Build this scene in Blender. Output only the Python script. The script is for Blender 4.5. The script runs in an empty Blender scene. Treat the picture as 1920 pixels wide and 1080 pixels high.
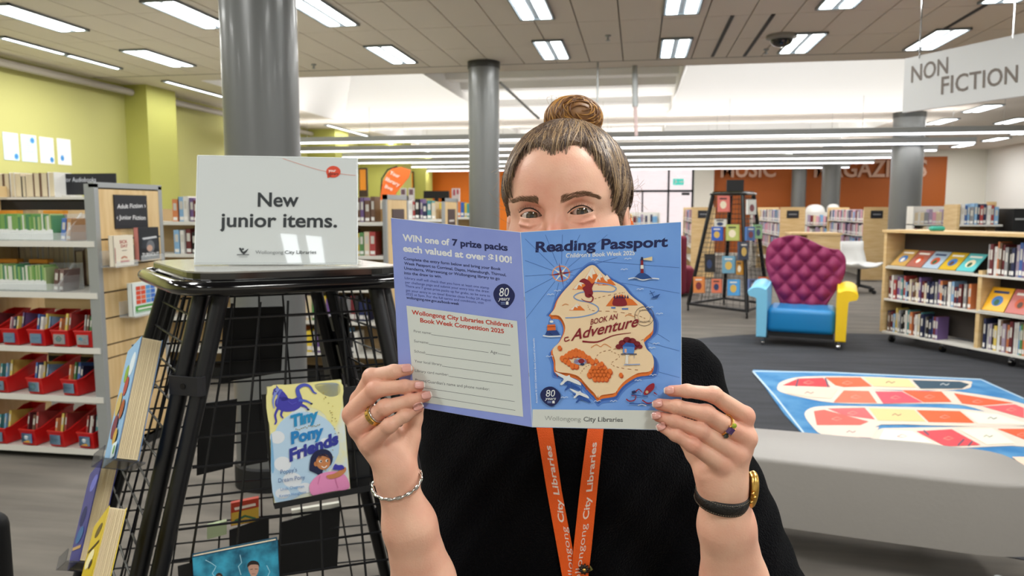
import bpy, math, random
import numpy as np
from mathutils import Vector, Matrix
random.seed(7); np.random.seed(7)
SC = bpy.context.scene
COL = SC.collection
PI = math.pi

# ------------------------------------------------------------------ camera
FPX = 1400.0
TH = math.radians(6.035); YA = math.radians(9.48)
CAM = np.array([0, 0, 1.5])
FW = np.array([-math.sin(YA)*math.cos(TH), math.cos(YA)*math.cos(TH), -math.sin(TH)])
RT = np.array([math.cos(YA), math.sin(YA), 0.0]); UP = np.cross(RT, FW)
cd = bpy.data.cameras.new('camera'); cam = bpy.data.objects.new('camera', cd); COL.objects.link(cam)
cam.location = CAM; cam.rotation_euler = (PI/2-TH, 0, YA)
cd.sensor_width = 36; cd.lens = 36*FPX/1920; cd.clip_start = .02; cd.clip_end = 200
cd.dof.use_dof = True; cd.dof.focus_distance = .80; cd.dof.aperture_fstop = 11
SC.camera = cam
# ------------------------------------------------------------------ world, colour
w = bpy.data.worlds.new('sky'); SC.world = w; w.use_nodes = True
w.node_tree.nodes['Background'].inputs[0].default_value = (.86, .92, 1, 1)
w.node_tree.nodes['Background'].inputs[1].default_value = 2.0
SC.view_settings.view_transform = 'Standard'; SC.view_settings.look = 'None'
SC.view_settings.gamma = 1; SC.view_settings.use_curve_mapping = False
SC.view_settings.exposure = 0.0
TROFFER_W = 21.5; PENDANT_E = 3.5; SKYLIGHT_W = 8.0; TUBE_E = 8.0

# ------------------------------------------------------------------ measuring helpers
def ray(x, y): return FW+RT*((x-960)/FPX)-UP*((y-540)/FPX)
def pt(x, y, d): return CAM+ray(x, y)*d
def onz(x, y, z): r = ray(x, y); return CAM+r*((z-CAM[2])/r[2])
def ony(x, y, Y): r = ray(x, y); return CAM+r*(Y/r[1])
def onx(x, y, X): r = ray(x, y); return CAM+r*(X/r[0])
FWH = np.array([-math.sin(YA), math.cos(YA), 0.0])
def plan(X, D, z): p = RT*X+FWH*D; return np.array([p[0], p[1], z])
class Plane:
    """a real flat surface through three points; at(px,py) measures where a mark sits on it"""
    def __init__(s, a, b, c):
        s.a = np.array(a, float); n = np.cross(np.array(b)-s.a, np.array(c)-s.a); n /= np.linalg.norm(n)
        if n@(CAM-s.a) < 0: n = -n
        s.n = n
    def at(s, x, y, e=0):
        r = ray(x, y); o = s.a+s.n*e
        return CAM+r*(((o-CAM)@s.n)/(r@s.n))

# ------------------------------------------------------------------ materials
MATS = {}
def srgb(h):
    if isinstance(h, str):
        h = h.lstrip('#'); c = [int(h[i:i+2], 16)/255 for i in (0, 2, 4)]
    else: c = h
    return tuple((v/12.92 if v <= .04045 else ((v+.055)/1.055)**2.4) for v in c)+(1,)
def mat(name, col=None, rough=.6, metal=0, emit=0, noise=None, bump=None, coat=0, objcol=False, sss=0, spec=.5, alpha=None):
    """noise=(scale,colour2,stretch xyz)   bump=(scale,strength)"""
    if name in MATS: return MATS[name]
    m = bpy.data.materials.new(name); m.use_nodes = True; nt = m.node_tree; b = nt.nodes['Principled BSDF']
    c = srgb(col) if col else (.8, .8, .8, 1)
    b.inputs['Base Color'].default_value = c; b.inputs['Roughness'].default_value = rough
    b.inputs['Metallic'].default_value = metal; b.inputs['Specular IOR Level'].default_value = spec
    if coat: b.inputs['Coat Weight'].default_value = coat; b.inputs['Coat Roughness'].default_value = .1
    if emit: b.inputs['Emission Color'].default_value = c; b.inputs['Emission Strength'].default_value = emit
    if sss:
        b.inputs['Subsurface Weight'].default_value = sss; b.inputs['Subsurface Radius'].default_value = (.012, .004, .002); b.inputs['Subsurface Scale'].default_value = .5
    if alpha is not None: b.inputs['Alpha'].default_value = alpha
    src = None
    if objcol:
        oi = nt.nodes.new('ShaderNodeObjectInfo'); src = oi.outputs['Color']; nt.links.new(src, b.inputs['Base Color'])
    if noise or bump:
        tc = nt.nodes.new('ShaderNodeTexCoord'); mp = nt.nodes.new('ShaderNodeMapping'); nt.links.new(tc.outputs['Object'], mp.inputs[0])
    if noise:
        if len(noise) > 2: mp.inputs['Scale'].default_value = noise[2]
        n = nt.nodes.new('ShaderNodeTexNoise'); n.inputs['Scale'].default_value = noise[0]; n.inputs['Detail'].default_value = 4
        nt.links.new(mp.outputs[0], n.inputs['Vector'])
        r = nt.nodes.new('ShaderNodeValToRGB'); r.color_ramp.elements[0].position = .35; r.color_ramp.elements[1].position = .65
        r.color_ramp.elements[0].color = c; r.color_ramp.elements[1].color = srgb(noise[1])
        nt.links.new(n.outputs[0], r.inputs[0]); nt.links.new(r.outputs[0], b.inputs['Base Color'])
    if bump:
        n2 = nt.nodes.new('ShaderNodeTexNoise'); n2.inputs['Scale'].default_value = bump[0]; n2.inputs['Detail'].default_value = 3
        nt.links.new(mp.outputs[0], n2.inputs['Vector'])
        bp = nt.nodes.new('ShaderNodeBump'); bp.inputs['Strength'].default_value = bump[1]; bp.inputs['Distance'].default_value = .01
        nt.links.new(n2.outputs[0], bp.inputs['Height']); nt.links.new(bp.outputs[0], b.inputs['Normal'])
    MATS[name] = m; return m
def ink(h, rough=.55):
    return mat('ink_'+h.lstrip('#'), h, rough)
wood = mat('light_oak', '#dcc08f', .5, noise=(3, '#cfae78', (1, 1, 8)))
woodh = mat('light_oak_flat', '#dcc08f', .5, noise=(3, '#d0b07c', (1, 8, 1)))
white_paint = mat('white_paint', '#e6e6e2', .6)
shelf_white = mat('shelf_white', '#dcdad2', .45)
silver = mat('silver_paint', '#a3a7a8', .4, .3)
chrome = mat('chrome', '#c8c8c8', .18, 1)
black_metal = mat('black_metal', '#17181b', .32, .2, bump=(900, .05))
black_gloss = mat('black_gloss', '#0c0c0e', .12, 0, coat=.6)
black_matte = mat('black_matte', '#0d0e10', .6)
black_sign = mat('black_sign', '#15171f', .5)
page_mat = mat('page_edges', '#e6d9bb', .8, noise=(300, '#d3c4a2', (1, .02, 1)))
cover_obj = mat('book_cover', rough=.4, objcol=True)
acrylic = mat('acrylic', '#e8eef0', .05, alpha=.22)
holder_mat = mat('smoky_acrylic', '#4a4e55', .1, alpha=.5)

# ------------------------------------------------------------------ object helpers
RM = {}          # world matrix of each empty
def tag(o, label=None, cat=None, group=None, kind=None):
    if label: o['label'] = label
    if cat: o['category'] = cat
    if group: o['group'] = group
    if kind: o['kind'] = kind
    return o
def thing(name, label, cat, loc=(0, 0, 0), rz=0, group=None):
    o = bpy.data.objects.new(name, None); COL.objects.link(o); o.empty_display_size = .1
    o.location = loc; o.rotation_euler = (0, 0, rz)
    RM[o.name] = Matrix.Translation(Vector(loc)) @ Matrix.Rotation(rz, 4, 'Z')
    return tag(o, label, cat, group)
class MB:
    def __init__(s): s.v = []; s.f = []; s.m = []; s.mats = []; s.n = 0
    def mi(s, m):
        if m not in s.mats: s.mats.append(m)
        return s.mats.index(m)
    def add(s, V, Fs, m=None, T=None):
        V = np.asarray(V, float)
        if T is not None: V = V@np.array(T.to_3x3()).T+np.array(T.translation)
        k = s.mi(m) if m is not None else 0
        s.v.append(V); s.f += [tuple(i+s.n for i in f) for f in Fs]; s.m += [k]*len(Fs); s.n += len(V); return s
    def box(s, a, b, m=None, T=None):
        x0, y0, z0 = a; x1, y1, z1 = b
        V = [(x0, y0, z0), (x1, y0, z0), (x1, y1, z0), (x0, y1, z0), (x0, y0, z1), (x1, y0, z1), (x1, y1, z1), (x0, y1, z1)]
        return s.add(V, [(0, 3, 2, 1), (4, 5, 6, 7), (0, 1, 5, 4), (1, 2, 6, 5), (2, 3, 7, 6), (3, 0, 4, 7)], m, T)
    def rbox(s, a, b, r, m=None, T=None, n=2):
        """box with rounded vertical+horizontal edges (superellipsoid grid)"""
        a = np.array(a, float); b = np.array(b, float); c = (a+b)/2; h = (b-a)/2; r = min(r, h.min()*.99)
        bm = bpy_cube(n); V, Fq = bm
        core = h-r
        W = []
        for p in V:
            q = np.sign(p)*core; d = p-np.sign(p)*(1-1e-9); W.append(p)
        V = np.array(V)
        # V are points on the cube [-1,1]; split into corner octant + sphere offset
        t = V.copy(); sgn = np.sign(t); u = (np.abs(t)-0.5)/0.5; u = np.clip(u, 0, 1)
        base = np.where(np.abs(t) < .5, t/.5, sgn)*core
        L = np.linalg.norm(u, axis=1, keepdims=True); L[L == 0] = 1
        off = sgn*u/L*r
        return s.add(c+base+off, Fq, m, T)
    def tube(s, P, r, m=None, n=8, cap=True, T=None, close=False, ell=None):
        P = [np.array(p, float) for p in P]; N = len(P); V = []; rr = r if hasattr(r, '__len__') else [r]*N
        t0 = P[1]-P[0]; t0 /= np.linalg.norm(t0); ref = np.array([0, 0, 1.]) if abs(t0[2]) < .9 else np.array([1., 0, 0])
        u = np.cross(ref, t0); u /= np.linalg.norm(u)
        for i in range(N):
            if close: t = P[(i+1) % N]-P[i-1]
            else: t = (P[min(i+1, N-1)]-P[max(i-1, 0)])
            t = t/np.linalg.norm(t); u = u-t*(u@t); u /= np.linalg.norm(u); v = np.cross(t, u)
            for k in range(n):
                an = 2*PI*k/n; V.append(P[i]+(u*math.cos(an)+v*math.sin(an)*(ell or 1))*rr[i])
        Fs = [(i*n+k, i*n+(k+1) % n, (i+1) % N*n+(k+1) % n, (i+1) % N*n+k) for i in range(N if close else N-1) for k in range(n)]
        if cap and not close: Fs += [tuple(range(n))[::-1], tuple((N-1)*n+k for k in range(n))]
        return s.add(V, Fs, m, T)
    def lathe(s, prof, c=(0, 0, 0), m=None, n=20, T=None):
        V = []; c = np.array(c)
        for r, z in prof:
            for k in range(n): an = 2*PI*k/n; V.append(c+np.array([r*math.cos(an), r*math.sin(an), z]))
        N = len(prof)
        Fs = [(i*n+k, i*n+(k+1) % n, (i+1)*n+(k+1) % n, (i+1)*n+k) for i in range(N-1) for k in range(n)]
        Fs += [tuple(range(n))[::-1], tuple((N-1)*n+k for k in range(n))]
        return s.add(V, Fs, m, T)
    def prism(s, pts, a, b, axis=2, m=None, T=None):
        """polygon pts (2d) extruded from a to b along axis"""
        n = len(pts); V = []
        for h in (a, b):
            for p in pts:
                q = list(p); q.insert(axis, h); V.append(q)
        Fs = [(i, (i+1) % n, n+(i+1) % n, n+i) for i in range(n)]+[tuple(range(n))[::-1], tuple(range(n, 2*n))]
        return s.add(V, Fs, m, T)
    def build(s, name, m=None, parent=None, world=False, smooth=False, tagd=None, bevel=None):
        me = bpy.data.meshes.new(name); V = np.concatenate(s.v)
        if world and parent is not None and parent.name in RM:
            Mi = RM[parent.name].inverted(); V = V@np.array(Mi.to_3x3()).T+np.array(Mi.translation)
        me.from_pydata(V.tolist(), [], s.f)
        if s.mats and s.mats[0] is not None:
            for q in s.mats: me.materials.append(q)
            me.polygons.foreach_set('material_index', s.m)
        elif m is not None: me.materials.append(m)
        if smooth:
            me.polygons.foreach_set('use_smooth', [True]*len(me.polygons))
            if smooth != 'all': me.set_sharp_from_angle(angle=math.radians(40))
        me.update(); o = bpy.data.objects.new(name, me); COL.objects.link(o)
        if parent is not None:
            o.parent = parent
            if parent.name in RM: RM[o.name] = RM[parent.name]
        if bevel:
            bv = o.modifiers.new('bevel', 'BEVEL'); bv.width = bevel; bv.segments = 2; bv.limit_method = 'ANGLE'
        return o
_cube = {}
def bpy_cube(n):
    if n in _cube: return _cube[n]
    # parameter lines: -1..-.5 (n steps), -.5...5 , .5..1
    t = np.concatenate([np.linspace(-1, -.5, n+1), np.linspace(.5, 1, n+1)]); K = len(t)
    V = {}; L = []; Fs = []
    def vid(p):
        k = tuple(np.round(p, 5))
        if k not in V: V[k] = len(L); L.append(k)
        return V[k]
    for ax in range(3):
        for sg in (-1, 1):
            for i in range(K-1):
                for j in range(K-1):
                    q = []
                    for (a, b) in ((i, j), (i+1, j), (i+1, j+1), (i, j+1)):
                        p = [0, 0, 0]; p[ax] = sg; p[(ax+1) % 3] = t[a]; p[(ax+2) % 3] = t[b]; q.append(vid(p))
                    Fs.append(tuple(q if sg > 0 else q[::-1]))
    _cube[n] = (L, Fs); return _cube[n]
def struct(name, mb, m=None, parent=None, **k):
    o = mb.build(name, m, parent, **k)
    if parent is None: o['kind'] = 'structure'
    return o
def copy_obj(o, parent=None, **tags):
    c = o.copy(); COL.objects.link(c)
    if parent is not None: c.parent = parent
    tag(c, **tags); return c
def copy_tree(o, loc, rz, label=None, group=None):
    c = o.copy(); COL.objects.link(c); c.location = loc; c.rotation_euler = (0, 0, rz)
    RM[c.name] = Matrix.Translation(Vector(loc)) @ Matrix.Rotation(rz, 4, 'Z')
    if label: c['label'] = label
    if group: c['group'] = group
    for ch in list(o.children):
        d = ch.copy(); COL.objects.link(d); d.parent = c
        for g in list(ch.children): e = g.copy(); COL.objects.link(e); e.parent = d
    return c

# ------------------------------------------------------------------ lettering
_tc = {}
def glyphs(text, bold=0.0, shear=0.0, res=3):
    k = (text, bold, shear, res)
    if k in _tc: return _tc[k]
    c = bpy.data.curves.new('lettering', 'FONT'); c.body = text; c.offset = bold; c.shear = shear; c.resolution_u = res; c.size = 1.0
    o = bpy.data.objects.new('lettering', c); COL.objects.link(o)
    me = o.to_mesh(); V = np.array([v.co[:2] for v in me.vertices]).reshape(-1, 2); Fs = [tuple(p.vertices) for p in me.polygons]
    if len(V) == 0: V = np.zeros((0, 2))
    o.to_mesh_clear(); bpy.data.objects.remove(o); bpy.data.curves.remove(c)
    _tc[k] = (V, Fs); return _tc[k]
class Print:
    """flat ink on a real flat surface.  f(x,y,e) -> 3d point of drawing coordinate x,y lifted by e"""
    def __init__(s, f, eps=.00015): s.f = f; s.mb = MB(); s.eps = eps; s.k = 1
    def _put(s, V, Fs, col):
        W = [s.f(x, y, s.eps*s.k) for x, y in V]; s.mb.add(W, Fs, ink(col) if isinstance(col, str) else col); return s
    def layer(s, k=1): s.k += k; return s
    def poly(s, P, col):
        return s._put(P, [tuple(range(len(P)))], col)
    def ell(s, cx, cy, rx, ry, col, rot=0, n=20, a0=0, a1=2*PI):
        P = []
        full = abs(a1-a0-2*PI) < 1e-6
        for k in range(n+(0 if full else 1)):
            a = a0+(a1-a0)*k/n; x, y = rx*math.cos(a), ry*math.sin(a)
            P.append((cx+x*math.cos(rot)-y*math.sin(rot), cy+x*math.sin(rot)+y*math.cos(rot)))
        return s.poly(P, col)
    def line(s, P, w, col, w1=None):
        P = np.array(P, float); V = []; Fs = []; n = len(P)
        for i in range(n):
            t = P[min(i+1, n-1)]-P[max(i-1, 0)]; t = t/(np.linalg.norm(t)+1e-9); nn = np.array([-t[1], t[0]])
            ww = (w+(w1-w)*i/(n-1) if w1 is not None else w)/2
            V += [P[i]+nn*ww, P[i]-nn*ww]
        Fs = [(2*i, 2*i+1, 2*i+3, 2*i+2) for i in range(n-1)]
        return s._put(V, Fs, col)
    def ring(s, cx, cy, rx, ry, w, col, n=28):
        return s.line([(cx+rx*math.cos(2*PI*k/n), cy+ry*math.sin(2*PI*k/n)) for k in range(n+1)], w, col)
    def text(s, t, p0, p1, h, col, bold=.0, shear=0, up=None, res=3, down=True):
        """t from baseline point p0 to p1; h = cap height in drawing units; up = drawing direction of 'up'"""
        V, Fs = glyphs(t, bold, shear, res)
        if not len(V): return s
        p0 = np.array(p0, float); p1 = np.array(p1, float); w = V[:, 0].max()-V[:, 0].min()
        d = (p1-p0)/w
        if up is None:
            up = np.array([d[1], -d[0]]) if down else np.array([-d[1], d[0]])
        up = np.array(up, float); up /= np.linalg.norm(up)
        W = p0+np.outer(V[:, 0]-V[:, 0].min(), d)+np.outer(V[:, 1], up)*(h/.70)
        return s._put(W, Fs, col)
    def build(s, name, parent, world=True): return s.mb.build(name, None, parent, world=world)
def smoothpath(P, n=6, closed=False):
    P = np.array(P, float); N = len(P); out = []
    for i in range(N if closed else N-1):
        if closed: a, b, c, d = P[i-1], P[i], P[(i+1) % N], P[(i+2) % N]
        else: a, b, c, d = P[max(i-1, 0)], P[i], P[i+1], P[min(i+2, N-1)]
        for k in range(n):
            t = k/n; out.append(.5*((2*b)+(-a+c)*t+(2*a-5*b+4*c-d)*t*t+(-a+3*b-3*c+d)*t**3))
    if not closed: out.append(P[-1])
    return np.array(out)
ORD = 'first second third fourth fifth sixth seventh eighth ninth tenth eleventh twelfth thirteenth fourteenth fifteenth sixteenth seventeenth eighteenth nineteenth twentieth'.split()
def ordw(i):
    if i < 20: return ORD[i]
    t = ['twenty', 'thirty', 'forty', 'fifty', 'sixty', 'seventy', 'eighty', 'ninety'][(i+1)//10-2]; u = (i+1) % 10
    return (t+'-'+ORD[u-1]) if u else {'twenty': 'twentieth', 'thirty': 'thirtieth', 'forty': 'fortieth', 'fifty': 'fiftieth', 'sixty': 'sixtieth'}.get(t, t)
# ================================================================== ROOM SHELL
CZ = 3.3; XL = -7.42; XR = 10.45; YB = 25.0; YF = -3.5
carpet = mat('grey_brown_carpet', '#68635c', .95, noise=(2.2, '#7d776e', (.5, 3.5, 1)), bump=(260, .5))
carpet_dark = mat('charcoal_carpet', '#33353a', .95, noise=(3, '#3e4046', (.5, 3, 1)), bump=(260, .5))
green = mat('green_paint', '#bab873', .7)
green2 = mat('green_paint_deep', '#b0b05a', .7)
orange = mat('orange_paint', '#f07f13', .6); rust = mat('rust_orange_paint', '#a9550b', .6)
plaster = mat('white_plaster', '#efeeea', .7); cream = mat('cream_wall', '#e4e1d6', .7)
ceil_mat = mat('ceiling_board', '#dbd3c8', .8, bump=(120, .1)); joint = mat('ceiling_joint', '#5e564c', .8)
fl = MB().box((XL-.2, YF, -.1), (XR+.2, YB+.2, 0)); struct('floor', fl, carpet)
inlay = MB(); P = [(2.75+3.25*math.cos(2*PI*k/64), 6.35+3.15*math.sin(2*PI*k/64)) for k in range(64)]
inlay.prism(P, 0, .004); floor = bpy.data.objects['floor']; inlay.build('carpet_inlay', carpet_dark, floor)['label'] = 'round charcoal carpet inlay'
o = struct('wall_left', MB().box((XL-.2, YF, 0), (XL, YB, CZ+.4)), green)
# pilaster of the left wall
a = ony(152, 200, 8.0); pil = MB().box((XL-.01, 10.05, 0), (XL+.36, 10.75, CZ)); pil.build('pilaster', green2, o)
struct('wall_right', MB().box((XR, YF, 0), (XR+.2, YB, CZ+.4)), plaster)
struct('wall_front', MB().box((XL-.2, YF-.2, 0), (XR+.2, YF, CZ+.4)), cream)
# back wall with the glazed entrance between x1 and x2
xw0 = ony(1163, 350, YB)[0]; xw1 = ony(1301, 350, YB)[0]; xp1 = ony(1337, 350, YB)[0]
wb = struct('wall_back', MB().box((XL-.2, YB, 0), (xw0, YB+.25, CZ+.3)).box((xw1, YB, 0), (XR+.2, YB+.25, CZ+.3)).box((xw0, YB, 2.95), (xw1, YB+.25, CZ+.3)), cream)
def wallpanel(name, xa, xb, z0, z1, m, y=YB-.02):
    return MB().box((xa, y, z0), (xb, y+.03, z1)).build(name, m, wb)
xo0 = ony(800, 350, YB)[0]
wallpanel('orange_panel', xo0, ony(955, 350, YB)[0], .1, 3.1, orange)['label'] = 'bright orange wall panel'
wallpanel('rust_panel', xp1, ony(1773, 350, YB)[0], .1, 3.1, rust)['label'] = 'rust orange wall panel'
wallpanel('green_panel', XL, xo0-.02, .1, 3.1, green)['label'] = 'green wall panel'
wallpanel('yellow_edge', xo0-.14, xo0-.01, .1, 3.1, ink('#e8d43a'), YB-.03)
# stepped green walls on the far left, as the photograph shows them
xs = onx(668, 350, -6.9)
for i, (x0, x1, y0, y1) in enumerate([(XL, -6.75, 16.2, 17.0), (XL, -6.2, 19.4, 20.2), (XL, -6.55, 22.8, 23.6)]):
    MB().box((x0, y0, 0), (x1, y1, CZ)).build('wall_return', green2, o)
for px in (682, 771):
    Y = 16.18 if px < 700 else 22.78
    p = ony(px, 340, Y); q = MB().box((p[0]-.09, Y-.06, p[2]-.28), (p[0]+.09, Y+.02, p[2]+.28)).box((p[0]-.07, Y-.07, p[2]-.2), (p[0]+.07, Y-.06, p[2]+.25), ink('#e07a1c'))
    q = MB().box((p[0]-.1, Y-.05, p[2]-.35), (p[0]+.1, Y, p[2]+.3), ink('#3b2a17')).box((p[0]-.07, Y-.06, p[2]-.2), (p[0]+.07, Y-.05, p[2]+.26), ink('#e6921f'))
    k = q.build('wall_picture'); tag(k, 'narrow dark framed orange picture, '+('left one of two, near the banner' if px < 700 else 'right one of two, behind the banner'), 'picture', 'orange framed pictures on the far green wall')
# glazed entrance
dark_alu = mat('dark_aluminium', '#2a2c30', .4, .5)
glass = mat('clear_glass', '#f3f6f7', .02, alpha=.08)
win = MB()
for zz in (.02, 2.05, 2.9): win.box((xw0, YB+.05, zz), (xw1, YB+.15, zz+.07))
for xx in (xw0, (xw0+xw1)/2+.35, xw1-.06): win.box((xx, YB+.05, 0), (xx+.06, YB+.15, 2.95))
for xx in (xw0+.7,): win.box((xx, YB+.05, 0), (xx+.05, YB+.15, 2.1))
wn = struct('window_1', win, dark_alu)
MB().box((xw0, YB+.09, .05), (xw1, YB+.1, 2.92)).build('pane', glass, wn)
MB().box(((xw0+xw1)/2+.8, YB+.0, 1.95), ((xw0+xw1)/2+1.05, YB+.06, 2.03)).build('door_closer', black_matte, wn)
p = ony(1272, 341, YB)
ex = MB().box((p[0]-.17, YB+.0, p[2]-.1), (p[0]+.17, YB+.04, p[2]+.1), mat('exit_green', '#3fb7a8', .4, emit=.8)); exo = ex.build('exit_sign')
tag(exo, 'small turquoise exit sign high on the entrance glass', 'sign')
pr = Print(lambda x, y, e: np.array([p[0]+x, YB-.001-e, p[2]+y]), .001)
pr.ell(-.09, .055, .016, .016, '#ffffff').line([(-.09, .04), (-.075, 0), (-.03, -.02)], .02, '#ffffff').line([(-.075, 0), (-.1, -.04), (-.13, -.06)], .02, '#ffffff').line([(-.12, .02), (-.085, .03), (-.05, .01)], .015, '#ffffff').line([(.02, 0), (.12, 0)], .022, '#ffffff').poly([(.1, .04), (.15, 0), (.1, -.04)], '#ffffff')
pr.build('running_figure_symbol', exo)
MB().box((xw1, YB-.25, 0), (xp1, YB, 3.2)).build('pillar', cream, wb)['label'] = 'pale square pillar beside the entrance'
# outside: paving and a pale facade across the street
gr = struct('ground', MB().box((-14, YB+.3, -.15), (22, YB+16, -.02)), mat('pale_paving', '#cdbfb8', .9, noise=(3, '#bfb0a8')))
tag(gr, 'pale paving outside the glazed entrance')
fc = MB().box((-9, YB+11, -.1), (16, YB+11.4, 6)); fo = fc.build('building_facade', mat('pale_pink_brick', '#f3e4e1', .9, noise=(2, '#eedbd7', (1, 1, 8))))
tag(fo, 'pale pink building facade seen through the entrance glass', 'building')

# ------------------------------------------------------------------ ceiling with two bays of skylights
ce = MB()
B1 = (9.9, 15.1); B2 = (16.7, 20.6); CX = [(-6.1, -2.85), (.55, 5.15)]; MX = (-2.85, .55)
def slab(x0, x1, y0, y1): ce.box((x0, y0, CZ), (x1, y1, CZ+.06))
slab(XL, XR, YF, B1[0]); slab(XL, -6.1, B1[0], YB); slab(5.15, XR, B1[0], YB)
slab(-6.1, 5.15, B1[1], B2[0]); slab(-6.1, 5.15, B2[1], YB)
CEIL = struct('ceiling', ce, ceil_mat)
def beamed(y0, y1):   # middle zone: white ribbed lining between the coffers
    m = MB(); m.box((MX[0], y0, CZ+.5), (MX[1], y1, CZ+.55)); k = 0; y = y0
    m.box((MX[0], y0-.02, CZ), (MX[1], y0, CZ+.5)); m.box((MX[0], y1-.04, CZ), (MX[1], y1-.02, CZ+.5))
    m.box((MX[0]-.02, y0, CZ), (MX[0], y1, CZ+.5)); m.box((MX[1], y0, CZ), (MX[1]+.02, y1, CZ+.5))
    m.build('ribbed_lining', plaster, CEIL)
    while y < y1-.3:
        MB().prism([(y, CZ+.5), (y+.25, CZ+.12), (y+.5, CZ+.12), (y+.6, CZ+.5)], MX[0], MX[1], 0).build('rib', plaster, CEIL); y += .95
beamed(*B1); beamed(*B2)
ZT = 5.6
for (y0, y1) in (B1, B2):
    for (x0, x1) in CX:
        m = MB(); tx0, tx1, ty0, ty1 = x0+.9, x1-.9, y0+1.0, y1-1.0
        z0 = CZ
        V = [(x0, y0, z0), (x1, y0, z0), (x1, y1, z0), (x0, y1, z0), (tx0, ty0, ZT), (tx1, ty0, ZT), (tx1, ty1, ZT), (tx0, ty1, ZT)]
        m.add(V, [(0, 4, 5, 1), (1, 5, 6, 2), (2, 6, 7, 3), (3, 7, 4, 0)])
        # folded facets inside the splayed shaft
        m.add([(x0, y1-.01, z0+.3), ((x0+x1)/2, ty1-.02, ZT), (tx0, ty1-.02, ZT)], [(0, 1, 2)])
        m.build('skylight_shaft', plaster, CEIL)
        g = MB().box((tx0, ty0, ZT), (tx1, ty1, ZT+.02)); g.build('skylight_pane', glass, CEIL)
        ld = bpy.data.lights.new('daylight', 'AREA'); ld.shape = 'RECTANGLE'; ld.size = tx1-tx0; ld.size_y = ty1-ty0; ld.energy = SKYLIGHT_W; ld.color = (.93, .96, 1)
        lo = bpy.data.objects.new('skylight_daylight', ld); COL.objects.link(lo); lo.location = ((tx0+tx1)/2, (ty0+ty1)/2, ZT-.03)
        lo.parent = CEIL
TP = .98; TY0 = 5.41
# ceiling boards, .4 x 1.2 m, hung one by one under the slab with open joints
tile = MB().box((.006, .006, -.018), (.394, TP-.006, 0)).build('ceiling_panel', ceil_mat, CEIL)
MB().box((XL, YF, CZ-.004), (XR, B1[0]-.45, CZ)).build('ceiling_grid', joint, CEIL)

FARL = [(113, 58), (383, 52), (323, 124), (614, 48), (735, 118), (975, 36), (1018, 110), (1242, 26), (1234.5, 107), (1528, 16), (1456.6, 99), (1691.5, 93), (1832, 5)]
first = True
for j in range(0, 4):
    for i in range(44):
        if j < 0 : continue
        if j >= 0:
            t = tile if first else copy_obj(tile, CEIL); first = False
            t.location = (XL+.02+i*.4, TY0+j*TP, CZ-.004)
# fluorescent troffers
tube_mat = mat('lamp_tube', '#f4fbff', .4, emit=TUBE_E)
refl = mat('lamp_reflector', '#8b9499', .5)
def troffer(loc, label, group, L=.98, W=.33, double=True, power=1.0, lamp=True):
    t = thing('ceiling_light', label, 'ceiling light', loc, 0, group)
    MB().box((0, 0, -.02), (W, .02, .0)).box((0, L-.02, -.02), (W, L, .0)).box((0, 0, -.02), (.015, L, 0)).box((W-.015, 0, -.02), (W, L, 0)).box((0, 0, -.004), (W, L, 0)).build('frame', refl, t)
    for xc in ([W*.25, W*.75] if double else [W*.5]):
        MB().box((xc-W*.15, .03, -.017), (xc+W*.15, L-.03, -.006)).build('lamp_tube', tube_mat, t)
    if lamp:
        ld = bpy.data.lights.new('lamp', 'AREA'); ld.shape = 'RECTANGLE'; ld.size = W; ld.size_y = L; ld.energy = TROFFER_W*power; ld.color = (1, .985, .95)
        lo = bpy.data.objects.new('lamp', ld); COL.objects.link(lo); lo.parent = t; lo.location = (W/2, L/2, -.03)
    return t
for n, (px, py) in enumerate(FARL):
    p = onz(px, py, CZ-.026); nr = p[1] < 8.2; row = [q for q in FARL if (onz(*q, CZ-.026)[1] < 8.2) == nr]; k = sorted(row).index((px, py))
    troffer((p[0], p[1]-.98, CZ-.024), 'twin tube ceiling light, %s from the left in the %s row' % (ordw(k), 'nearer' if nr else 'farther'), 'twin tube ceiling lights')
# unseen rows above and behind the photographer, added and strengthened to light the figure
kk = 0
for y, pw in ((3.4, 1.7), (1.0, 2.2), (-1.6, 1.8)):
    for x in (-5.6, -2.4, .8, 4.0, 7.6):
        troffer((x, y, CZ-.004), 'twin tube ceiling light out of the picture, %s of row %s overhead' % (ordw(kk % 5), ordw(kk//5)), 'ceiling lights out of the picture', power=pw); kk += 1
# long single lamps along the green wall, at their measured places
def strip(pa, pb, label):
    a = onz(*pa, CZ); b = onz(*pb, CZ); troffer((a[0]-.05, a[1], CZ-(.024 if a[1] < 9.6 else .004)), label, 'long single tube lamps by the green wall', L=b[1]-a[1], W=.11, double=False, power=.8)
strip((0, 63), (122, 96), 'long single tube lamp by the green wall, nearest one')
strip((124, 97), (227, 124), 'long single tube lamp by the green wall, second one')
strip((308, 150), (425, 181), 'long single tube lamp left of the big column')
strip((612, 233), (697, 257), 'long single tube lamp seen right of the big column, under the far ceiling')
strip((730, 264), (753, 271), 'short single tube lamp low behind the front pendant light line')
strip((784, 278), (806, 286), 'short single tube lamp low behind the second pendant light line')
for k, q in enumerate([(1746, 228), (1818, 204), (1877, 227), (1805, 245), (1850, 261), (1905, 248), (1790, 273), (1700, 261), (1745, 285), (1660, 247)]):
    p = onz(*q, CZ); troffer((p[0], p[1]-.6, CZ-.004), 'small far ceiling light near the hanging sign, %s of the right-hand group' % ordw(k), 'far right ceiling lights', lamp=(k % 2 == 0), power=1.5)
for k, px in enumerate((1221, 1304, 1388, 1476)):
    p = onz(px, 284, CZ); troffer((p[0], p[1]-.3, CZ-.004), 'tiny square far downlight between the pendant lines, %s from the left' % ordw(k), 'far small downlights', L=.5, W=.3, lamp=False)
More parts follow.
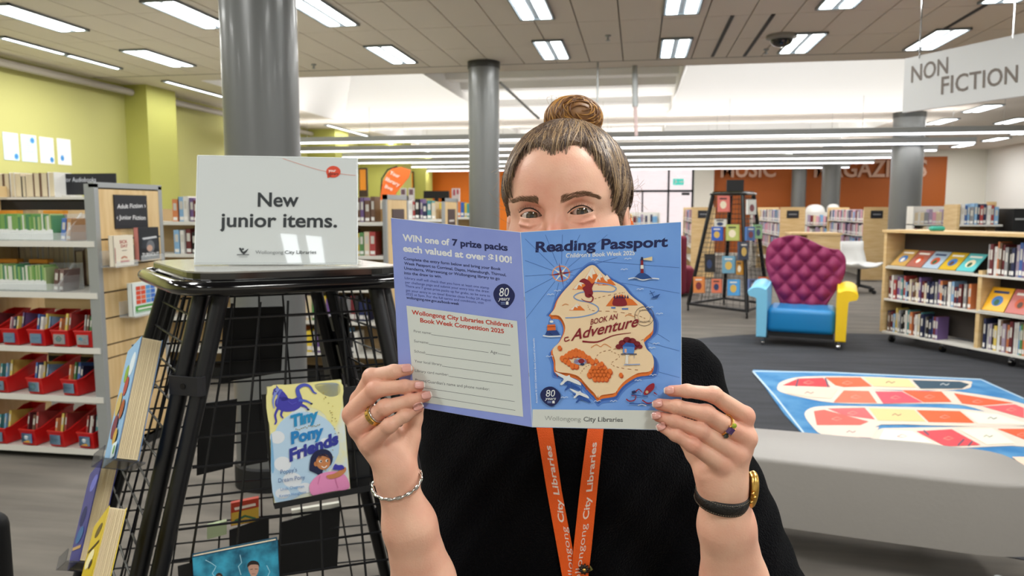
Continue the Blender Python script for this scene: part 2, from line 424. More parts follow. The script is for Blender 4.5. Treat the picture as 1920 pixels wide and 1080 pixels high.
# air slots
for (a, b) in (((1366, 25), (1333, 102)), ((1448, 22), (1393, 101)), ((1812, 5), (1700, 90))):
    A = onz(*a, CZ); B = onz(*b, CZ)
    MB().box((B[0], A[1], CZ-.03), (B[0]+.035, B[1], CZ-.02)).build('air_slot', black_matte, CEIL)
# dome camera
p = onz(1466, 62, CZ)
t = thing('dome_camera', 'round dark glass dome camera on the ceiling', 'camera', (p[0], p[1], CZ-.02))
MB().lathe([(.15, 0), (.155, -.03), (.12, -.05)], m=mat('dome_base', '#8d8a84', .5)).build('base', None, t, smooth=True)
MB().lathe([(.118, -.04), (.112, -.07), (.085, -.1), (.04, -.118), (.005, -.122)], m=black_gloss).build('dome', None, t, smooth=True)
for i, (px, py) in enumerate([(1437, 88), (588, 117), (1140, 62)]):
    p = onz(px, py, CZ); s_ = MB().lathe([(.03, 0), (.03, -.015), (.012, -.02), (.012, -.05), (.028, -.055), (.005, -.06)], c=(p[0], p[1], CZ-.02), m=silver); k = s_.build('sprinkler', smooth=True)
    tag(k, 'small ceiling sprinkler head, '+['right, under the dome camera', 'left, beside the big column', 'in the middle, between two lights'][i], 'sprinkler', 'ceiling sprinklers')
# pipe cornice along left wall
trim = MB().tube([(XL+.16, -3, CZ-.12), (XL+.16, 10.0, CZ-.12)], .05, mat('cornice_tube', '#a39d92', .5))
trim.tube([(XL+.16, 10.8, CZ-.12), (XL+.16, 16.1, CZ-.12)], .05)
struct('trim_1', trim)
# pendant light lines
HZ = 2.7; X0 = -6.0*1.2; X1 = 5.0*1.2
pend_glow = mat('pendant_diffuser', '#f6f8ff', .4, emit=PENDANT_E); pend_body = mat('pendant_body', '#9fa1a0', .4, .2)
for k, y in enumerate((262, 279, 291, 302.5, 311, 319)):
    Y = 1400*1.2/(392-y)
    t = thing('pendant_light', 'long white linear pendant light, %s of six from the front' % ordw(k), 'pendant light', (X0, Y, HZ), 0, 'long linear pendant lights')
    L = X1-X0
    MB().box((0, -.04, 0), (L, .04, .09)).build('housing', pend_body, t)
    MB().box((.02, -.035, -.025), (L-.02, .035, 0)).build('diffuser', pend_glow, t)
    w_ = MB()
    for q in np.linspace(.4, L-.4, 7): w_.tube([(q, 0, .09), (q, 0, CZ-HZ+(.0 if Y > 15 and Y < 16.7 or Y > 20.6 else .0))], .004, n=4)
    w_.build('suspension_wires', chrome, t)['kind'] = 'stuff'
    ld = bpy.data.lights.new('lamp', 'AREA'); ld.shape = 'RECTANGLE'; ld.size = L; ld.size_y = .08; ld.energy = 80; ld.color = (1, .97, .96)
    lo = bpy.data.objects.new('lamp', ld); COL.objects.link(lo); lo.parent = t; lo.location = (L/2, 0, -.04)
    up_fill = lo.copy(); up_fill.data = ld.copy(); up_fill.data.energy = 75; COL.objects.link(up_fill); up_fill.location = (L/2, 0, .11); up_fill.rotation_euler = (PI, 0, 0)  # upward lamp added over each pendant to brighten the ceiling
# hanging track rods in the middle bay
a = pt(938, 155, 10.3); b = pt(1010, 222, 11.5)
tag(MB().tube([a, b], .02, silver).build('ceiling_rail'), 'slanting grey rail under the white ceiling right of the second column', 'rail')
t = thing('hanging_projector_pole', 'white pole hanging from the ceiling right of the hair bun', 'pole', ony(1190, 118, 9.8))
a = ony(1190, 118, 9.8); b = ony(1191, 200, 9.8); c_ = ony(1193, 255, 9.8)
MB().tube([a, b], .035, silver).build('upper_pole', None, t, world=True); MB().tube([b, c_], .022, ink('#c9b2b0')).build('lower_pole', None, t, world=True)
MB().box(a-np.array([.09, .09, .02]), a+np.array([.09, .09, .05])).build('ceiling_plate', white_paint, t, world=True)
tag(MB().tube([ony(1121, 112, 9.5), ony(1120, 190, 9.5)], .012, silver).build('hanging_rod'), 'thin grey rod hanging above the hair bun', 'rod')
# columns
colmat = mat('grey_column_paint', '#6c6e6d', .36, .15, coat=.12)
def column(X, Y, r, label, z1=CZ):
    t = thing('column', label, 'column', (X, Y, 0), 0, 'round grey columns')
    MB().lathe([(r, 0), (r, z1)], m=colmat, n=40).build('shaft', None, t, smooth=True)
    MB().lathe([(r+.012, 0), (r+.012, .12), (r, .13)], m=black_matte, n=40).build('base_band', None, t)
    MB().lathe([(r+.01, z1-.1), (r+.01, z1)], m=mat('column_head', '#3b3c3a', .4), n=40).build('head_band', None, t)
p = ony(497, 392, 3.75); column(p[0], 3.75, .193, 'thick grey round column behind the new items sign')
p = ony(908, 392, 9.15); column(p[0], 9.15, .188, 'grey round column left of the woman')
p = ony(1696, 392, 15.3); column(p[0], 15.3, .275, 'grey round column in front of the magazines wall letters')
p = ony(1556, 392, 22.6); column(p[0], 22.6, .25, 'far grey round column before the first letters of magazines')
p = ony(1496, 392, 24.2); column(p[0], 24.2, .215, 'farthest grey round column between music and magazines letters')
# ================================================================== WALL LETTERS, POSTERS
lett = mat('pale_letters', '#cfa892', .6)
wbp = Plane((0, YB-.05, 0), (1, YB-.05, 0), (0, YB-.05, 1))
def wall_word(word, x0, x1, ybase, h, label, bold=.02):
    V, Fs = glyphs(word, bold); w = V[:, 0].max(); A = wbp.at(x0, ybase); B = wbp.at(x1, ybase)
    t = thing('wall_lettering', label, 'lettering', A); k = (B[0]-A[0])/w; hh = h
    # every letter stands off the wall
    for ch_i, ch in enumerate(word):
        Vc, idx = glyphs(ch, bold); pw_ = glyphs(word[:ch_i+1], bold)[0][:, 0].max(); Vc = Vc+np.array([pw_-Vc[:, 0].max(), 0])
        mb = MB(); Z = [(v[0]*k, -.0, v[1]*hh/.7) for v in Vc]; Z2 = [(a, b-.05, c) for a, b, c in Z]
        mb.add(Z2, idx, lett); mb.add(Z, [f[::-1] for f in idx], lett)
        # rims
        from collections import Counter
        ed = Counter()
        for f in idx:
            for a, b in zip(f, f[1:]+f[:1]): ed[(min(a, b), max(a, b))] += 1
        mb.add(Z+Z2, [(a, b, b+len(Z), a+len(Z)) for (a, b), c in ed.items() if c == 1], lett)
        mb.build('letter', None, t)
wall_word('MUSIC', 1349, 1454, 332, .50, 'pale raised MUSIC letters on the rust orange wall')
wall_word('MAGAZINES', 1524, 1736, 332, .50, 'pale raised MAGAZINES letters on the rust orange wall')
# notices on the green wall
notice_blue = ink('#cfe3f5'); notice_w = ink('#eceef0'); dot = '#4a96d8'
for k, (x0, x1, y0, y1, c, dx, dy) in enumerate([(4, 36, 247, 302, 'b', .8, .85), (38, 70, 251, 305, 'b', .72, .2), (73, 102, 256, 308, 'w', .8, .85), (106, 134, 259, 311, 'w', .3, .75)]):
    A = onx(x0, y0, XL); B = onx(x1, y1, XL); ya, yb = A[1], B[1]; z1, z0 = A[2], onx(x0, y1-3, XL)[2]
    t = thing('wall_notice', '%s paper notice on the green wall, %s from the left of four' % ('pale blue' if c == 'b' else 'white', ordw(k)), 'notice', (XL, ya, z0), 0, 'notices on the green wall')
    MB().box((0, 0, 0), (.006, yb-ya, z1-z0)).build('sheet', notice_blue if c == 'b' else notice_w, t)
    P = Print(lambda u, v, e, yb=yb, ya=ya, z1=z1, z0=z0: np.array([.007+e, u*(yb-ya), v*(z1-z0)]), .0008)
    for r in range(7): P.line([(.15, .85-r*.08), (.75-.1*(r % 3), .85-r*.08)], .012, '#9bb4cc')
    P.layer().ell(dx, 1-dy, .14, .11, dot).layer().line([(dx-.07, 1-dy), (dx+.07, 1-dy)], .03, '#2b6db0')
    P.build('notice_print', t, world=False)
A = onz(0, 0, 3); pa = XL+.36
x0 = ony(188, 290, 10.03)[0]; x1 = ony(213, 290, 10.03)[0]; z1 = ony(200, 263, 10.03)[2]; z0 = ony(200, 311, 10.03)[2]
t = thing('wall_notice', 'pale blue notice alone on the green pilaster', 'notice', (x0, 10.05, z0))
MB().box((0, -.008, 0), (x1-x0, 0, z1-z0)).build('sheet', ink('#a9d4f2'), t)
P = Print(lambda u, v, e: np.array([u*(x1-x0), -.009-e, v*(z1-z0)]), .0008)
P.ell(.8, .33, .16, .11, '#2f6fc0')
for r in range(5): P.line([(.2, .85-r*.08), (.6, .85-r*.08)], .012, '#6f9cc4')
P.build('notice_print', t, world=False)

# NON FICTION hanging sign
d1 = 5.6
qa, qb, qc, qd = pt(1697, 110, d1), pt(1960, 52, d1*.862), None, pt(1695, 210, d1)
z1 = qa[2]; z0 = qd[2]
B_ = ray(1960, 0)[:2]; 
# direction of the board: its top edge must project through the measured right end
k = (z1-CAM[2])/ray(1960, 53)[2]; qb = CAM+ray(1960, 53)*k
t = thing('hanging_sign', 'large white NON FICTION sign hanging from the ceiling', 'sign', (qa[0], qa[1], z0))
dv = (qb-qa)[:2]; dl = np.linalg.norm(dv); dv = dv/dl; nv = np.array([dv[1], -dv[0]])
cor = [qa[:2], qb[:2], qb[:2]-nv*.03, qa[:2]-nv*.03]
MB().prism([tuple(c) for c in cor], z0, z1, 2).build('board', mat('sign_board', '#d9dbdd', .5), t, world=True)
pl = Plane((qa[0], qa[1], z0), (qb[0], qb[1], z0), (qa[0], qa[1], z1))
P = Print(lambda x, y, e: pl.at(x, y, e), .002)
P.text('NON', (1708, 155), (1777, 137), 31, '#79706a', .012, up=(.03, -1)); P.text('FICTION', (1764, 177), (1908, 154), 33, '#79706a', .012, up=(.03, -1))
P.build('sign_lettering', t)
for f in (.12, .8):
    p = qa+(qb-qa)*f; MB().tube([(p[0], p[1], z1-.02), (p[0], p[1], CZ)], .006, chrome, n=6).build('hanger', None, t, world=True)

# ================================================================== BOOKS
PAL = {'red': '#b5302c', 'dark red': '#6f1f28', 'blue': '#2c62b0', 'navy': '#232c55', 'light blue': '#79b0dc', 'teal': '#3a8f92', 'green': '#4f8d4a', 'dark green': '#2d4f3c',
       'yellow': '#e2c53c', 'orange': '#dd7b31', 'purple': '#6d4f8c', 'pink': '#d9a0b0', 'white': '#dddbd5', 'cream': '#d9c8a5', 'grey': '#8f9092', 'black': '#222226', 'brown': '#74523c', 'lime': '#b6cf3d', 'mauve': '#a291a8'}
def book_mesh():
    m = MB()   # unit book: x thickness, y depth (spine at y=0), z height ; pages recessed
    m.box((0, 0, 0), (.1, 1, 1), cover_obj).box((.9, 0, 0), (1, 1, 1), cover_obj).box((0, 0, 0), (1, .04, 1), cover_obj)
    m.box((.1, .04, .02), (.9, .97, .98), page_mat)
    m.box((.12, -.006, .06), (.88, 0, .2), ink('#e9e8e4')).box((.2, -.004, .5), (.8, 0, .82), mat('spine_title', '#c9c6bd', .6))
    o = m.build('book'); return o
BOOK = book_mesh()
def ocol(o, c):
    q = srgb(PAL.get(c, c)); g = sum(q[:3])/3; o.color = tuple(v*.8+g*.2 for v in q[:3])+(1,)
_firstbook = [True]
def book(x, y, z, w_, d_, h_, rz=0, col='red', label='', group=None, tilt=0):
    global BOOK
    o = BOOK if _firstbook[0] else BOOK.copy()
    if not _firstbook[0]: COL.objects.link(o)
    _firstbook[0] = False
    o.location = (x, y, z); o.rotation_euler = (0, tilt, rz); o.scale = (w_, d_, h_); ocol(o, col)
    return tag(o, label, 'book', group)
def label_book(i, col, where): return '%s %s book on %s' % (ordw(i), col, where)
FAR = MB()
def farbook(x, y, z, w_, d_, h_, rz, col):
    T = Matrix.Translation((x, y, z)) @ Matrix.Rotation(rz, 4, 'Z')
    FAR.box((0, 0, 0), (w_, d_, h_), ink(PAL.get(col, col)), T); FAR.box((w_*.1, -.008, h_*.1), (w_*.9, 0, h_*.28), ink('#dedcd8'), T)
def row(origin, dirx, L, z, where, group, wr=(.025, .045), hr=(.19, .25), cols=None, depth=.15, start=0, seed=1, fill=1.0, far=False):
    """books standing side by side from origin along unit vector dirx; spines face to the right-hand normal (-y for dirx=+x)"""
    R = random.Random(seed); rz = math.atan2(dirx[1], dirx[0]); s = 0; i = start; cols = cols or list(PAL)
    while s < L-.02:
        w_ = R.uniform(*wr); c = R.choice(cols)
        if R.random() > fill: s += w_*2; continue
        x = origin[0]+dirx[0]*s; y = origin[1]+dirx[1]*s; back = R.uniform(0, .03)
        nx, ny = -dirx[1], dirx[0]
        tl = 0
        if s+w_ > L: break
        if far: farbook(x+nx*back, y+ny*back, z+.002, w_*.96, depth*.95, R.uniform(*hr), rz, c); s += w_; i += 1; continue
        book(x+nx*back, y+ny*back, z+.001, w_*.96, depth*R.uniform(.85, 1), R.uniform(*hr), rz, c, '%s book, %s from the left on %s' % (c, ordw(i), where), group, tl)
        s += w_+(.012 if tl else 0); i += 1
    return i
mixed = ['red', 'blue', 'navy', 'teal', 'white', 'cream', 'grey', 'black', 'yellow', 'green', 'dark red', 'purple', 'orange', 'light blue', 'brown']

# ================================================================== LEFT JUNIOR SHELVING with slatwall end
def cab_label(c, t): return t
YA_ = 3.85; YB_ = 4.455
xe = ony(180, 500, YA_)[0]; x_left = ony(-70, 500, YA_)[0]
zs = [ony(90, y, YA_)[2] for y in (453, 549, 651, 742, 839)]
zt = ony(170, 351, YA_)[2]
t = thing('library_shelving', 'white metal junior shelving with red bins and an oak slatwall end', 'shelving', (xe, YA_, 0))
for k, z in enumerate(zs):
    MB().box((x_left, YA_, z-.022), (xe, YB_-.02, z), shelf_white).box((x_left, YA_-.006, z-.03), (xe, YA_, z+.004), shelf_white).build('shelf', None, t, world=True)
MB().box((x_left, YB_-.3, zt-.13), (xe, YB_-.27, zt-.065), black_matte).build('back_strip', None, t, world=True)
MB().box((x_left, YB_-.32, zt-.065), (xe, YB_-.02, zt-.05), shelf_white).build('top_shelf', None, t, world=True)
MB().box((x_left-.03, YA_, .02), (x_left, YB_, zt+.02), woodh).build('end_panel', None, t, world=True)
MB().box((x_left, YA_+.05, 0), (xe, YB_-.05, zs[-1]-.022), black_matte).build('plinth', None, t, world=True)
MB().box((xe-.05, YA_, .02), (xe+.015, YA_+.035, zt+.02), silver).build('front_upright', None, t, world=True)
MB().box((xe-.02, YB_-.02, .02), (xe+.015, YB_+.015, zt+.02), silver).build('back_upright', None, t, world=True)
MB().box((xe-.02, YA_, zt+.0), (xe+.015, YB_+.015, zt+.03), silver).build('top_rail', None, t, world=True)
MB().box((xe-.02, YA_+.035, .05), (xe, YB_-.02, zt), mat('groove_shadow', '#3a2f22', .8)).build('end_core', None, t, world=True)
gz = [zt-.005]+[onx(200, y, xe)[2] for y in (449, 499, 548, 597, 647)]+[.62, .38, .07]
for a, b in zip(gz, gz[1:]):
    MB().box((xe, YA_+.037, b+.006), (xe+.014, YB_-.022, a-.004)).build('slat_board', woodh, t, world=True)
# black direction sign on the slatwall
def on_end(x, y, e=.0): return onx(x, y, xe+.016+e)
def panel_yz(nm, lab, px, cat='sign', th=.008, m=None):
    (x0, y0), (x1, y1) = px; A = onx(x0, y1, xe+.015); B = onx(x1, y1, xe+.015); z1 = onx(x0, y0, xe+.015)[2]
    t = thing(nm, lab, cat, (xe+.015, A[1], A[2])); MB().box((0, 0, 0), (th, B[1]-A[1], z1-A[2])).build('board', m or black_sign, t)
    pl = Plane((xe+.015+th, 0, 0), (xe+.015+th, 1, 0), (xe+.015+th, 0, 1)); return t, Print(lambda x, y, e: pl.at(x, y, e+.0005), .0008)
t, P = panel_yz('direction_sign', 'black Adult Fiction and Junior Fiction sign on the slatwall end', ((215, 365), (276, 429)))
P.text('Adult Fiction ›', (220, 391), (273, 389), 8, '#e4e4e6', .012, up=(0, -1)); P.text('‹ Junior Fiction', (219, 411), (273, 412), 8, '#e4e4e6', .012, up=(0, -1)); P.build('sign_lettering', t)
# books on the slatwall ledges
def slat_book(px, lab, col, draw, spine=None, th=.03):
    (x0, y0), (x1, y1) = px; X = xe+.1
    A = onx(x0, y1, X); B = onx(x1, y1, X); z1 = onx((x0+x1)/2, y0, X)[2]; wd = B[1]-A[1]; hg = z1-A[2]
    t = thing('book', lab, 'book', (X, A[1], A[2]), 0)
    MB().box((-th, .002, .003), (-.002, wd-.004, hg-.003), page_mat).build('pages', None, t)
    cm = mat('cover_'+col.lstrip('#'), col, .35)
    MB().box((-.002, 0, 0), (0, wd, hg), cm).box((-th-.002, 0, 0), (-th, wd, hg), cm).box((-th-.002, 0, 0), (0, .002, hg), spine or cm).build('cover', None, t)
    P = Print(lambda u, v, e: np.array([e+.0003, u*wd, v*hg]), .0006); draw(P); P.build('cover_print', t, world=False)
    l = MB(); l.box((X-.084, A[1]-.01, A[2]-.006), (X+.02, B[1]+.01, A[2]-.002)).box((X+.018, A[1]-.01, A[2]-.006), (X+.02, B[1]+.01, A[2]+.03)).box((X-.085, A[1]-.01, A[2]-.006), (X-.083, B[1]+.01, A[2]+.09))
    k = l.build('book_ledge', acrylic); tag(k, 'clear acrylic ledge under the '+lab, 'ledge', 'clear ledges on the slatwall')
def d1_(P):
    P.text('SICK', (.3, .74), (.7, .74), .1, '#b5504a', .02, down=False).text('DAY', (.36, .6), (.7, .6), .1, '#b5504a', .02, down=False).line([(.4, .5), (.65, .5)], .02, '#8c8071').line([(.35, .25), (.5, .3), (.65, .25)], .05, '#c07a5c').line([(.3, .14), (.75, .14)], .06, '#b5504a').line([(.06, .1), (.06, .6)], .03, '#a04a48')
slat_book(((215, 441), (252, 500)), 'cream paperback with red lettering on a slatwall ledge', '#e8dfcb', d1_)
def d2_(P):
    P.poly([(.1, .35), (.95, .3), (.9, .6), (.5, .75), (.2, .66)], '#2b3038').layer().ell(.55, .4, .2, .2, '#6c7076').layer().ell(.5, .35, .14, .1, '#c4a08e').poly([(.15, .68), (.85, .72), (.9, .66), (.2, .62)], '#c9ccd0').text('TURNOUT', (.12, .1), (.95, .1), .11, '#e2e2e2', .02, down=False)
slat_book(((262, 426), (300, 488)), 'black paperback with white lettering on a slatwall ledge', '#20242a', d2_, ink('#c9837e'))
def d3_(P):
    for i, c in enumerate(['#d84b2e', '#e06a3f', '#5a9bd8', '#3f6fc4']):
        for j in range(4): P.poly([(.15+i*.2, .35+j*.14), (.33+i*.2, .35+j*.14), (.33+i*.2, .47+j*.14), (.15+i*.2, .47+j*.14)], ['#d84b2e', c][j % 2] if i < 2 else c)
    P.poly([(.1, .08), (.95, .08), (.95, .3), (.1, .3)], '#4b9a43').layer().line([(.2, .2), (.85, .2)], .05, '#e8e8e0')
slat_book(((250, 528), (296, 594)), 'bright chequered children book low on the slatwall', '#dfe8e4', d3_)
# Junior Audiobooks sign standing on the top shelf
A = ony(105, 370, YB_-.15); B = ony(217, 325, YB_-.15)
t = thing('shelf_sign', 'black Junior Audiobooks sign standing on the shelving', 'sign', (A[0], YB_-.15, zt-.05))
MB().box((A[0], YB_-.155, zt-.034), (B[0], YB_-.145, B[2])).build('board', black_sign, t, world=True); MB().box((A[0]+.05, YB_-.2, zt-.048), (A[0]+.15, YB_-.1, zt-.035)).build('foot', shelf_white, t, world=True)
pl = Plane((0, YB_-.156, 0), (1, YB_-.156, 0), (0, YB_-.156, 1)); P = Print(lambda x, y, e: pl.at(x, y, e), .001)
P.text('Junior Audiobooks', (110, 341), (180, 341), 8.5, '#c9ccd4', .008, up=(0, -1)); P.build('sign_lettering', t)
# books on top (turned away: page edges show)
def fore_row(xa, xb, y, z, n, lab, grp, hr=(.2, .24), seed=3, cols=('cream', 'white', 'cream', 'brown', 'black')):
    R = random.Random(seed); A = ony(xa, 400, y); B = ony(xb, 400, y); s = A[0]; i = 0; wavg = (B[0]-A[0])/n
    while s < B[0]-.01:
        w_ = wavg*R.uniform(.7, 1.3); c = R.choice(cols)
        book(s+w_*.95, y+.15, z+.001, w_*.95, .15, R.uniform(*hr), PI, c, '%s book, page edges outward, %s from left %s' % (c, ordw(i), lab), grp, 0); s += w_; i += 1
fore_row(-48, 103, YB_-.25, zt-.05, 13, 'on the top shelf', 'page-edge books on the top shelf', hr=(.13, .16))
fore_row(-40, 30, YB_-.2, zs[1], 5, 'at second shelf left back', 'page-edge books at the back of the second shelf', hr=(.22, .26))
fore_row(32, 130, YB_-.2, zs[1], 9, 'mid second shelf back', 'page-edge books in the middle of the second shelf', hr=(.24, .28), cols=('cream', 'white'))
fore_row(135, 176, YB_-.2, zs[1], 2, 'at second shelf right back', 'page-edge books at the right of the second shelf', hr=(.2, .26), cols=('brown', 'cream'))
fore_row(150, 178, YB_-.2, zs[0], 3, 'at first shelf right back', 'page-edge books at the right of the first shelf', hr=(.1, .16), cols=('brown', 'red'))
# trays of slim green readers
def tray(px0, px1, z, lab, seed):
    A = ony(px0, 450, YA_+.04)[0]; B = ony(px1, 450, YA_+.04)[0]; R = random.Random(seed)
    t = thing('acrylic_tray', 'clear slanted acrylic tray of slim green readers on the %s shelf' % lab, 'tray', (A, YA_+.03, z))
    m = MB().box((0, 0, .001), (B-A+.1, .2, .005)).box((0, 0, .001), (B-A+.1, .004, .05))
    m.prism([(0, .002), (.2, .002), (.2, .16), (.12, .16), (0, .04)], B-A+.095, B-A+.1, 0); m.box((0, .196, .001), (B-A+.1, .2, .16)); m.build('tray_body', acrylic, t)
    MB().tube([(B-A+.098, 0, .05), (B-A+.098, .13, .165)], .006, acrylic).build('tray_edge', mat('acrylic_edge', '#dfe6e6', .2), t)
    s = A+.01; i = 0
    while s < B-.012:
        w_ = R.uniform(.009, .015); c = R.choice(['#5f9e45', '#78ad4e', '#4c8f5b', '#a9c47a', '#3f8a63', '#86b85c', '#d7dccb'])
        h = R.uniform(.135, .155)
        o = READER if i+seed == 99 else READER.copy(); COL.objects.link(o)
        o.location = (s, YA_+.05, z+.0065); o.scale = (w_, .1, h); ocol(o, c)
        tag(o, 'slim green reader, %s from the left in the %s shelf tray' % (ordw(i), lab), 'book', 'slim green readers in the %s shelf tray' % lab)
        s += w_+.0012; i += 1
m = MB().box((0, 0, 0), (1, 1, 1), cover_obj).box((.02, -.03, .02), (.98, 0, .42), ink('#e8ebea')); READER = m.build('slim_reader'); COL.objects.unlink(READER)
tray(-30, 100, zs[0], 'upper', 5); tray(-30, 80, zs[1], 'lower', 11)
for k, (px, z, y) in enumerate([(10, zs[0], 1), (95, zs[0], 1), (5, zs[1], 2), (62, zs[1], 2)]):
    p = ony(px, 400, YA_+.2); hgt = .17
    q = MB().box((p[0]-.06, YA_+.22, z+.002), (p[0]+.06, YA_+.26, z+hgt), ink('#5a4232')).box((p[0]-.065, YA_+.215, z+hgt-.015), (p[0]+.065, YA_+.265, z+hgt+.01), ink('#e2952c')).build('orange_topped_divider')
    tag(q, 'orange topped divider behind the %s tray, %s side' % ('upper' if y == 1 else 'lower', 'left' if k % 2 == 0 else 'right'), 'divider', 'orange topped dividers')
for (px, z, cols, lab) in ((117, zs[0], ['#3a6fc0', '#c08a50'], 'upper'), (97, zs[1], ['#6b4a44', '#80605a'], 'lower')):
    p = ony(px, 400, YA_+.06)
    for i, c in enumerate(cols):
        book(p[0]-.03+i*.035, YA_+.07, z+.006, .03, .13, .13, 0, c, '%s covered book at the open right end of the %s tray, %s' % (['blue', 'brown'][i] if lab == 'upper' else ['dark brown', 'rosy brown'][i], lab, ['left one', 'right one'][i]), 'books at the tray ends', .12)
# red bins
red_pl = mat('red_plastic', '#c31414', .35)
def bin_proto():
    t = thing('book_bin', '', 'book bin', (0, 0, 0))
    W, D = .125, .32; hf, hb = .1, .19; th = .004
    m = MB()
    def wall(a, b, c, d): m.add([a, b, c, d], [(0, 1, 2, 3)])
    ys = np.linspace(0, 1, 7)
    top = lambda s: hf+(hb-hf)*min(1, max(0, (s-.12)/.75))
    Vo = []; 
    for off, wtop, wbot in ((0, W, W*.86), (th, W-2*th, W*.86-2*th)):
        for sx in (-1, 1):
            V = []; 
            for s in ys: V.append((sx*wbot/2, off+.015+(D-.03-2*off)*s, off)); V.append((sx*wtop/2, off+(D-2*off)*s, top(s)))
            F_ = [(2*i, 2*i+2, 2*i+3, 2*i+1) for i in range(6)]
            m.add(V, F_)
        for s, y in ((0, off), (1, D-off)):
            m.add([(-wbot/2, .015 if s == 0 else D-.015, off), (wbot/2, .015 if s == 0 else D-.015, off), (wtop/2, y, top(s)), (-wtop/2, y, top(s))], [(0, 1, 2, 3)])
        m.add([(-wbot/2, .015, off), (wbot/2, .015, off), (wbot/2, D-.015, off), (-wbot/2, D-.015, off)], [(0, 1, 2, 3)])
    m.build('body', red_pl, t)
    P = [(-W/2, 0, hf)]+[(-W/2, D*s, top(s)) for s in ys[1:]]+[(W/2, D*s, top(s)) for s in ys[::-1]]
    MB().tube(P, .0055, n=6, close=True).build('rolled_rim', red_pl, t)
    return t
proto = bin_proto(); fb = [True]
cards = {'b': '#a9d3f0', 'w': '#eceae4', 'y': '#e8cf2a', 'd': '#2f86d8'}
def redbin(px, zi, card, nm, bk_=0, seed=0, rz=0):
    z = zs[zi]; p = ony(px, 600, YA_-.005)
    t = proto if fb[0] else copy_tree(proto, (0, 0, 0), 0); fb[0] = False
    t.location = (p[0], YA_+.001, z+.005); RM[t.name] = Matrix.Translation(Vector(t.location)) @ Matrix.Rotation(rz, 4, 'Z'); t.rotation_euler = (0, 0, rz); t.scale = (.93, .93, .95)
    t['label'] = nm; t['group'] = 'red plastic book bins'
    c = MB().box((-.042, -.004, .018), (.036, .0015, .078)).build('label_card', ink(cards[card]), t)
    P = Print(lambda u, v, e: np.array([-.042+.078*u, -.0045-e, .018+.06*v]), .0006)
    if card == 'b': P.line([(.15, .55), (.85, .55)], .07, '#6c9cc4').line([(.25, .38), (.7, .38)], .05, '#6c9cc4')
    elif card == 'w':
        if px < 115: P.ring(.5, .52, .2, .25, .08, '#3f6b5c').ell(.5, .52, .1, .12, '#6f8f80')
        else: P.ell(.35, .62, .18, .14, '#4f9cae').ell(.68, .4, .15, .2, '#8b8d92').line([(.6, .2), (.9, .2)], .05, '#5f6166')
    elif card == 'd': P.ell(.5, .6, .2, .2, '#eef2f6').poly([(.1, .05), (.9, .05), (.7, .3)], '#e2a42c')
    else: P.line([(.2, .5), (.8, .5)], .1, '#3a3a3a')
    P.build('card_print', t, world=False)
    R = random.Random(seed+zi*10+px); n = R.choice([3, 4])
    for i in range(n):
        cc = R.choice(mixed+['light blue', 'yellow', 'white', 'pink']); w_ = R.uniform(.008, .02)
        x = p[0]-.035+i*.07/n; y = YA_+.03+R.uniform(0, .02)+i*.008
        o = book(x, y, z+.058, w_, .2, R.uniform(.11, .14), R.uniform(-.03, .03), cc, '%s book, %s in the %s shelf\'s %s red bin' % (cc, ordw(i), wh[zi], ordw(bk_)), 'books in the red bins', R.uniform(-.02, .02))
        o.rotation_euler[0] = -.2
wh = {2: 'third', 3: 'fourth', 4: 'bottom'}
for zi, L_ in ((2, [(-34, 'b'), (14, 'b'), (64, 'b'), (108, 'w'), (152, 'w')]), (3, [(-12, 'y'), (54, 'w'), (120, 'b')]), (4, [(-22, 'b'), (34, 'd'), (88, 'b'), (144, 'd')])):
    for k, (px, c) in enumerate(L_):
        redbin(px, zi, c, 'red bin with %s label card, %s from the left on the %s shelf' % ({'b': 'pale blue', 'w': 'white', 'y': 'yellow', 'd': 'deep blue'}[c], ordw(k), wh[zi]), bk_=k, rz=(-.0 if zi == 2 else -.08))

# ================================================================== ROWS OF LOW SHELVING BEHIND (ends at X = -2.05)
def bookcase_row(X0_, X1_, Y, H, D, label, shelf_z, endsign=True, txt=None):
    t = thing('library_shelving', label, 'shelving', (X1_, Y, 0))
    for z in shelf_z: MB().box((X0_, Y, z-.02), (X1_-.03, Y+D, z), shelf_white).box((X0_, Y-.004, z-.028), (X1_-.03, Y, z+.003), shelf_white).build('shelf', None, t, world=True)
    MB().box((X0_, Y+.03, 0), (X1_-.03, Y+D-.03, .1)).build('plinth', black_matte, t, world=True)
    MB().box((X0_, Y+D/2-.01, .1), (X1_-.03, Y+D/2+.01, H-.12)).build('back_panel', mat('tan_back', '#b59a72', .7), t, world=True)
    MB().box((X1_-.03, Y, .02), (X1_, Y+.04, H), silver).build('front_upright', None, t, world=True)
    MB().box((X1_-.03, Y+D-.04, .02), (X1_, Y+D, H), silver).build('back_upright', None, t, world=True)
    MB().box((X1_-.03, Y, H-.04), (X1_, Y+D, H), silver).build('top_rail', None, t, world=True)
    MB().box((X1_-.025, Y+.04, .05), (X1_-.004, Y+D-.04, H-.04), woodh).build('end_panel', None, t, world=True)
    if endsign:
        MB().box((X1_-.004, Y+.16, H-.42), (X1_+.004, Y+D-.14, H-.12), ink('#4a3a38')).box((X1_+.004, Y+.2, H-.26), (X1_+.005, Y+D-.2, H-.24), ink('#c8c2bc')).build('end_notice', None, t, world=True)
    return t
rows_ = [(5.95, 1.62, 'nearest'), (7.85, 1.62, 'second'), (10.0, 1.62, 'third')]
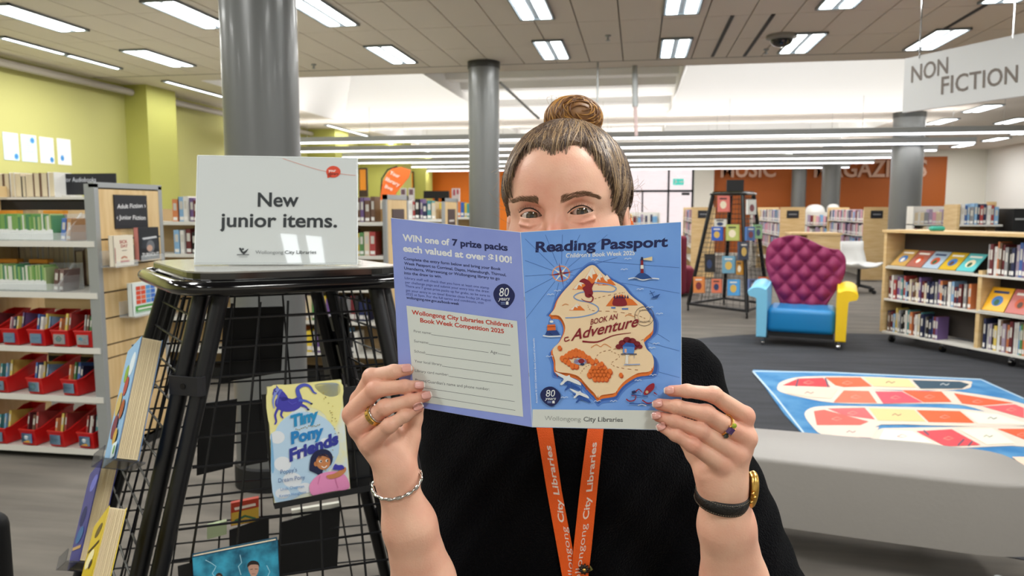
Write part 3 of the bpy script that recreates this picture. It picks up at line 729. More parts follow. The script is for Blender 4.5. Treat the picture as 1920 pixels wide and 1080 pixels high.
for k, (Y, H, nm) in enumerate(rows_):
    sz = [1.39, 1.11, .83, .55, .27]
    bookcase_row(-6.9, -2.05, Y, H, .62, '%s low library shelving row with silver framed oak end' % nm, sz)
    if k == 0: spans = [(-4.0, -3.4, 0), (-2.6, -2.15, 0), (-4.0, -3.4, 1), (-3.2, -2.15, 1), (-3.5, -2.3, 2), (-3.3, -2.2, 3), (-3.3, -2.3, 4)]
    elif k == 1: spans = [(-3.3, -2.15, 0), (-3.3, -2.15, 1)]
    else: spans = [(-3.0, -2.1, 0)]
    for q, (a, b, si) in enumerate(spans):
        row((a, Y+.02), (1, 0), b-a, sz[si], 'the %s row\'s %s shelf%s' % (nm, ['top', 'second', 'middle', 'fourth', 'lowest'][si], ', left part' if (k == 0 and a < -3.9) else ''), 'books of the %s low shelving row' % nm, hr=(.17, .22), seed=k*20+q, cols=mixed, depth=.16, wr=(.03, .055), far=(k == 2 or si > 2))
    if k < 2:
        MB().box((-2.7 if k else -2.85, Y+.20, H-.228), (-2.4 if k else -2.55, Y+.24, H-.05)).build('black_bookend_panel', black_matte)
        tag(bpy.context.scene.collection.objects[-1], 'black end stop panel between the books of the %s row' % nm, 'bookend', 'black end stop panels')
# things standing near the desk far left
p = ony(795, 372, 12.5); q = ony(842, 358, 12.5)
t = thing('monitor', 'wide black computer monitor seen over the low shelves', 'monitor', (p[0], 12.5, 1.42))
MB().box((p[0], 12.47, p[2]), (q[0], 12.53, q[2])).build('screen', black_matte, t, world=True); MB().box(((p[0]+q[0])/2-.03, 12.48, 1.042), ((p[0]+q[0])/2+.03, 12.52, p[2])).build('stand', black_matte, t, world=True)
dk = MB().box((-4.0, 12.2, 1.0), (-1.2, 13.0, 1.04), white_paint).box((-4.0, 12.25, 0), (-1.2, 12.3, 1.0), wood).box((-4.0, 12.2, 0), (-3.95, 13, 1), wood).box((-1.25, 12.2, 0), (-1.2, 13, 1), wood).build('service_desk'); tag(dk, 'long pale service desk carrying the black monitor', 'desk')
p = ony(847, 372, 11); q = ony(862, 353, 11)
t = thing('poster_stand', 'small white and pink poster standing by the orange wall', 'poster', ((p[0]+q[0])/2, 12.6, 1.04)); 
p = ony(847, 373, 12.6); q = ony(862, 353, 12.6)
MB().box((p[0], 12.6, 1.04), (q[0], 12.62, q[2]), ink('#efe6e6')).build('card', None, t, world=True)
MB().box((p[0]+.03, 12.59, q[2]-.12), (p[0]+.06, 12.6, q[2]-.02), ink('#c03a5a')).box((q[0]-.05, 12.59, q[2]-.1), (q[0]-.02, 12.6, q[2]-.02), ink('#c03a5a')).build('card_print', None, t, world=True)
for i, px in enumerate((756, 771)):
    p = ony(px, 360, 11.2); k = MB().box((p[0]-.045, 11.2, 1.4), (p[0]+.045, 11.23, p[2]+.06), ink('#dcd7da')).box((p[0]-.03, 11.19, p[2]-.04), (p[0]+.03, 11.2, p[2]+.04), ink('#7a5c66')).build('leaflet_card'); tag(k, 'small leaflet card standing on the far shelving, %s of two' % ['left', 'right'][i], 'card', 'leaflet cards')
lk = MB().box((-3.6, 11.05, 0), (-2.9, 11.5, 1.4), wood).box((-3.62, 11.03, 1.37), (-2.88, 11.52, 1.4), wood).build('oak_cabinet'); tag(lk, 'oak cabinet behind the low shelving rows carrying two leaflet cards', 'cabinet')
# orange feather banner
t = thing('feather_banner', 'orange feather banner with white writing, on a slanting pole', 'banner', ony(735, 372, 13.4)*np.array([1, 1, 0]))
pl = Plane((0, 13.4, 0), (1, 13.4, 0), (0, 13.4, 1))
P = Print(lambda x, y, e: pl.at(x, y, e), .004)
bo = [(735, 316), (752, 313), (770, 319), (766, 332), (755, 346), (742, 362), (738, 400), (712, 400), (714, 362), (718, 340), (725, 325)]
mb = MB(); A = [pl.at(x, y, 0) for x, y in bo]; Bk = [a+np.array([0, .03, 0]) for a in A]; n = len(A)
mb.add(A+Bk, [tuple(range(n)), tuple(range(2*n-1, n-1, -1))]+[(i, (i+1) % n, n+(i+1) % n, n+i) for i in range(n)], mat('banner_orange', '#f0712a', .6)); mb.build('flag', None, t, world=True)
P.layer(3).text('Your', (730, 326), (748, 334), 7, '#f6e6da', .02).text('library', (722, 338), (748, 350), 7, '#f6e6da', .02).text('live', (721, 352), (735, 358), 7, '#f6e6da', .02); P.build('banner_lettering', t)
MB().tube([pl.at(711, 470, -.05)*np.array([1, 1, 0]), pl.at(712, 400, -.05), pl.at(716, 335, -.05), pl.at(727, 318, -.05), pl.at(745, 312, -.05)], .015, black_matte).build('pole', None, t, world=True)

# ================================================================== FAR RIGHT SHELVING UNITS
def far_unit(px0, px1, Y, L, H, label, nshelf=4, wch=.0):
    A = ony(px0, 400, Y); B = ony(px1, 400, Y); x0, x1 = A[0], B[0]
    t = thing('oak_shelving', label, 'shelving', (x0, Y, 0))
    MB().box((x0, Y, .03), (x1, Y+.03, H), wood).build('end_panel', None, t, world=True)
    MB().box((x0, Y+L, .03), (x1, Y+L+.03, H), wood).build('end_panel', None, t, world=True)
    MB().box(((x0+x1)/2-.01, Y+.03, .05), ((x0+x1)/2+.01, Y+L, H-.05), shelf_white).build('divider', None, t, world=True)
    zz = [H-.3-k*.29 for k in range(nshelf)]
    for z in zz: MB().box((x0+.01, Y+.03, z-.02), (x1-.01, Y+L, z), shelf_white).build('shelf', None, t, world=True)
    m = (px0+px1)/2; p = ony(m, 403, Y-.005); MB().box((x0+.13, Y-.012, H-.23), (x1-.13, Y, H-.07), black_sign).box((x0+.17, Y-.014, H-.16), (x1-.17, Y-.012, H-.14), ink('#8c8f94')).build('end_sign', None, t, world=True)
    return x0, x1, zz
pale = ['white', 'pink', 'mauve', 'cream', 'light blue', 'grey', 'white', 'dark red', 'mauve', 'navy', 'pink']
for k, (a, b, nm) in enumerate([(1297, 1341, 'left oak shelving end, behind the black tower'), (1463, 1510, 'middle oak shelving end with a black sign'), (1620, 1668, 'right oak shelving end beside the grey column')]):
    x0, x1, zz = far_unit(a, b, 16.5, 3.0, 1.54, nm+', far away')
    for si in range(3):
        row((x0+.02, 19.4), (0, -1), 2.8, zz[si], '', 'pale books of the '+nm.split(',')[0], wr=(.04, .07), hr=(.2, .25), cols=pale, seed=50+k*5+si, depth=.14, far=True)
# extra pale book units further back between them
def far_block(px0, px1, Y, H, label, grp, seed, rowsn=3):
    A = ony(px0, 400, Y); B = ony(px1, 400, Y); t = thing('white_shelving', label, 'shelving', (A[0], Y, 0))
    MB().box((A[0], Y+.3, 0), (B[0], Y+.33, H), shelf_white).box((A[0], Y, 0), (A[0]+.03, Y+.3, H), shelf_white).box((B[0]-.03, Y, 0), (B[0], Y+.3, H), shelf_white).build('carcass', None, t, world=True)
    zz = [H-.32-k*.3 for k in range(rowsn)]
    for z in zz: MB().box((A[0], Y, z-.02), (B[0], Y+.3, z)).build('shelf', shelf_white, t, world=True)
    for i, z in enumerate(zz): row((A[0]+.04, Y+.02), (1, 0), B[0]-A[0]-.08, z, 'level %s of the %s' % (['one', 'two', 'three'][i], label.split(' standing')[0]), grp, wr=(.04, .08), hr=(.19, .27), cols=pale, seed=seed+i, depth=.15, far=True)
far_block(1410, 1458, 20.2, 1.5, 'white shelves of pale books standing left of the middle oak end', 'far pale books left of the middle oak end', 90)
far_block(1512, 1566, 20.1, 1.42, 'magazine shelves of pink and red covers standing between the oak ends', 'far magazines between the oak ends', 95, 2)
far_block(1712, 1792, 14.5, 1.55, 'white shelves of pale books standing right of the grey column', 'far pale books right of the grey column', 99, 3)
far_block(1180, 1238, 19.0, 1.42, 'white shelves standing in front of the entrance glass', 'far books in front of the entrance', 120, 2)
x = ony(1483, 480, 15.3)[0]; x2 = ony(1575, 480, 15.3)[0]; xm = ony(1512, 480, 15.3)[0]
t = thing('oak_cabinet', 'low oak cabinet with an open bay behind the armchair', 'cabinet', (x, 15.3, 0))
MB().box((x-.02, 15.28, 1.0), (x2+.02, 15.9, 1.04), wood).build('top', None, t, world=True)
MB().box((xm, 15.3, .03), (x2, 15.32, 1.0), wood).build('door', None, t, world=True)
MB().box((x, 15.3, .03), (x+.03, 15.9, 1.0), wood).box((x2-.03, 15.32, .03), (x2, 15.9, 1), wood).box((x, 15.87, .03), (x2, 15.9, 1), wood).box((xm, 15.32, .03), (xm+.02, 15.9, 1), wood).box((x+.03, 15.3, .5), (xm, 15.87, .53), wood).build('carcass', None, t, world=True)
# white counter pieces
p = ony(1508, 390, 22); q = ony(1541, 390, 22); k = MB().rbox((p[0], 21.4, 0), (q[0], 22.1, 1.62), .2, white_paint).build('reception_pod', smooth=True); tag(k, 'rounded white counter far behind the oak ends, left one', 'counter', 'rounded white counters')
p = ony(1546, 390, 22); q = ony(1566, 390, 22); k = MB().rbox((p[0], 21.4, 0), (q[0], 21.9, 1.64), .15, white_paint).build('reception_pod', smooth=True); tag(k, 'rounded white counter far behind the oak ends, right one', 'counter', 'rounded white counters')
# white task chair
p = onz(1612, 512, 0); cx, cy = p[0], 14.2; cx = ony(1612, 480, 14.2)[0]
t = thing('office_chair', 'white shell office chair on black castors behind the bookcase', 'chair', (cx, cy, 0), .5)
m = MB()
prof = [(-.26, .50), (-.1, .47), (.12, .48), (.22, .58), (.27, .78), (.28, .92)]; V = []; 
for i, (y, z) in enumerate(prof):
    for j, s_ in enumerate(np.linspace(-1, 1, 9)):
        V.append((s_*.27*(1-.1*(i > 3)*abs(s_)), y-abs(s_)**3*.1*(i > 2), z+abs(s_)**3*(.07 if i < 3 else 0)))
Fq = [(i*9+j, i*9+j+1, (i+1)*9+j+1, (i+1)*9+j) for i in range(5) for j in range(8)]
m.add(V, Fq, white_paint); o = m.build('shell', None, t, smooth='all'); sm = o.modifiers.new('s', 'SOLIDIFY'); sm.thickness = .03
MB().tube([(0, 0, .47), (0, 0, .12)], .03, black_matte).build('stem', None, t)
for k in range(5):
    a = 2*PI*k/5; c = (math.cos(a)*.29, math.sin(a)*.29); MB().tube([(0, 0, .14), (c[0], c[1], .09)], [.03, .018], black_matte).build('base_arm', None, t)
    MB().tube([(c[0]-.02*math.sin(a), c[1]+.02*math.cos(a), .035), (c[0]+.02*math.sin(a), c[1]-.02*math.cos(a), .035)], .034, black_matte, n=12).build('castor', None, t)
# maroon seats seen beside the booklet
mar = mat('maroon_fabric', '#7a2238', .8)
p = onz(1284, 540, 0)
xs0 = ony(1262, 480, 12.9)[0]; xs1 = ony(1288, 480, 12.9)[0]; xs2 = ony(1305, 480, 12.9)[0]
t = thing('maroon_sofa', 'maroon fabric sofa just right of the booklet', 'sofa', (xs1, 12.9, 0))
MB().rbox((xs0-1.0, 12.9, .05), (xs1, 13.1, 1.05), .06).build('back', mar, t, world=True, smooth=True)
MB().rbox((xs0-1.0, 13.08, .05), (xs2, 13.7, .5), .06).build('seat', mar, t, world=True, smooth=True)
# shelf unit on the far right by the cream wall + black equipment
Yk = 9.6; A = ony(1793, 430, Yk); B = ony(1885, 430, Yk)
t = thing('oak_display_unit', 'raised oak display unit of blue and white books behind the bookcase', 'shelving', (A[0], Yk, 0))
z_ = ony(1800, 421, Yk)[2]; zt_ = ony(1800, 383, Yk)[2]
MB().box((A[0], Yk, 0), (A[0]+.03, Yk+.4, zt_), wood).build('end_panel', None, t, world=True); MB().box((A[0]+.4, Yk+.19, 0), (A[0]+.5, Yk+.22, zt_+.03), wood).build('post', None, t, world=True)
MB().box((A[0]+.03, Yk, z_-.02), (B[0]-.03, Yk+.4, z_), shelf_white).build('shelf', None, t, world=True); MB().box((A[0]+.03, Yk+.38, .1), (B[0], Yk+.4, zt_-.05), wood).build('back_panel', None, t, world=True)
row((A[0]+.05, Yk+.03), (1, 0), B[0]-A[0]-.1, z_, 'the raised oak display unit', 'books of the raised oak display unit', wr=(.025, .05), hr=(.2, .26), cols=['grey', 'white', 'light blue', 'blue', 'red', 'teal', 'white', 'navy'], seed=140)
k = FAR.build('shelved_books'); tag(k, 'far away pale and coloured books packed on the distant shelving units', 'books', kind='stuff')
k = MB().box((ony(1893, 400, Yk)[0], Yk-.1, 0), (ony(1990, 400, Yk)[0], Yk+.5, ony(1900, 391, Yk)[2]), black_matte).box((ony(1896, 400, Yk)[0], Yk-.12, ony(1900, 409, Yk)[2]-.02), (ony(1990, 400, Yk)[0], Yk-.1, ony(1900, 409, Yk)[2]), silver).build('black_equipment_cabinet'); tag(k, 'black equipment cabinet with a silver line at the right edge', 'cabinet')

# ================================================================== SLANTED OAK BOOKCASE (right)
def floorpt(x, y): return onz(x, y, 0)
th_ = math.atan((440-960)/FPX)       # its long edges run to a vanishing point left of centre
di = FWH*math.cos(th_)+RT*math.sin(th_); di = di[:2]/np.linalg.norm(di[:2])      # toward the far end
Lf = onz(1648, 640, 0)               # far-left front foot
ORG = Lf[:2]; dx_ = -di; L = 3.0     # dx_ : from far-left end to the near right end
rzb = math.atan2(dx_[1], dx_[0])
t = thing('oak_bookcase', 'slanted oak bookcase on castors with three shelves of books', 'bookcase', (ORG[0], ORG[1], 0), rzb)
Mb = RM[t.name]
# local frame: x along the case toward the camera side, y = away from the viewer side
n_l = np.array([-dx_[1], dx_[0]])
sgn = 1 if n_l@(ORG) > 0 else -1
H = 1.27; D = .55*sgn; y0, y1 = (0, D) if sgn > 0 else (D, 0)
f0 = 0
def fb_(x0, x1, ya, yb, z0, z1): ya, yb = ya*sgn, yb*sgn; return ((x0, min(ya, yb), z0), (x1, max(ya, yb), z1))
MB().box(*fb_(0, .035, 0, .55, .12, H-.03)).build('end_panel', wood, t); MB().box(*fb_(L-.035, L, 0, .55, .12, H-.03)).build('end_panel', wood, t)
MB().box(*fb_(-.02, L+.02, -.015, .57, H-.03, H)).build('top_board', wood, t)
MB().box(*fb_(.035, L-.035, .27, .29, .15, H-.03)).build('back_panel', mat('dark_back', '#3a3430', .8), t)
shz = [.13, .50, .86]
for z in shz: MB().box(*fb_(.035, L-.035, 0, .27, z-.02, z)).build('shelf', shelf_white, t)
MB().box(*fb_(1.15, 1.19, .01, .27, .13, .9)).build('divider', wood, t)
for x_ in (.1, .75, 1.5, 2.3, 2.9):
    for yy in (.08, .47):
        m = MB(); m.tube([(x_, (yy)*sgn, .12), (x_, yy*sgn, .07)], .012, silver); m.tube([(x_-.015, yy*sgn, .038), (x_+.015, yy*sgn, .038)], .037, black_gloss, n=14); m.box((x_-.03, yy*sgn-.012, .05), (x_+.03, yy*sgn+.012, .085), chrome); m.build('castor', None, t, smooth=True)
def loc2w(x, y): v = Mb @ Vector((x, y*sgn, 0)); return (v.x, v.y)
d2 = tuple(dx_) if sgn > 0 else tuple(dx_)
def brow(xa, xb, z, where, seed, hr=(.2, .27), cols=mixed, wr=(.02, .036)):
    o_ = loc2w(xa, .03)
    if sgn > 0: row(o_, tuple(dx_), xb-xa, z, where, 'books of the slanted oak bookcase', wr=wr, hr=hr, cols=cols, seed=seed, depth=.18)
    else:
        o_ = loc2w(xb, .03); row(o_, tuple(-dx_), xb-xa, z, where, 'books of the slanted oak bookcase', wr=wr, hr=hr, cols=cols, seed=seed, depth=.18)
mx2 = mixed+['grey', 'mauve', 'brown', 'white', 'dark red', 'navy', 'purple']
brow(.05, 1.1, .50, 'the bookcase\'s middle shelf', 201, cols=mx2); brow(.05, .72, .13, 'the bookcase\'s bottom left shelf', 202, cols=mx2, hr=(.2, .27))
brow(1.22, 1.95, .86, 'the bookcase\'s top right shelf', 203, cols=mx2, hr=(.25, .33)); brow(1.22, 1.84, .13, 'the bookcase\'s bottom right shelf', 204, cols=mx2, hr=(.24, .31))
# face-out picture books on sloping ledges
def faceout(xa, n, z, w_, h_, cols, where, names, lean=.5):
    MB().box(*fb_(xa-.02, xa+n*(w_+.012), -.0, .03, z-.01, z+.012)).build('display_lip', shelf_white, t)
    for i in range(n):
        a = Mb @ Vector((xa+i*(w_+.012), .03*sgn, z+.003)); tt = thing('picture_book', '%s picture book lying face out on %s' % (names[i], where), 'book', tuple(a), rzb, 'face-out picture books of the slanted bookcase')
        T = Matrix.Rotation(-(PI/2-lean)*sgn if False else 0, 4, 'X')
        s = math.sin(lean); c = math.cos(lean)
        def L3(u, v, e, w_=w_, h_=h_): return np.array([u*w_, sgn*(v*h_*c-e*s), v*h_*s+e*c+.012])
        col = cols[i]; m = MB(); cm = mat('cover_'+col.lstrip('#'), col, .35)
        V = [L3(u, v, e) for e in (0, .008) for (u, v) in ((0, 0), (1, 0), (1, 1), (0, 1))]
        m.add(V, [(0, 1, 2, 3), (4, 5, 6, 7), (0, 1, 5, 4), (1, 2, 6, 5), (2, 3, 7, 6), (3, 0, 4, 7)], cm); m.build('cover', None, tt)
        P = Print(lambda u, v, e, L3=L3: L3(u, v, .0085+e), .0006); R = random.Random(i+int(z*100))
        P.line([(.15, .8), (.85, .8)], .1, R.choice(['#f2efe6', '#233a6b', '#7c1f2a'])).ell(.5, .42, .25, .22, R.choice(['#efe2c0', '#c9552f', '#3c77b8', '#e7c54a'])).layer().ell(.5, .36, .12, .13, R.choice(['#583c2c', '#2d5a3c', '#e7e3da'])); P.build('cover_print', tt, world=False)
faceout(.08, 5, .86, .19, .26, ['#c8a15a', '#b06a5c', '#a9bfd2', '#d4b02e', '#62c4c8'], 'the top shelf of the slanted bookcase', ['ochre', 'rosy brown', 'pale blue', 'mustard', 'turquoise'], .7)
faceout(1.2, 3, .50, .22, .26, ['#f0b423', '#c06a62', '#2f5bb5'], 'the middle shelf of the slanted bookcase', ['yellow', 'dusty red', 'royal blue'], 1.0)
faceout(1.92, 1, .50, .22, .2, ['#a08a5c'], 'the middle shelf of the slanted bookcase', ['olive brown'], .9)
for i in range(6):
    v = loc2w(1.88, .03); book(v[0], v[1], .13+.033+i*.032, .03, .2, .22, rzb, ['purple', 'navy', 'white', 'mauve', 'white', 'navy'][i], '%s book lying flat, %s from the bottom of the bookcase pile' % (['purple', 'navy', 'white', 'mauve', 'off white', 'dark navy'][i], ordw(i)), 'pile of books at the bookcase bottom right', PI/2)
v = Mb @ Vector((.58, .1*sgn, H)); tag(MB().rbox((v[0]-.07, v[1]-.05, H), (v[0]+.07, v[1]+.05, H+.05), .03, ink('#2f9a86')).build('desk_tidy', smooth=True), 'small turquoise object on top of the slanted bookcase', 'box')

# ================================================================== ARMCHAIR
magenta = mat('magenta_velvet', '#7c144a', .65, bump=(200, .1)); skyv = mat('sky_blue_vinyl', '#79bfe0', .4); bluev = mat('blue_vinyl', '#1379b5', .35, bump=(40, .05)); yellowv = mat('yellow_vinyl', '#ecc51c', .4)
p = onz(1512, 655, 0); t = thing('armchair', 'big tufted magenta armchair with blue seat and one yellow arm', 'armchair', (p[0]+.03, p[1]+.42, 0), -.24)
t.scale = (.87, .88, .955)
W = .60
def S(u, v):   # tufted back: u -1..1 across, v 0..1 up
    # heart shaped outline: wide top, pinched base
    hw = .27+.225*math.sin(min(1, v/.72)*PI/2)**1.6
    if v > .8: hw *= math.sqrt(max(0, 1-((v-.8)/.32)**2*.9))
    x = u*hw; topz = 1.18+.06*math.cos((u+.35)*2.6)-.03*u
    z = .36+v*(topz-.36)
    d = 0
    # diamond tufts
    a = x/.115; b = z/.115; q = (math.cos(PI*(a+b))*math.cos(PI*(a-b)))
    g = abs(math.sin(PI*(a+b)/2))*abs(math.sin(PI*(a-b)/2))
    d = .07*g**.6*(1-abs(u)**6)
    return (x, .18+.14*v-d-.0*u*u+.10*abs(u)**3*0, z)
m = MB(); NU, NV = 64, 80; V = [S(-1+2*i/NU, j/NV) for j in range(NV+1) for i in range(NU+1)]; nb = len(V)
V += [(x, y+.16-.05*abs(-1+2*(k % (NU+1))/NU)**4, z) for k, (x, y, z) in enumerate([(v[0], .18+.14*((k//(NU+1))/NV), v[2]) for k, v in enumerate(V)])]
Fq = [(j*(NU+1)+i, j*(NU+1)+i+1, (j+1)*(NU+1)+i+1, (j+1)*(NU+1)+i) for j in range(NV) for i in range(NU)]
Fq += [tuple(q+nb for q in f[::-1]) for f in Fq]
bd = [j*(NU+1) for j in range(NV+1)]+[NV*(NU+1)+i for i in range(1, NU+1)]+[j*(NU+1)+NU for j in range(NV-1, -1, -1)]+[i for i in range(NU-1, -1, -1)]
Fq += [(bd[i], bd[(i+1) % len(bd)], bd[(i+1) % len(bd)]+nb, bd[i]+nb) for i in range(len(bd))]
m.add(V, Fq, magenta); ob = m.build('backrest', None, t, smooth='all')
for i in range(-5, 6):      # buttons at the tuft crossings
    for j in range(3, 11):
        if (i+j) % 2: continue
        x, z = i*.115, j*.115
        v = (z-.36)/(1.18-.36)
        if v < .06 or v > .93 or abs(x) > (.27+.225*math.sin(min(1, v/.72)*PI/2)**1.6)*.88: continue
        MB().rbox((x-.012, .165+.14*v, z-.012), (x+.012, .185+.14*v, z+.012), .01).build('button', magenta, ob, smooth=True)
MB().rbox((-.40, -.40, .16), (.40, .28, .44), .06, n=4).build('seat_cushion', bluev, t, smooth='all')
def arm(sx, col):
    # profile across x,z: slab with outward scroll
    pr = [(.40, .10), (.40, .62), (.43, .665), (.50, .69), (.58, .68), (.635, .64), (.63, .59), (.58, .575), (.54, .56), (.53, .50), (.52, .10)]
    pr = [(sx*a, b) for a, b in smoothpath(pr, 3)]
    m = MB(); n = len(pr); V = []
    for y, sc in ((-.46, .96), (-.445, 1.0), (0, 1), (.30, 1.0)):
        for a, b in pr: c0 = (sx*.47, .4); V.append((c0[0]+(a-c0[0])*sc, y, c0[1]+(b-c0[1])*sc+(.03*(y > .1))))
    Fq = [(i*n+k, i*n+(k+1) % n, (i+1)*n+(k+1) % n, (i+1)*n+k) for i in range(3) for k in range(n)]+[tuple(range(n)), tuple(range(3*n, 4*n))[::-1]]
    m.add(V, Fq, col); return m.build('armrest', None, t, smooth=True)
arm(-1, skyv)['label'] = 'sky blue scrolled armrest'; arm(1, yellowv)['label'] = 'yellow scrolled armrest'
MB().box((-.38, -.36, .11), (.38, .3, .17)).build('seat_base', black_matte, t)
for x_ in (-.44, .44):
    for y_ in (-.38, .26):
        m = MB(); m.tube([(x_, y_, .12), (x_, y_, .06)], .02, chrome); m.tube([(x_-.018, y_, .036), (x_+.018, y_, .036)], .036, chrome, n=14); m.build('castor', None, t, smooth=True)

# ================================================================== BENCH
bench_m = mat('grey_bench_vinyl', '#96928d', .45, bump=(60, .06)); bench_side = mat('grey_bench_side', '#7b7672', .5, bump=(60, .06))
fr = [onz(x, y, .45)[:2] for x, y in ((1250, 842), (1415, 858), (1574, 876), (1730, 893), (1880, 908))]
e0 = fr[0]+(fr[0]-fr[1])*.9
bk = [onz(x, y, .45)[:2] for x, y in ((1885, 852), (1760, 833), (1600, 818), (1419, 802), (1300, 797))]
out = smoothpath([e0, *fr, onz(1955, 900, .45)[:2], *bk, bk[-1]+(e0-fr[0])], 4, True)
t = thing('bench', 'long grey upholstered bench with a rounded end beside the rug', 'bench', (out[0][0], out[0][1], 0))
cen = out.mean(0); m = MB(); V = []; n = len(out)
for z, ins in ((.155, .012), (.160, 0), (.432, 0), (.441, .002), (.448, .008), (.4515, .017)):
    for i, q in enumerate(out):
        tg = out[(i+1) % n]-out[i-1]; tg = tg/np.linalg.norm(tg); nr = np.array([tg[1], -tg[0]]); 
        if nr@(q-cen) < 0: nr = -nr
        V.append((*(q-nr*ins), z))
Fq = [(i*n+k, i*n+(k+1) % n, (i+1)*n+(k+1) % n, (i+1)*n+k) for i in range(5) for k in range(n)]+[tuple(range(n))[::-1], tuple(range(5*n, 6*n))]
m.add(V, Fq, bench_m); m.build('cushion', None, t, world=True, smooth=True)
for (px, py) in ((1890, 1075), (1480, 1010)):
    p = onz(px, py, .2); q = (p[0], p[1]+.06); MB().tube([(q[0], q[1], 0), (q[0], q[1], .156)], .016, silver).build('leg', None, t, world=True)
for f in (2, 8):
    q = out[f*4 % n]*.85+cen*.15; MB().tube([(q[0], q[1], 0), (q[0], q[1], .156)], .016, silver).build('leg', None, t, world=True)

# ================================================================== RUG
RZ = .014
rugP = [(1412, 693), (1500, 697), (1640, 703), (1845, 712), (1925, 752), (1990, 790), (1985, 868), (1800, 850), (1510, 818), (1470, 775)]
t = thing('rug', 'blue painted floor game rug with a winding path of coloured squares', 'rug', onz(1600, 750, 0))
F3 = [onz(x, y, RZ) for x, y in rugP]; V = [tuple(q) for q in F3]+[(q[0], q[1], .005) for q in F3]; n = len(F3)
MB().add(V, [tuple(range(n)), tuple(range(2*n-1, n-1, -1))]+[(i, (i+1) % n, n+(i+1) % n, n+i) for i in range(n)], mat('rug_blue', '#2c74ac', .9, noise=(4, '#5590bd'), bump=(150, .4))).build('rug_cloth', None, t, world=True)
P = Print(lambda x, y, e: onz(x, y, RZ+e), .0012)
def cz(x, y): return (1380+x/2.572, 660+y/2.572)
def cp(L): return [cz(*q) for q in L]
P.line(cp([(80, 92), (450, 98), (1180, 132), (1389, 225)]), 2.2, '#a9c6dc').line(cp([(80, 92), (190, 215), (335, 400)]), 3, '#b9cfdf')
band1 = cp([(200, 165), (225, 140), (330, 118), (600, 118), (850, 128), (1110, 138), (1135, 155), (1100, 180), (860, 185), (640, 180), (880, 190), (1050, 188), (1389, 250), (1389, 340), (1150, 270), (1020, 250), (700, 250), (470, 245), (300, 215), (210, 190)])
P.layer().poly(smoothpath(band1, 3, True), '#dccfc0')
band2 = cp([(330, 300), (360, 270), (440, 260), (640, 262), (1100, 275), (1389, 320), (1450, 352), (1100, 358), (700, 350), (670, 400), (560, 412), (420, 400), (360, 350)])
band3 = cp([(690, 372), (760, 366), (1000, 362), (1250, 358), (1460, 368), (1460, 460), (1330, 452), (1030, 462), (760, 430), (640, 412)])
P.poly(smoothpath(band3, 3, True), '#dccfc0').layer()
P.poly(smoothpath(band2, 3, True), '#dccfc0')
P.layer()
cells = [([(225, 160), (300, 128), (420, 124), (455, 168)], '#d8343c'), ([(430, 122), (600, 122), (655, 165), (520, 168), (480, 160)], '#e95a2c'), ([(615, 122), (830, 130), (868, 170), (665, 165)], '#f0cf95'), ([(850, 135), (1080, 142), (1125, 155), (1090, 176), (890, 176)], '#27475a'),
         ([(225, 172), (490, 176), (460, 225), (340, 215), (250, 198)], '#f0cdb8'), ([(520, 185), (640, 188), (680, 245), (470, 242)], '#e8694a'), ([(670, 190), (800, 190), (900, 243), (710, 248)], '#e2465a'), ([(800, 185), (990, 190), (1040, 240), (905, 242)], '#ee5a30'), ([(1050, 198), (1340, 245), (1180, 258), (1090, 248)], '#ee5c34'), ([(1190, 262), (1345, 252), (1389, 270), (1389, 318)], '#e45a60'),
         ([(440, 272), (620, 268), (670, 325), (520, 305)], '#e5595c'), ([(375, 285), (425, 278), (640, 335), (600, 352), (390, 352)], '#e55648'), ([(640, 270), (860, 278), (915, 335), (685, 330)], '#efc88a'), ([(870, 280), (1080, 285), (1150, 342), (930, 338)], '#e85a22'), ([(1095, 285), (1260, 300), (1420, 350), (1170, 345)], '#e9e6d4'),
         ([(400, 362), (690, 362), (660, 415), (470, 402)], '#f0cfc0'), ([(715, 372), (850, 382), (950, 440), (690, 420)], '#e4e6dc'), ([(870, 382), (1040, 372), (1180, 448), (1010, 455)], '#dc3c48'), ([(1075, 372), (1235, 368), (1345, 440), (1210, 446)], '#f0ead2'), ([(1260, 370), (1420, 370), (1450, 425), (1389, 420)], '#e9582e'),
         ([(1330, 505), (1460, 505), (1480, 620), (1400, 560)], '#eccdb6')]
for q, c in cells: P.poly(cp(q), c)
P.layer()
for q, c in cells[:-1]:
    cc = np.mean(q, 0); d = '#33454f' if c not in ('#27475a',) else '#cfd6d6'
    if c in ('#f0cf95', '#f0cdb8', '#efc88a', '#e9e6d4', '#f0ead2', '#f0cfc0', '#27475a'): P.line(cp([cc+(-22, 2), cc+(-8, -6), cc+(6, 3), cc+(22, -4)]), 1.2, d)
    else: P.line(cp([cc+(-25, 3), cc+(0, -7), cc+(25, 2), cc+(0, 9), cc+(-25, 3)]), 1.0, '#f09a88')
for a, b in (((300, 130), (290, 165)), ((430, 125), (445, 168)), ((905, 378), (930, 400)), ((1100, 420), (1070, 450)), ((1140, 430), (1120, 452))): P.line(cp([a, b]), 3, '#5a4a60')
P.build('rug_painting', t)
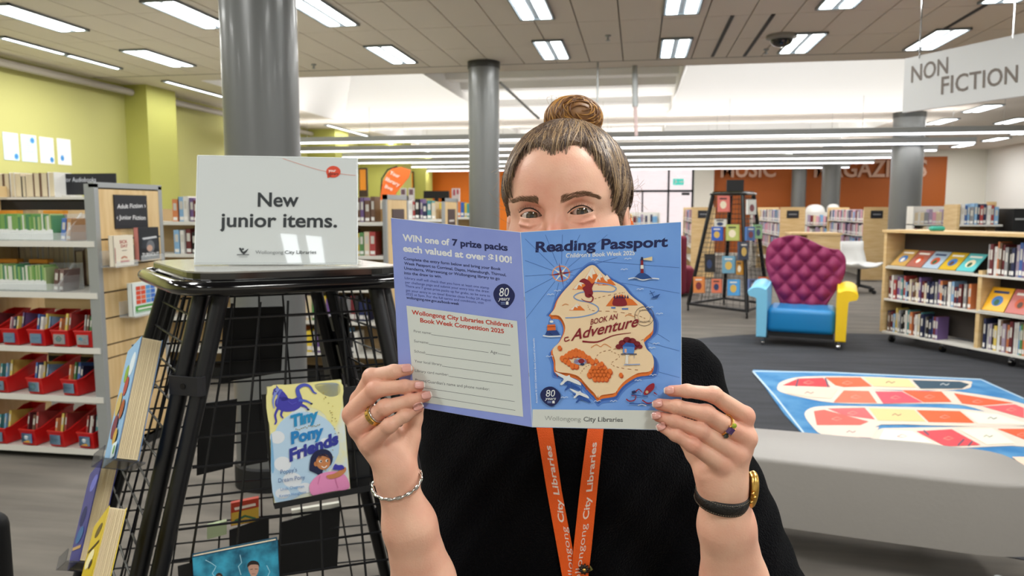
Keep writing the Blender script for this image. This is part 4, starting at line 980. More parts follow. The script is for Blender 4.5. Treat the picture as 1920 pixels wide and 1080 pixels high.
# ================================================================== WIRE BOOK TOWERS
def lerp(a, b, t): return np.array(a, float)*(1-t)+np.array(b, float)*t
def tower(name_label, top, bot, zt, zb, pair, wires, wr, rim_r, slab_t, cat='display stand', loc=None, vstep=.075):
    """top/bot: four plan corners (world xy) in order; faces are wire grids between corner posts"""
    top = [np.array([*p, zt]) for p in top]; bot = [np.array([*p, zb]) for p in bot]; cen = sum(top)/4
    t = thing('display_tower', name_label, cat, (cen[0], cen[1], 0))
    def C(i, z): f = (zt-z)/(zt-zb); return lerp(top[i % 4], bot[i % 4], f)
    r_leg = .0168
    for i in range(4):
        for s_ in (-1, 1) if pair else (0,):
            a = C(i, zt); b = C(i, zb); nb = C(i+s_, zt)-a if s_ else a*0; nb2 = C(i+s_, zb)-b if s_ else b*0
            off = pair/2
            if s_: a = a+nb/np.linalg.norm(nb)*off; b = b+nb2/np.linalg.norm(nb2)*off
            MB().tube([a, b], r_leg if pair else .028, n=14).build('leg', black_metal, t, world=True, smooth=True)
        if pair:
            for zc in (zt-.178, zt-.72):
                a = C(i, zc); u1 = C(i+1, zc)-a; u1 /= np.linalg.norm(u1); u2 = C(i-1, zc)-a; u2 /= np.linalg.norm(u2); o = a-cen*np.array([1, 1, 0])-np.array([0, 0, a[2]]); o /= np.linalg.norm(o)+1e-9
                o = np.array([o[0], o[1], 0]); w_ = pair/2+.008
                m = MB(); h = .019; pe = np.array([-o[1], o[0], 0]); hw = pair/2*.72+.019
                q = [a-pe*hw-o*.012, a-pe*hw-o*.001, a-pe*(hw-.006)+o*.005, a+pe*(hw-.006)+o*.005, a+pe*hw-o*.001, a+pe*hw-o*.012]; q2 = [a-pe*(hw-.003)-o*.012, a-pe*(hw-.004), a+pe*(hw-.004), a+pe*(hw-.003)-o*.012]
                P = [x[:2] for x in q+q2[::-1]]; m.prism([tuple(x) for x in P], zc-h, zc+h, 2)
                k = m.build('post_clamp', mat('clamp_metal', '#2b2c30', .35, .2), t, world=True); sc = a+o*.004
                MB().tube([sc, sc+o*.004], .006, n=14).build('bolt', black_metal, k, world=True) if False else None
                mm = MB().tube([sc-o*.006, sc+o*.003], .0062, n=14); mm.build('bolt', black_gloss, t, world=True)
        MB().tube([C(i, zb), C(i, zb)*np.array([1, 1, 0])+np.array([0, 0, .045])], .012, n=8).build('castor_stem', black_metal, t, world=True)
        b = C(i, zb); m = MB().tube([b*np.array([1, 1, 0])+np.array([-.014, 0, .036]), b*np.array([1, 1, 0])+np.array([.014, 0, .036])], .035, n=14); m.build('castor', black_gloss, t, world=True, smooth=True)
    # rails + wire faces
    for i in range(4):
        MB().tube([C(i, zb+.02), C(i+1, zb+.02)], .012 if pair else .022, n=8).build('bottom_rail', black_metal, t, world=True)
        g = MB(); z = zt-wires[0]; inset = pair/2+.018 if pair else .01
        zs_ = []
        while z > zb+.03: zs_.append(z); z -= wires[1]
        for z in zs_:
            a = C(i, z); b = C(i+1, z); u = (b-a)/np.linalg.norm(b-a); g.tube([a+u*inset, b-u*inset], wr, n=5)
        n = wires[2]
        for k in range(1, n):
            f = k/n; g.tube([lerp(C(i, zt-.02), C(i+1, zt-.02), f), lerp(C(i, zb+.02), C(i+1, zb+.02), f)], wr, n=5)
            # extra verticals start lower down as the face widens
        g.build('wire_grid', black_metal, t, world=True)['kind'] = 'stuff'
    # table top: rounded slab + thick tube rim
    def rounded(ex, r):
        P = []
        for i in range(4):
            c = top[i][:2]; p = top[i-1][:2]; n_ = top[(i+1) % 4][:2]; d1 = (p-c)/np.linalg.norm(p-c); d2 = (n_-c)/np.linalg.norm(n_-c)
            o = c-(d1+d2)*ex; a = o+d1*r; b = o+d2*r
            for s in np.linspace(0, 1, 7): P.append((1-s)**2*a+2*s*(1-s)*o+s*s*b)
        return P
    R1 = rounded(.045, .085) if pair else rounded(.02, .06)
    zs1 = zt+rim_r*2
    m = MB(); P = rounded(.03, .08) if pair else R1
    m.prism([tuple(p) for p in P], zs1-.002, zs1+slab_t-.003, 2, black_gloss)
    cen2 = np.mean(P, 0); P2 = [cen2+(p-cen2)*.994 for p in P]; m.prism([tuple(p) for p in P2], zs1+slab_t-.003, zs1+slab_t, 2, mat('grey_laminate', '#8f8d86', .18, coat=.3) if pair else black_matte)
    m.build('table_top', None, t, world=True)
    MB().tube([(p[0], p[1], zt+rim_r) for p in rounded(.05, .10)], rim_r, n=14, close=True).build('rim_tube', black_gloss, t, world=True, smooth='all')
    return t, C
topA = plan(-.620, 1.50, 0)[:2]; topB = plan(-.275, 1.655, 0)[:2]; topC = plan(-.50, 1.975, 0)[:2]; topD = plan(-.85, 1.82, 0)[:2]
botA = plan(-.84, 1.22, 0)[:2]; botB = plan(.0, 1.46, 0)[:2]; botC = plan(-.30, 2.20, 0)[:2]; botD = plan(-1.34, 1.98, 0)[:2]
ZTT = 1.328
T1, C1 = tower('black wire display tower holding the new items sign and face-out books', [topA, topB, topC, topD], [botA, botB, botC, botD], ZTT, .10, .060, (.05, .058, 7), .0026, .0150, .017)
TOPZ = ZTT+.030+.017
def face_plane(C, i, off=0):
    return Plane(C(i, 1.2), C(i+1, 1.2), C(i, .6))
FP = face_plane(C1, 0)
LP = face_plane(C1, 3)      # left face (D -> A)
def slab_on(pl, px4, e0, e1):
    """solid between two parallel planes whose front outline is measured at four corners"""
    F4 = [pl.at(x, y, e1) for x, y in px4]; B4 = [q-pl.n*(e1-e0) for q in F4]; return F4, B4
def hexa(F4, B4, m, name, parent):
    mb = MB(); mb.add(F4+B4, [(0, 1, 2, 3), (7, 6, 5, 4), (0, 4, 5, 1), (1, 5, 6, 2), (2, 6, 7, 3), (3, 7, 4, 0)]); return mb.build(name, m, parent, world=True)
def wire_book(px4, lab, cover, th=.014, pl=FP, holder=True, e=.012):
    F4, B4 = slab_on(pl, px4, e, e+th); base = (F4[2]+F4[3])/2
    t = thing('book', lab, 'book', base)
    up = (F4[0]-F4[3])/np.linalg.norm(F4[0]-F4[3]); rt_ = (F4[1]-F4[0])/np.linalg.norm(F4[1]-F4[0]); n_ = pl.n
    c_ = .0012
    pF = [F4[0]-up*.003+rt_*.002, F4[1]-up*.003-rt_*.003, F4[2]+up*.003-rt_*.003, F4[3]+up*.003+rt_*.002]
    hexa([q-n_*c_ for q in pF], [q-n_*(th-c_) for q in pF], page_mat, 'pages', t)
    hexa(F4, [q-n_*c_ for q in F4], cover, 'front_cover', t); hexa([q-n_*(th-c_) for q in F4], B4, cover, 'back_cover', t)
    hexa([F4[0], F4[0]+rt_*.0012, F4[3]+rt_*.0012, F4[3]], [B4[0], B4[0]+rt_*.0012, B4[3]+rt_*.0012, B4[3]], cover, 'spine', t)
    return t, Print(lambda x, y, e_: pl.at(x, y, e+th+e_), .00025)
def holder(px4, lab, pl=FP, e=.0105):
    """black plate hooked on the wires with a lip at its foot"""
    F4, B4 = slab_on(pl, px4, e-.004, e); t = thing('book_holder', lab, 'book holder', (F4[2]+F4[3])/2, group='black book holders on the tower')
    hexa(F4, B4, black_matte, 'back_plate', t); n_ = pl.n; up = (F4[0]-F4[3])/np.linalg.norm(F4[0]-F4[3])
    hexa([F4[3]+n_*.03+up*.002, F4[2]+n_*.03+up*.002, F4[2]+up*.002, F4[3]+up*.002], [F4[3]+n_*.03, F4[2]+n_*.03, F4[2], F4[3]], black_matte, 'foot_lip', t)
    hexa([F4[3]+n_*.032+up*.012, F4[2]+n_*.032+up*.012, F4[2]+n_*.032, F4[3]+n_*.032], [F4[3]+n_*.03+up*.012, F4[2]+n_*.03+up*.012, F4[2]+n_*.03, F4[3]+n_*.03], black_matte, 'front_lip', t)
    return t
holder([(490, 740), (688, 722), (694, 914), (513, 948)], 'black holder behind the tiny pony book')
# ---------------- Tiny Pony Friends
tp, P = wire_book([(500, 726), (640, 712), (657, 917), (514, 944)], 'Tiny Pony Friends paperback with a blue pony on its yellow cover', ink('#d9d49a', .25))
P.poly([(501, 727), (639, 713), (656, 916), (515, 943)], mat('pony_cover', '#d8e6f0', .25, noise=(22, '#efe9a0')))
P.layer().poly(smoothpath([(503, 728), (560, 722), (637, 715), (640, 760), (628, 800), (600, 770), (560, 764), (530, 790), (506, 800)], 4, True), '#ece59a')
P.poly(smoothpath([(590, 722), (610, 718), (635, 720), (637, 738), (620, 744), (600, 736)], 4, True), '#a9bcd6')
P.layer().poly(smoothpath([(508, 850), (520, 800), (550, 775), (590, 775), (625, 800), (635, 850), (600, 900), (560, 930), (516, 940)], 4, True), '#b9d6ec')
P.layer()
for (cx, cy, rx, ry) in ((520, 820, 14, 12), (530, 870, 16, 14), (548, 900, 18, 14), (560, 850, 15, 11), (530, 925, 14, 10), (572, 915, 14, 10), (610, 830, 10, 9)): P.ell(cx, cy, rx, ry, '#e3e9ee')
P.layer().poly(smoothpath([(508, 812), (512, 840), (514, 880), (509, 882)], 3, True), '#7fb6dd')
# pony: body, neck, head, legs, tail, mane
pb = '#3f3ca8'
P.poly(smoothpath([(518, 748), (530, 744), (548, 748), (562, 743), (568, 750), (564, 762), (552, 770), (536, 772), (524, 768), (516, 760)], 4, True), pb)
P.poly(smoothpath([(528, 752), (522, 742), (514, 736), (513, 730), (519, 727), (526, 730), (534, 737), (540, 748)], 4, True), pb)
P.layer().poly([(518, 728), (518, 722), (523, 728)], pb).poly(smoothpath([(514, 731), (511, 738), (513, 742), (518, 739)], 3, True), pb)
P.line(smoothpath([(522, 764), (516, 778), (518, 790), (515, 796)], 4), 5, pb, 2.5).line(smoothpath([(530, 768), (527, 778), (531, 784)], 4), 5, pb, 2.5).line(smoothpath([(560, 758), (572, 762), (578, 768)], 4), 6, pb, 2.5).line(smoothpath([(560, 750), (574, 752), (584, 757)], 4), 6, '#4b63c4', 2.2)
P.layer().line(smoothpath([(562, 746), (558, 730), (568, 722), (580, 724), (588, 735), (594, 738)], 5), 9, '#4a55b8', 2).line(smoothpath([(522, 728), (516, 738), (512, 752), (514, 766)], 5), 7, '#7f8fd6', 1.5).line(smoothpath([(528, 730), (522, 742), (519, 758)], 5), 5, '#5f6cc6', 1)
P.layer().ell(517, 734, 1.1, 1.3, '#15152a').ell(578, 768, 2.4, 1.8, '#1e2440').ell(584, 757, 2.4, 1.8, '#1e2440').line([(540, 752), (548, 758), (556, 754)], 1.2, '#5a58c4')
P.text('Tiny', (545, 801), (597, 786), 21, '#1d8cc0', .05, up=(-.03, -1)).text('Pony', (546, 832), (607, 817), 21, '#1d7fc0', .05, up=(-.03, -1)).text('Friends', (543, 865), (635, 831), 22, '#2f3796', .05, up=(-.03, -1))
R = random.Random(4)
for i in range(26):
    a = R.uniform(-1.2, 1.3); x = 585+R.uniform(40, 50)*math.cos(a)*1.0; y = 815+R.uniform(70, 90)*math.sin(a); 
    if 510 < x < 642 and 720 < y < 930: P.ell(x, y, 1.1, 1.1, R.choice(['#9c8a3a', '#c7b04a', '#7a6f3a']), n=6)
for i in range(14): P.ell(555+i*3.4, 805-i*.7+R.uniform(-2, 2), 1.2, 1.2, '#8f7a2c', n=5)
# girl
P.layer().poly(smoothpath([(580, 880), (583, 858), (592, 846), (606, 842), (618, 846), (624, 858), (620, 872), (606, 880), (604, 900), (596, 890), (584, 884)], 4, True), '#191f45')
P.layer().poly(smoothpath([(580, 912), (588, 898), (602, 888), (622, 884), (640, 886), (652, 898), (654, 916), (625, 921), (600, 926), (585, 928)], 4, True), '#ea92c0')
P.layer().ell(606, 866, 13.5, 15, '#c98452').ell(592, 870, 3.5, 4.5, '#c07a49')
P.poly(smoothpath([(590, 862), (594, 850), (606, 846), (618, 851), (620, 860), (606, 855), (598, 858)], 4, True), '#191f45')
P.layer().ell(601, 865, 3, 2.6, '#f3efe9').ell(613, 864, 2.6, 2.6, '#f3efe9').layer().ell(602, 865, 1.5, 1.7, '#2a1d16').ell(614, 864, 1.5, 1.7, '#2a1d16').line(smoothpath([(603, 874), (608, 877), (613, 873)], 3), 1.6, '#f4ece8').line([(597, 859), (603, 857)], 1, '#3a2518')
P.poly(smoothpath([(612, 892), (626, 888), (640, 880), (648, 876), (648, 884), (636, 894), (618, 898)], 4, True), '#c98452')
P.poly(smoothpath([(624, 880), (628, 870), (634, 872), (642, 872), (646, 878), (640, 882), (632, 881)], 3, True), '#3f3ca8').line([(600, 892), (596, 908)], 1.2, '#d074a6').line([(628, 896), (634, 915)], 1.2, '#d074a6')
P.text("Poppy's", (526, 889), (557, 884), 8, '#4f6fa0', .0, up=(-.03, -1)).text('Dream Pony', (522, 905), (572, 898), 8, '#4f6fa0', .0, up=(-.03, -1)).text('Linda Chapman', (526, 920), (570, 914), 5.5, '#5d8fc4', 0, up=(-.03, -1)).text('Kirsten Houghton', (524, 933), (574, 925), 5.5, '#5d8fc4', 0, up=(-.03, -1))
P.build('cover_print', tp)
# ---------------- blue storm book at the bottom
holder([(333, 1062), (523, 1012), (532, 1210), (345, 1270)], 'black holder behind the stormy blue book')
sb, P = wire_book([(360, 1044), (521, 1012), (530, 1205), (372, 1262)], 'stormy blue paperback showing a man in a dark coat', ink('#1c4f6c', .25), th=.022)
P.poly([(361, 1046), (520, 1014), (529, 1203), (373, 1259)], mat('storm_cover', '#0f4a66', .25, noise=(26, '#3ba7c9')))
P.layer().line(smoothpath([(385, 1050), (405, 1062), (398, 1075), (410, 1090)], 2), 1.2, '#a9e2f2').line([(450, 1040), (453, 1055), (447, 1062), (452, 1078)], 1.2, '#a9e2f2').line([(500, 1060), (506, 1072), (500, 1085)], 1.2, '#a9e2f2')
P.poly(smoothpath([(445, 1110), (452, 1088), (466, 1082), (480, 1080), (498, 1082), (510, 1096), (515, 1140), (450, 1150)], 4, True), '#1b1f2a').layer().poly(smoothpath([(466, 1068), (466, 1058), (474, 1053), (483, 1056), (485, 1068), (480, 1080), (472, 1081)], 4, True), '#c49a86').layer().poly(smoothpath([(464, 1064), (465, 1056), (473, 1051), (484, 1054), (487, 1064), (483, 1059), (470, 1059)], 4, True), '#241a18').line([(469, 1068), (474, 1067)], 1, '#2c1c18').line([(478, 1067), (483, 1067)], 1, '#2c1c18').line([(472, 1076), (479, 1076)], 1, '#8c5a50')
P.ell(411, 1082, 7, 8, '#3a2a22').layer().ell(411, 1086, 5.5, 7, '#b98a72').poly([(395, 1120), (400, 1096), (425, 1094), (432, 1115)], '#20242c')
P.build('cover_print', sb)
# ---------------- empty black holders on the far faces, seen through the wires
FB = Plane(C1(2, 1.2), C1(3, 1.2), C1(2, .6)); FR = Plane(C1(1, 1.2), C1(2, 1.2), C1(1, .6))
def back_holder(pl, px4, nm, bk=None):
    F4 = [pl.at(x, y, 0) for x, y in px4]; n_ = pl.n
    t = thing('book_holder', nm, 'book holder', (F4[2]+F4[3])/2, group='black book holders on the tower')
    out = n_ if n_@(F4[0]-(C1(0, 1)+C1(2, 1))/2) > 0 else -n_
    hexa([q+out*.020 for q in F4], [q+out*.016 for q in F4], black_matte, 'back_plate', t)
    up = (F4[0]-F4[3])/np.linalg.norm(F4[0]-F4[3]); hexa([F4[3]+out*.020+up*.004, F4[2]+out*.020+up*.004, F4[2]+out*.045+up*.004, F4[3]+out*.045+up*.004], [F4[3]+out*.020, F4[2]+out*.020, F4[2]+out*.045, F4[3]+out*.045], black_matte, 'foot_lip', t)
    return t
back_holder(FB, [(420, 580), (535, 577), (528, 702), (412, 722)], 'black holder high on the far side of the tower')
back_holder(FB, [(372, 762), (445, 752), (437, 880), (368, 897)], 'black holder on the far side, left of the pony book')
back_holder(FB, [(452, 758), (500, 752), (503, 870), (452, 880)], 'narrow black holder just left of the pony book')
back_holder(FR, [(580, 600), (640, 590), (648, 700), (600, 712)], 'black holder on the tower side behind the booklet edge')
back_holder(FB, [(430, 1000), (505, 975), (505, 1060), (430, 1080)], 'black holder low on the far side above the stormy book')
back_holder(FB, [(528, 985), (640, 955), (634, 1068), (524, 1085)], 'black holder low on the far side, right of the stormy book')
for i, (q, c, lab) in enumerate([([(433, 952), (486, 941), (486, 985), (433, 995)], '#b03a22', 'small red and yellow book seen through the tower wires'), ([(388, 995), (425, 985), (425, 1010), (388, 1020)], '#a9b78f', 'pale green book edge seen through the tower wires'), ([(548, 965), (640, 950), (640, 962), (550, 980)], '#d8d6c8', 'cream book top seen above a low tower holder')]):
    F4 = [FB.at(x, y, 0) for x, y in q]; n_ = FB.n; out = n_ if n_@(F4[0]-(C1(0, 1)+C1(2, 1))/2) > 0 else -n_
    t = thing('book', lab, 'book', (F4[2]+F4[3])/2)
    hexa([v+out*.024 for v in F4], [v+out*.036 for v in F4], ink(c), 'cover', t)
    if i == 0:
        P = Print(lambda x, y, e: FB.at(x, y, 0)+out*(.024-e), .0006); P.poly([(434, 970), (486, 958), (486, 984), (434, 994)], '#c9a23a').layer().line([(440, 962), (480, 953)], 5, '#e8d9c8').line([(440, 985), (460, 975), (480, 980)], 4, '#3a6a4a'); P.build('cover_print', t)
# ---------------- thick books on the left face, seen edge-on
def side_book(px, d_top, d_bot, w_dir, th, lab, cov, W=.12, hl=None, draw=None):
    """px: top-front corner and bottom-front corner of the cover edge; th: thickness towards the tower; W: cover width going back"""
    a = pt(*px[0], d_top); b = pt(*px[1], d_bot)          # outer front-cover edge (top, bottom)
    up = a-b; H_ = np.linalg.norm(up); up /= H_
    bk = LP.n-up*(LP.n@up); inn = -bk/np.linalg.norm(bk)  # toward the tower
    gd = np.cross(up, inn); 
    if gd@FWH < 0: gd = -gd
    t = thing('book', lab, 'book', b)
    def bx(u0, u1, v0, v1, h0, h1): 
        return [b+inn*x+gd*y+up*z for z in (h0, h1) for (x, y) in ((u0, v0), (u1, v0), (u1, v1), (u0, v1))]
    Fh = [(0, 3, 2, 1), (4, 5, 6, 7), (0, 1, 5, 4), (1, 2, 6, 5), (2, 3, 7, 6), (3, 0, 4, 7)]
    pm = mat('page_block', '#e8dab6', .85)
    MB().add(bx(.0012, th-.0012, .002, W-.002, .002, H_-.002), Fh).build('pages', pm, t, world=True)
    MB().add(bx(0, .0012, 0, W, 0, H_), Fh).add(bx(th-.0012, th, 0, W, 0, H_), Fh).add(bx(0, th, W-.0012, W, 0, H_), Fh).build('cover', cov, t, world=True)
    g = MB(); R = random.Random(3)
    for k in range(13): u = th*(k+1+R.uniform(-.2, .2))/14; g.add(bx(u-.00018, u+.00018, .0008, .0022, .004, H_-.004), Fh)
    g.build('page_ridges', mat('page_ridge', '#bda87c', .9), t, world=True)['kind'] = 'stuff'
    if draw:
        P = Print(lambda u, v, e: b-inn*e+gd*(u*W)+up*(v*H_), .0004); draw(P); P.build('cover_print', t)
    hl = MB(); hl.add(bx(-.022, th+.012, -.004, W*.8, -.004, -.001), Fh).add(bx(-.024, -.022, -.004, W*.8, -.004, .022), Fh)
    k = hl.build('book_ledge', holder_mat); tag(k, 'smoky ledge under the '+lab.split(' on ')[0], 'ledge', 'smoky ledges on the left tower face')
def dA(P):
    P.poly([(0, .0), (1, 0), (1, 1), (0, 1)], '#8fb8dc').layer()
    for (x, y, c, r) in ((.3, .8, '#d9e6ee', .2), (.6, .75, '#86a83a', .15), (.4, .62, '#b0423a', .16), (.7, .5, '#c9b06a', .2), (.3, .42, '#a8562f', .16), (.6, .3, '#7a3048', .2), (.35, .2, '#caa24a', .14)): P.ell(x, y, r, r*.5, c).layer()
    P.poly([(.02, .02), (.35, .02), (.35, .14), (.02, .14)], '#dff0f4').layer().ell(.15, .08, .07, .035, '#7ab060')
side_book([(266, 630), (217, 860)], 1.50, 1.40, None, .040, 'thick colourful paperback standing edge-on on the left tower face', ink('#5f86b8', .3), draw=dA)
def dB(P):
    P.poly([(0, 0), (1, 0), (1, 1), (0, 1)], '#3d3f8e').layer().ell(.3, .8, .3, .08, '#6b6fc0').ell(.6, .5, .25, .1, '#22285e').layer().ell(.5, .3, .3, .08, '#3f6a9c').line([(.1, .15), (.9, .2)], .03, '#c9a46a')
side_book([(192, 862), (148, 1052)], 1.56, 1.46, None, .032, 'tall indigo hardback standing edge-on below the colourful paperback', ink('#3d3f8e', .3), draw=dB)
def dC(P):
    P.poly([(0, 0), (1, 0), (1, 1), (0, 1)], '#e6c92c').layer().ell(.4, .8, .25, .07, '#6b5a2a').ell(.6, .5, .3, .1, '#f0e6b0').layer().line([(.1, .6), (.9, .65)], .03, '#4a3a20').ell(.4, .4, .12, .05, '#4a3a20')
side_book([(205, 948), (165, 1110)], 1.36, 1.27, None, .030, 'yellow paperback standing edge-on at the lower left of the tower', ink('#e6c92c', .3), draw=dC)
# ---------------- acrylic sign on the table top
sg_a = pt(372, 293, 1.60)
def pk(x, y, d): return pt(x, y, d)
bz = TOPZ+.0035
bl = onz(366, 495, bz); br = onz(668, 495, bz)
kk_ = np.linalg.norm(bl[:2]-CAM[:2]); 
# front panel plane: stands on the table edge-on line bl-br and leans back slightly
tl = CAM+ray(372, 293)*1.0; 
dirb = (br-bl); dirb[2] = 0; wS = np.linalg.norm(dirb); dirb /= wS; back = np.array([-dirb[1], dirb[0], 0])
lean = .27; upS = np.array([0, 0, 1])*math.cos(lean)+back*math.sin(lean)
SP = Plane(bl, br, bl+upS)
t = thing('tabletop_sign', 'white New junior items sign in a clear acrylic stand on the tower', 'sign', bl)
sign_paper = mat('sign_paper', '#d2d8d7', .6, coat=1); sign_paper.node_tree.nodes['Principled BSDF'].inputs['Coat Roughness'].default_value = .015; sign_paper.node_tree.nodes['Principled BSDF'].inputs['Coat IOR'].default_value = 1.6
c4 = [SP.at(372, 293), SP.at(668, 298), SP.at(668, 494), SP.at(366, 494)]
hexa(c4, [q-SP.n*.003 for q in c4], sign_paper, 'paper_panel', t)
e4 = [SP.at(370.5, 291.5), SP.at(669.5, 296.5), SP.at(669.5, 495), SP.at(364.5, 495)]
for a_, b_ in ((0, 1), (1, 2), (2, 3), (3, 0)): MB().tube([e4[a_]-SP.n*.0015, e4[b_]-SP.n*.0015], .0016, n=6).build('acrylic_edge', mat('clear_edge', '#e9efef', .08), t, world=True)
m = MB(); F4 = [e4[3], e4[2], e4[2]+back*.07, e4[3]+back*.07]; m.add(F4+[q+np.array([0, 0, .003]) for q in F4], [(3, 2, 1, 0), (4, 5, 6, 7), (0, 1, 5, 4), (1, 2, 6, 5), (2, 3, 7, 6), (3, 0, 4, 7)]); m.build('stand_foot', acrylic, t, world=True)
P = Print(lambda x, y, e: SP.at(x, y, e+.0002), .00025); dk_ = '#22292c'
P.text('New', (483, 387), (560, 387), 26, dk_, .022, up=(.02, -1), res=5).text('junior items.', (412, 425), (632, 426), 26, dk_, .022, up=(.02, -1), res=5)
P.line(smoothpath([(530, 297), (560, 307), (600, 319), (640, 326), (667, 329)], 5), .8, '#d98a78')
P.layer().ell(625, 322, 13.5, 11, '#d8492c').poly([(613, 326), (614, 334), (623, 331)], '#d8492c').layer().text('your', (616, 322), (630, 322), 5, '#f5efe8', .02).text('library', (616, 328), (635, 328), 5, '#4a1d14', .01)
P.poly(smoothpath([(448, 466), (452, 465), (456, 472), (466, 466), (460, 475), (455, 476)], 3, True), dk_).ell(455.5, 467, 2, 2, dk_, n=8).line([(444, 477.5), (467, 477.5)], 1.6, '#5a5f62').line([(448, 481.5), (464, 481.5)], .7, '#8a8f92')
P.text('Wollongong', (479, 476), (531, 476), 6.5, '#6c7274', -.004, up=(.02, -1)).text('City Libraries', (534, 476), (593, 476), 6.5, '#3f4648', .01, up=(.02, -1)); P.build('sign_lettering', t)
# the twin tube light above the photographer whose reflection shows in this sign
gp = SP.at(567, 470); vi = (gp-CAM)/np.linalg.norm(gp-CAM); vr = vi-2*(vi@SP.n)*SP.n; g = gp+vr*((CZ-.02-gp[2])/vr[2])
troffer((g[0]-.17, g[1]-.27, CZ-.006), 'twin tube ceiling light mirrored in the acrylic sign, above the photographer', 'ceiling lights out of the picture', L=.55, W=.36, lamp=False)
print('MIRROR', g)

# ---------------- far tower
fp = [onz(x, y, 0)[:2] for x, y in ((1290, 583), (1400, 598), (1440, 583), (1357, 572))]
cenf = sum(fp)/4; sc_ = .50
tpf = [cenf+(q-cenf)*sc_ for q in fp]
T2, C2 = tower('black wire display tower standing far away beside the armchair', tpf, fp, 1.70, .09, 0, (.06, .07, 9), .003, .016, .02)
z2 = 1.75; a = cenf
k = MB().box((a[0]-.12, a[1]-.02, z2), (a[0]+.12, a[1]+.02, z2+.17)).build('tower_sign', black_matte); tag(k, 'small black sign on top of the far tower', 'sign')
fbooks = [(1356, 382, 22, 30, '#e07a72', 'coral'), (1410, 388, 16, 28, '#dcdcd6', 'white'), (1350, 418, 22, 14, '#d8d6cf', 'off white'), (1344, 438, 20, 26, '#2f5fc0', 'blue'), (1373, 436, 24, 30, '#b7bf6a', 'olive'), (1408, 438, 16, 26, '#3c6aa8', 'navy'), (1422, 434, 14, 26, '#8fc08a', 'mint'),
          (1366, 496, 24, 32, '#6fa4c0', 'steel blue'), (1386, 502, 12, 26, '#b9822a', 'ochre'), (1310, 534, 20, 30, '#e08a4a', 'orange'), (1343, 536, 18, 26, '#e0795a', 'salmon'), (1375, 539, 22, 30, '#4f9fdc', 'sky blue'), (1413, 535, 16, 24, '#5a6c9c', 'slate'), (1433, 530, 16, 22, '#e0641f', 'bright orange'), (1330, 493, 18, 34, '#1b1c20', 'black'), (1395, 470, 18, 34, '#22304a', 'dark navy')]
F2 = [Plane(C2(0, 1.3), C2(1, 1.3), C2(0, .5)), Plane(C2(1, 1.3), C2(2, 1.3), C2(1, .5))]
for i, (x, y, w_, h_, c, nm) in enumerate(fbooks):
    pl = F2[0] if x < 1392 else F2[1]
    q = [(x-w_/2, y-h_/2), (x+w_/2, y-h_/2), (x+w_/2, y+h_/2), (x-w_/2, y+h_/2)]
    F4 = [pl.at(u, v, .064) for u, v in q]; B4 = [p_-pl.n*.025 for p_ in F4]
    t = thing('book', '%s book on the far black tower, %s' % (nm, ['near its top', 'at its middle', 'near its foot'][0 if y < 425 else 1 if y < 515 else 2]), 'book', (F4[2]+F4[3])/2, group='face-out books on the far tower')
    hexa(F4, B4, ink(c), 'cover', t)
    P = Print(lambda x_, y_, e, pl=pl: pl.at(x_, y_, .064+e), .003); P.ell(x, y+2, w_*.28, h_*.25, ['#efe2c8', '#7c2f3a', '#2b3d66', '#d8b45a'][i % 4], n=10).line([(x-w_*.3, y-h_*.32), (x+w_*.3, y-h_*.32)], 2.5, '#e9e6e0' if i % 2 else '#2b2b35'); P.build('cover_print', t)

# black chair whose padded back just enters the lower left corner
q = plan(-1.115, 1.62, 0); t = thing('black_chair', 'black padded chair back just entering the lower left corner', 'chair', (q[0], q[1], 0), .5)
MB().rbox((-.46, -.05, .52), (-.015, .03, .83), .035, black_matte).build('backrest', None, t, smooth=True); MB().rbox((-.46, -.5, .40), (-.02, -.05, .47), .03, black_matte).build('seat', None, t, smooth=True)
for x_, y_ in ((-.43, 0), (-.05, 0), (-.43, -.45), (-.05, -.45)): MB().tube([(x_, y_, 0), (x_, y_, .56 if y_ == 0 else .41)], .012, black_metal).build('leg', None, t)
# ================================================================== PERSON
def K(x, y, d): return np.array([(x-960)/FPX*d, -(y-540)/FPX*d, d])     # camera-aligned frame of the figure: right, up, depth
def K2W(P): P = np.atleast_2d(P); return CAM+P[:, :1]*RT+P[:, 1:2]*UP+P[:, 2:3]*FW
def W2K(p): v = np.asarray(p)-CAM; return np.array([v@RT, v@UP, v@FW])
def scap(P, a, b, ra, rb):
    a = np.asarray(a, float); b = np.asarray(b, float); ab = b-a; t = np.clip(((P-a)@ab)/(ab@ab), 0, 1); return np.linalg.norm(P-a-t[:, None]*ab, axis=1)-(ra+(rb-ra)*t)
def sell(P, c, r, R=None):
    q = P-np.asarray(c); q = q@R.T if R is not None else q; r = np.asarray(r, float); k0 = np.linalg.norm(q/r, axis=1); k1 = np.linalg.norm(q/r**2, axis=1)+1e-9; return k0*(k0-1)/k1
def smin(a, b, k): h = np.maximum(k-np.abs(a-b), 0)/k; return np.minimum(a, b)-h*h*k/4
def smax(a, b, k): return -smin(-a, -b, k)
def chain(P, pts, k=.003):
    d = None
    for (a, ra), (b, rb) in zip(pts, pts[1:]):
        e = scap(P, a, b, ra, rb); d = e if d is None else smin(d, e, k)
    return d
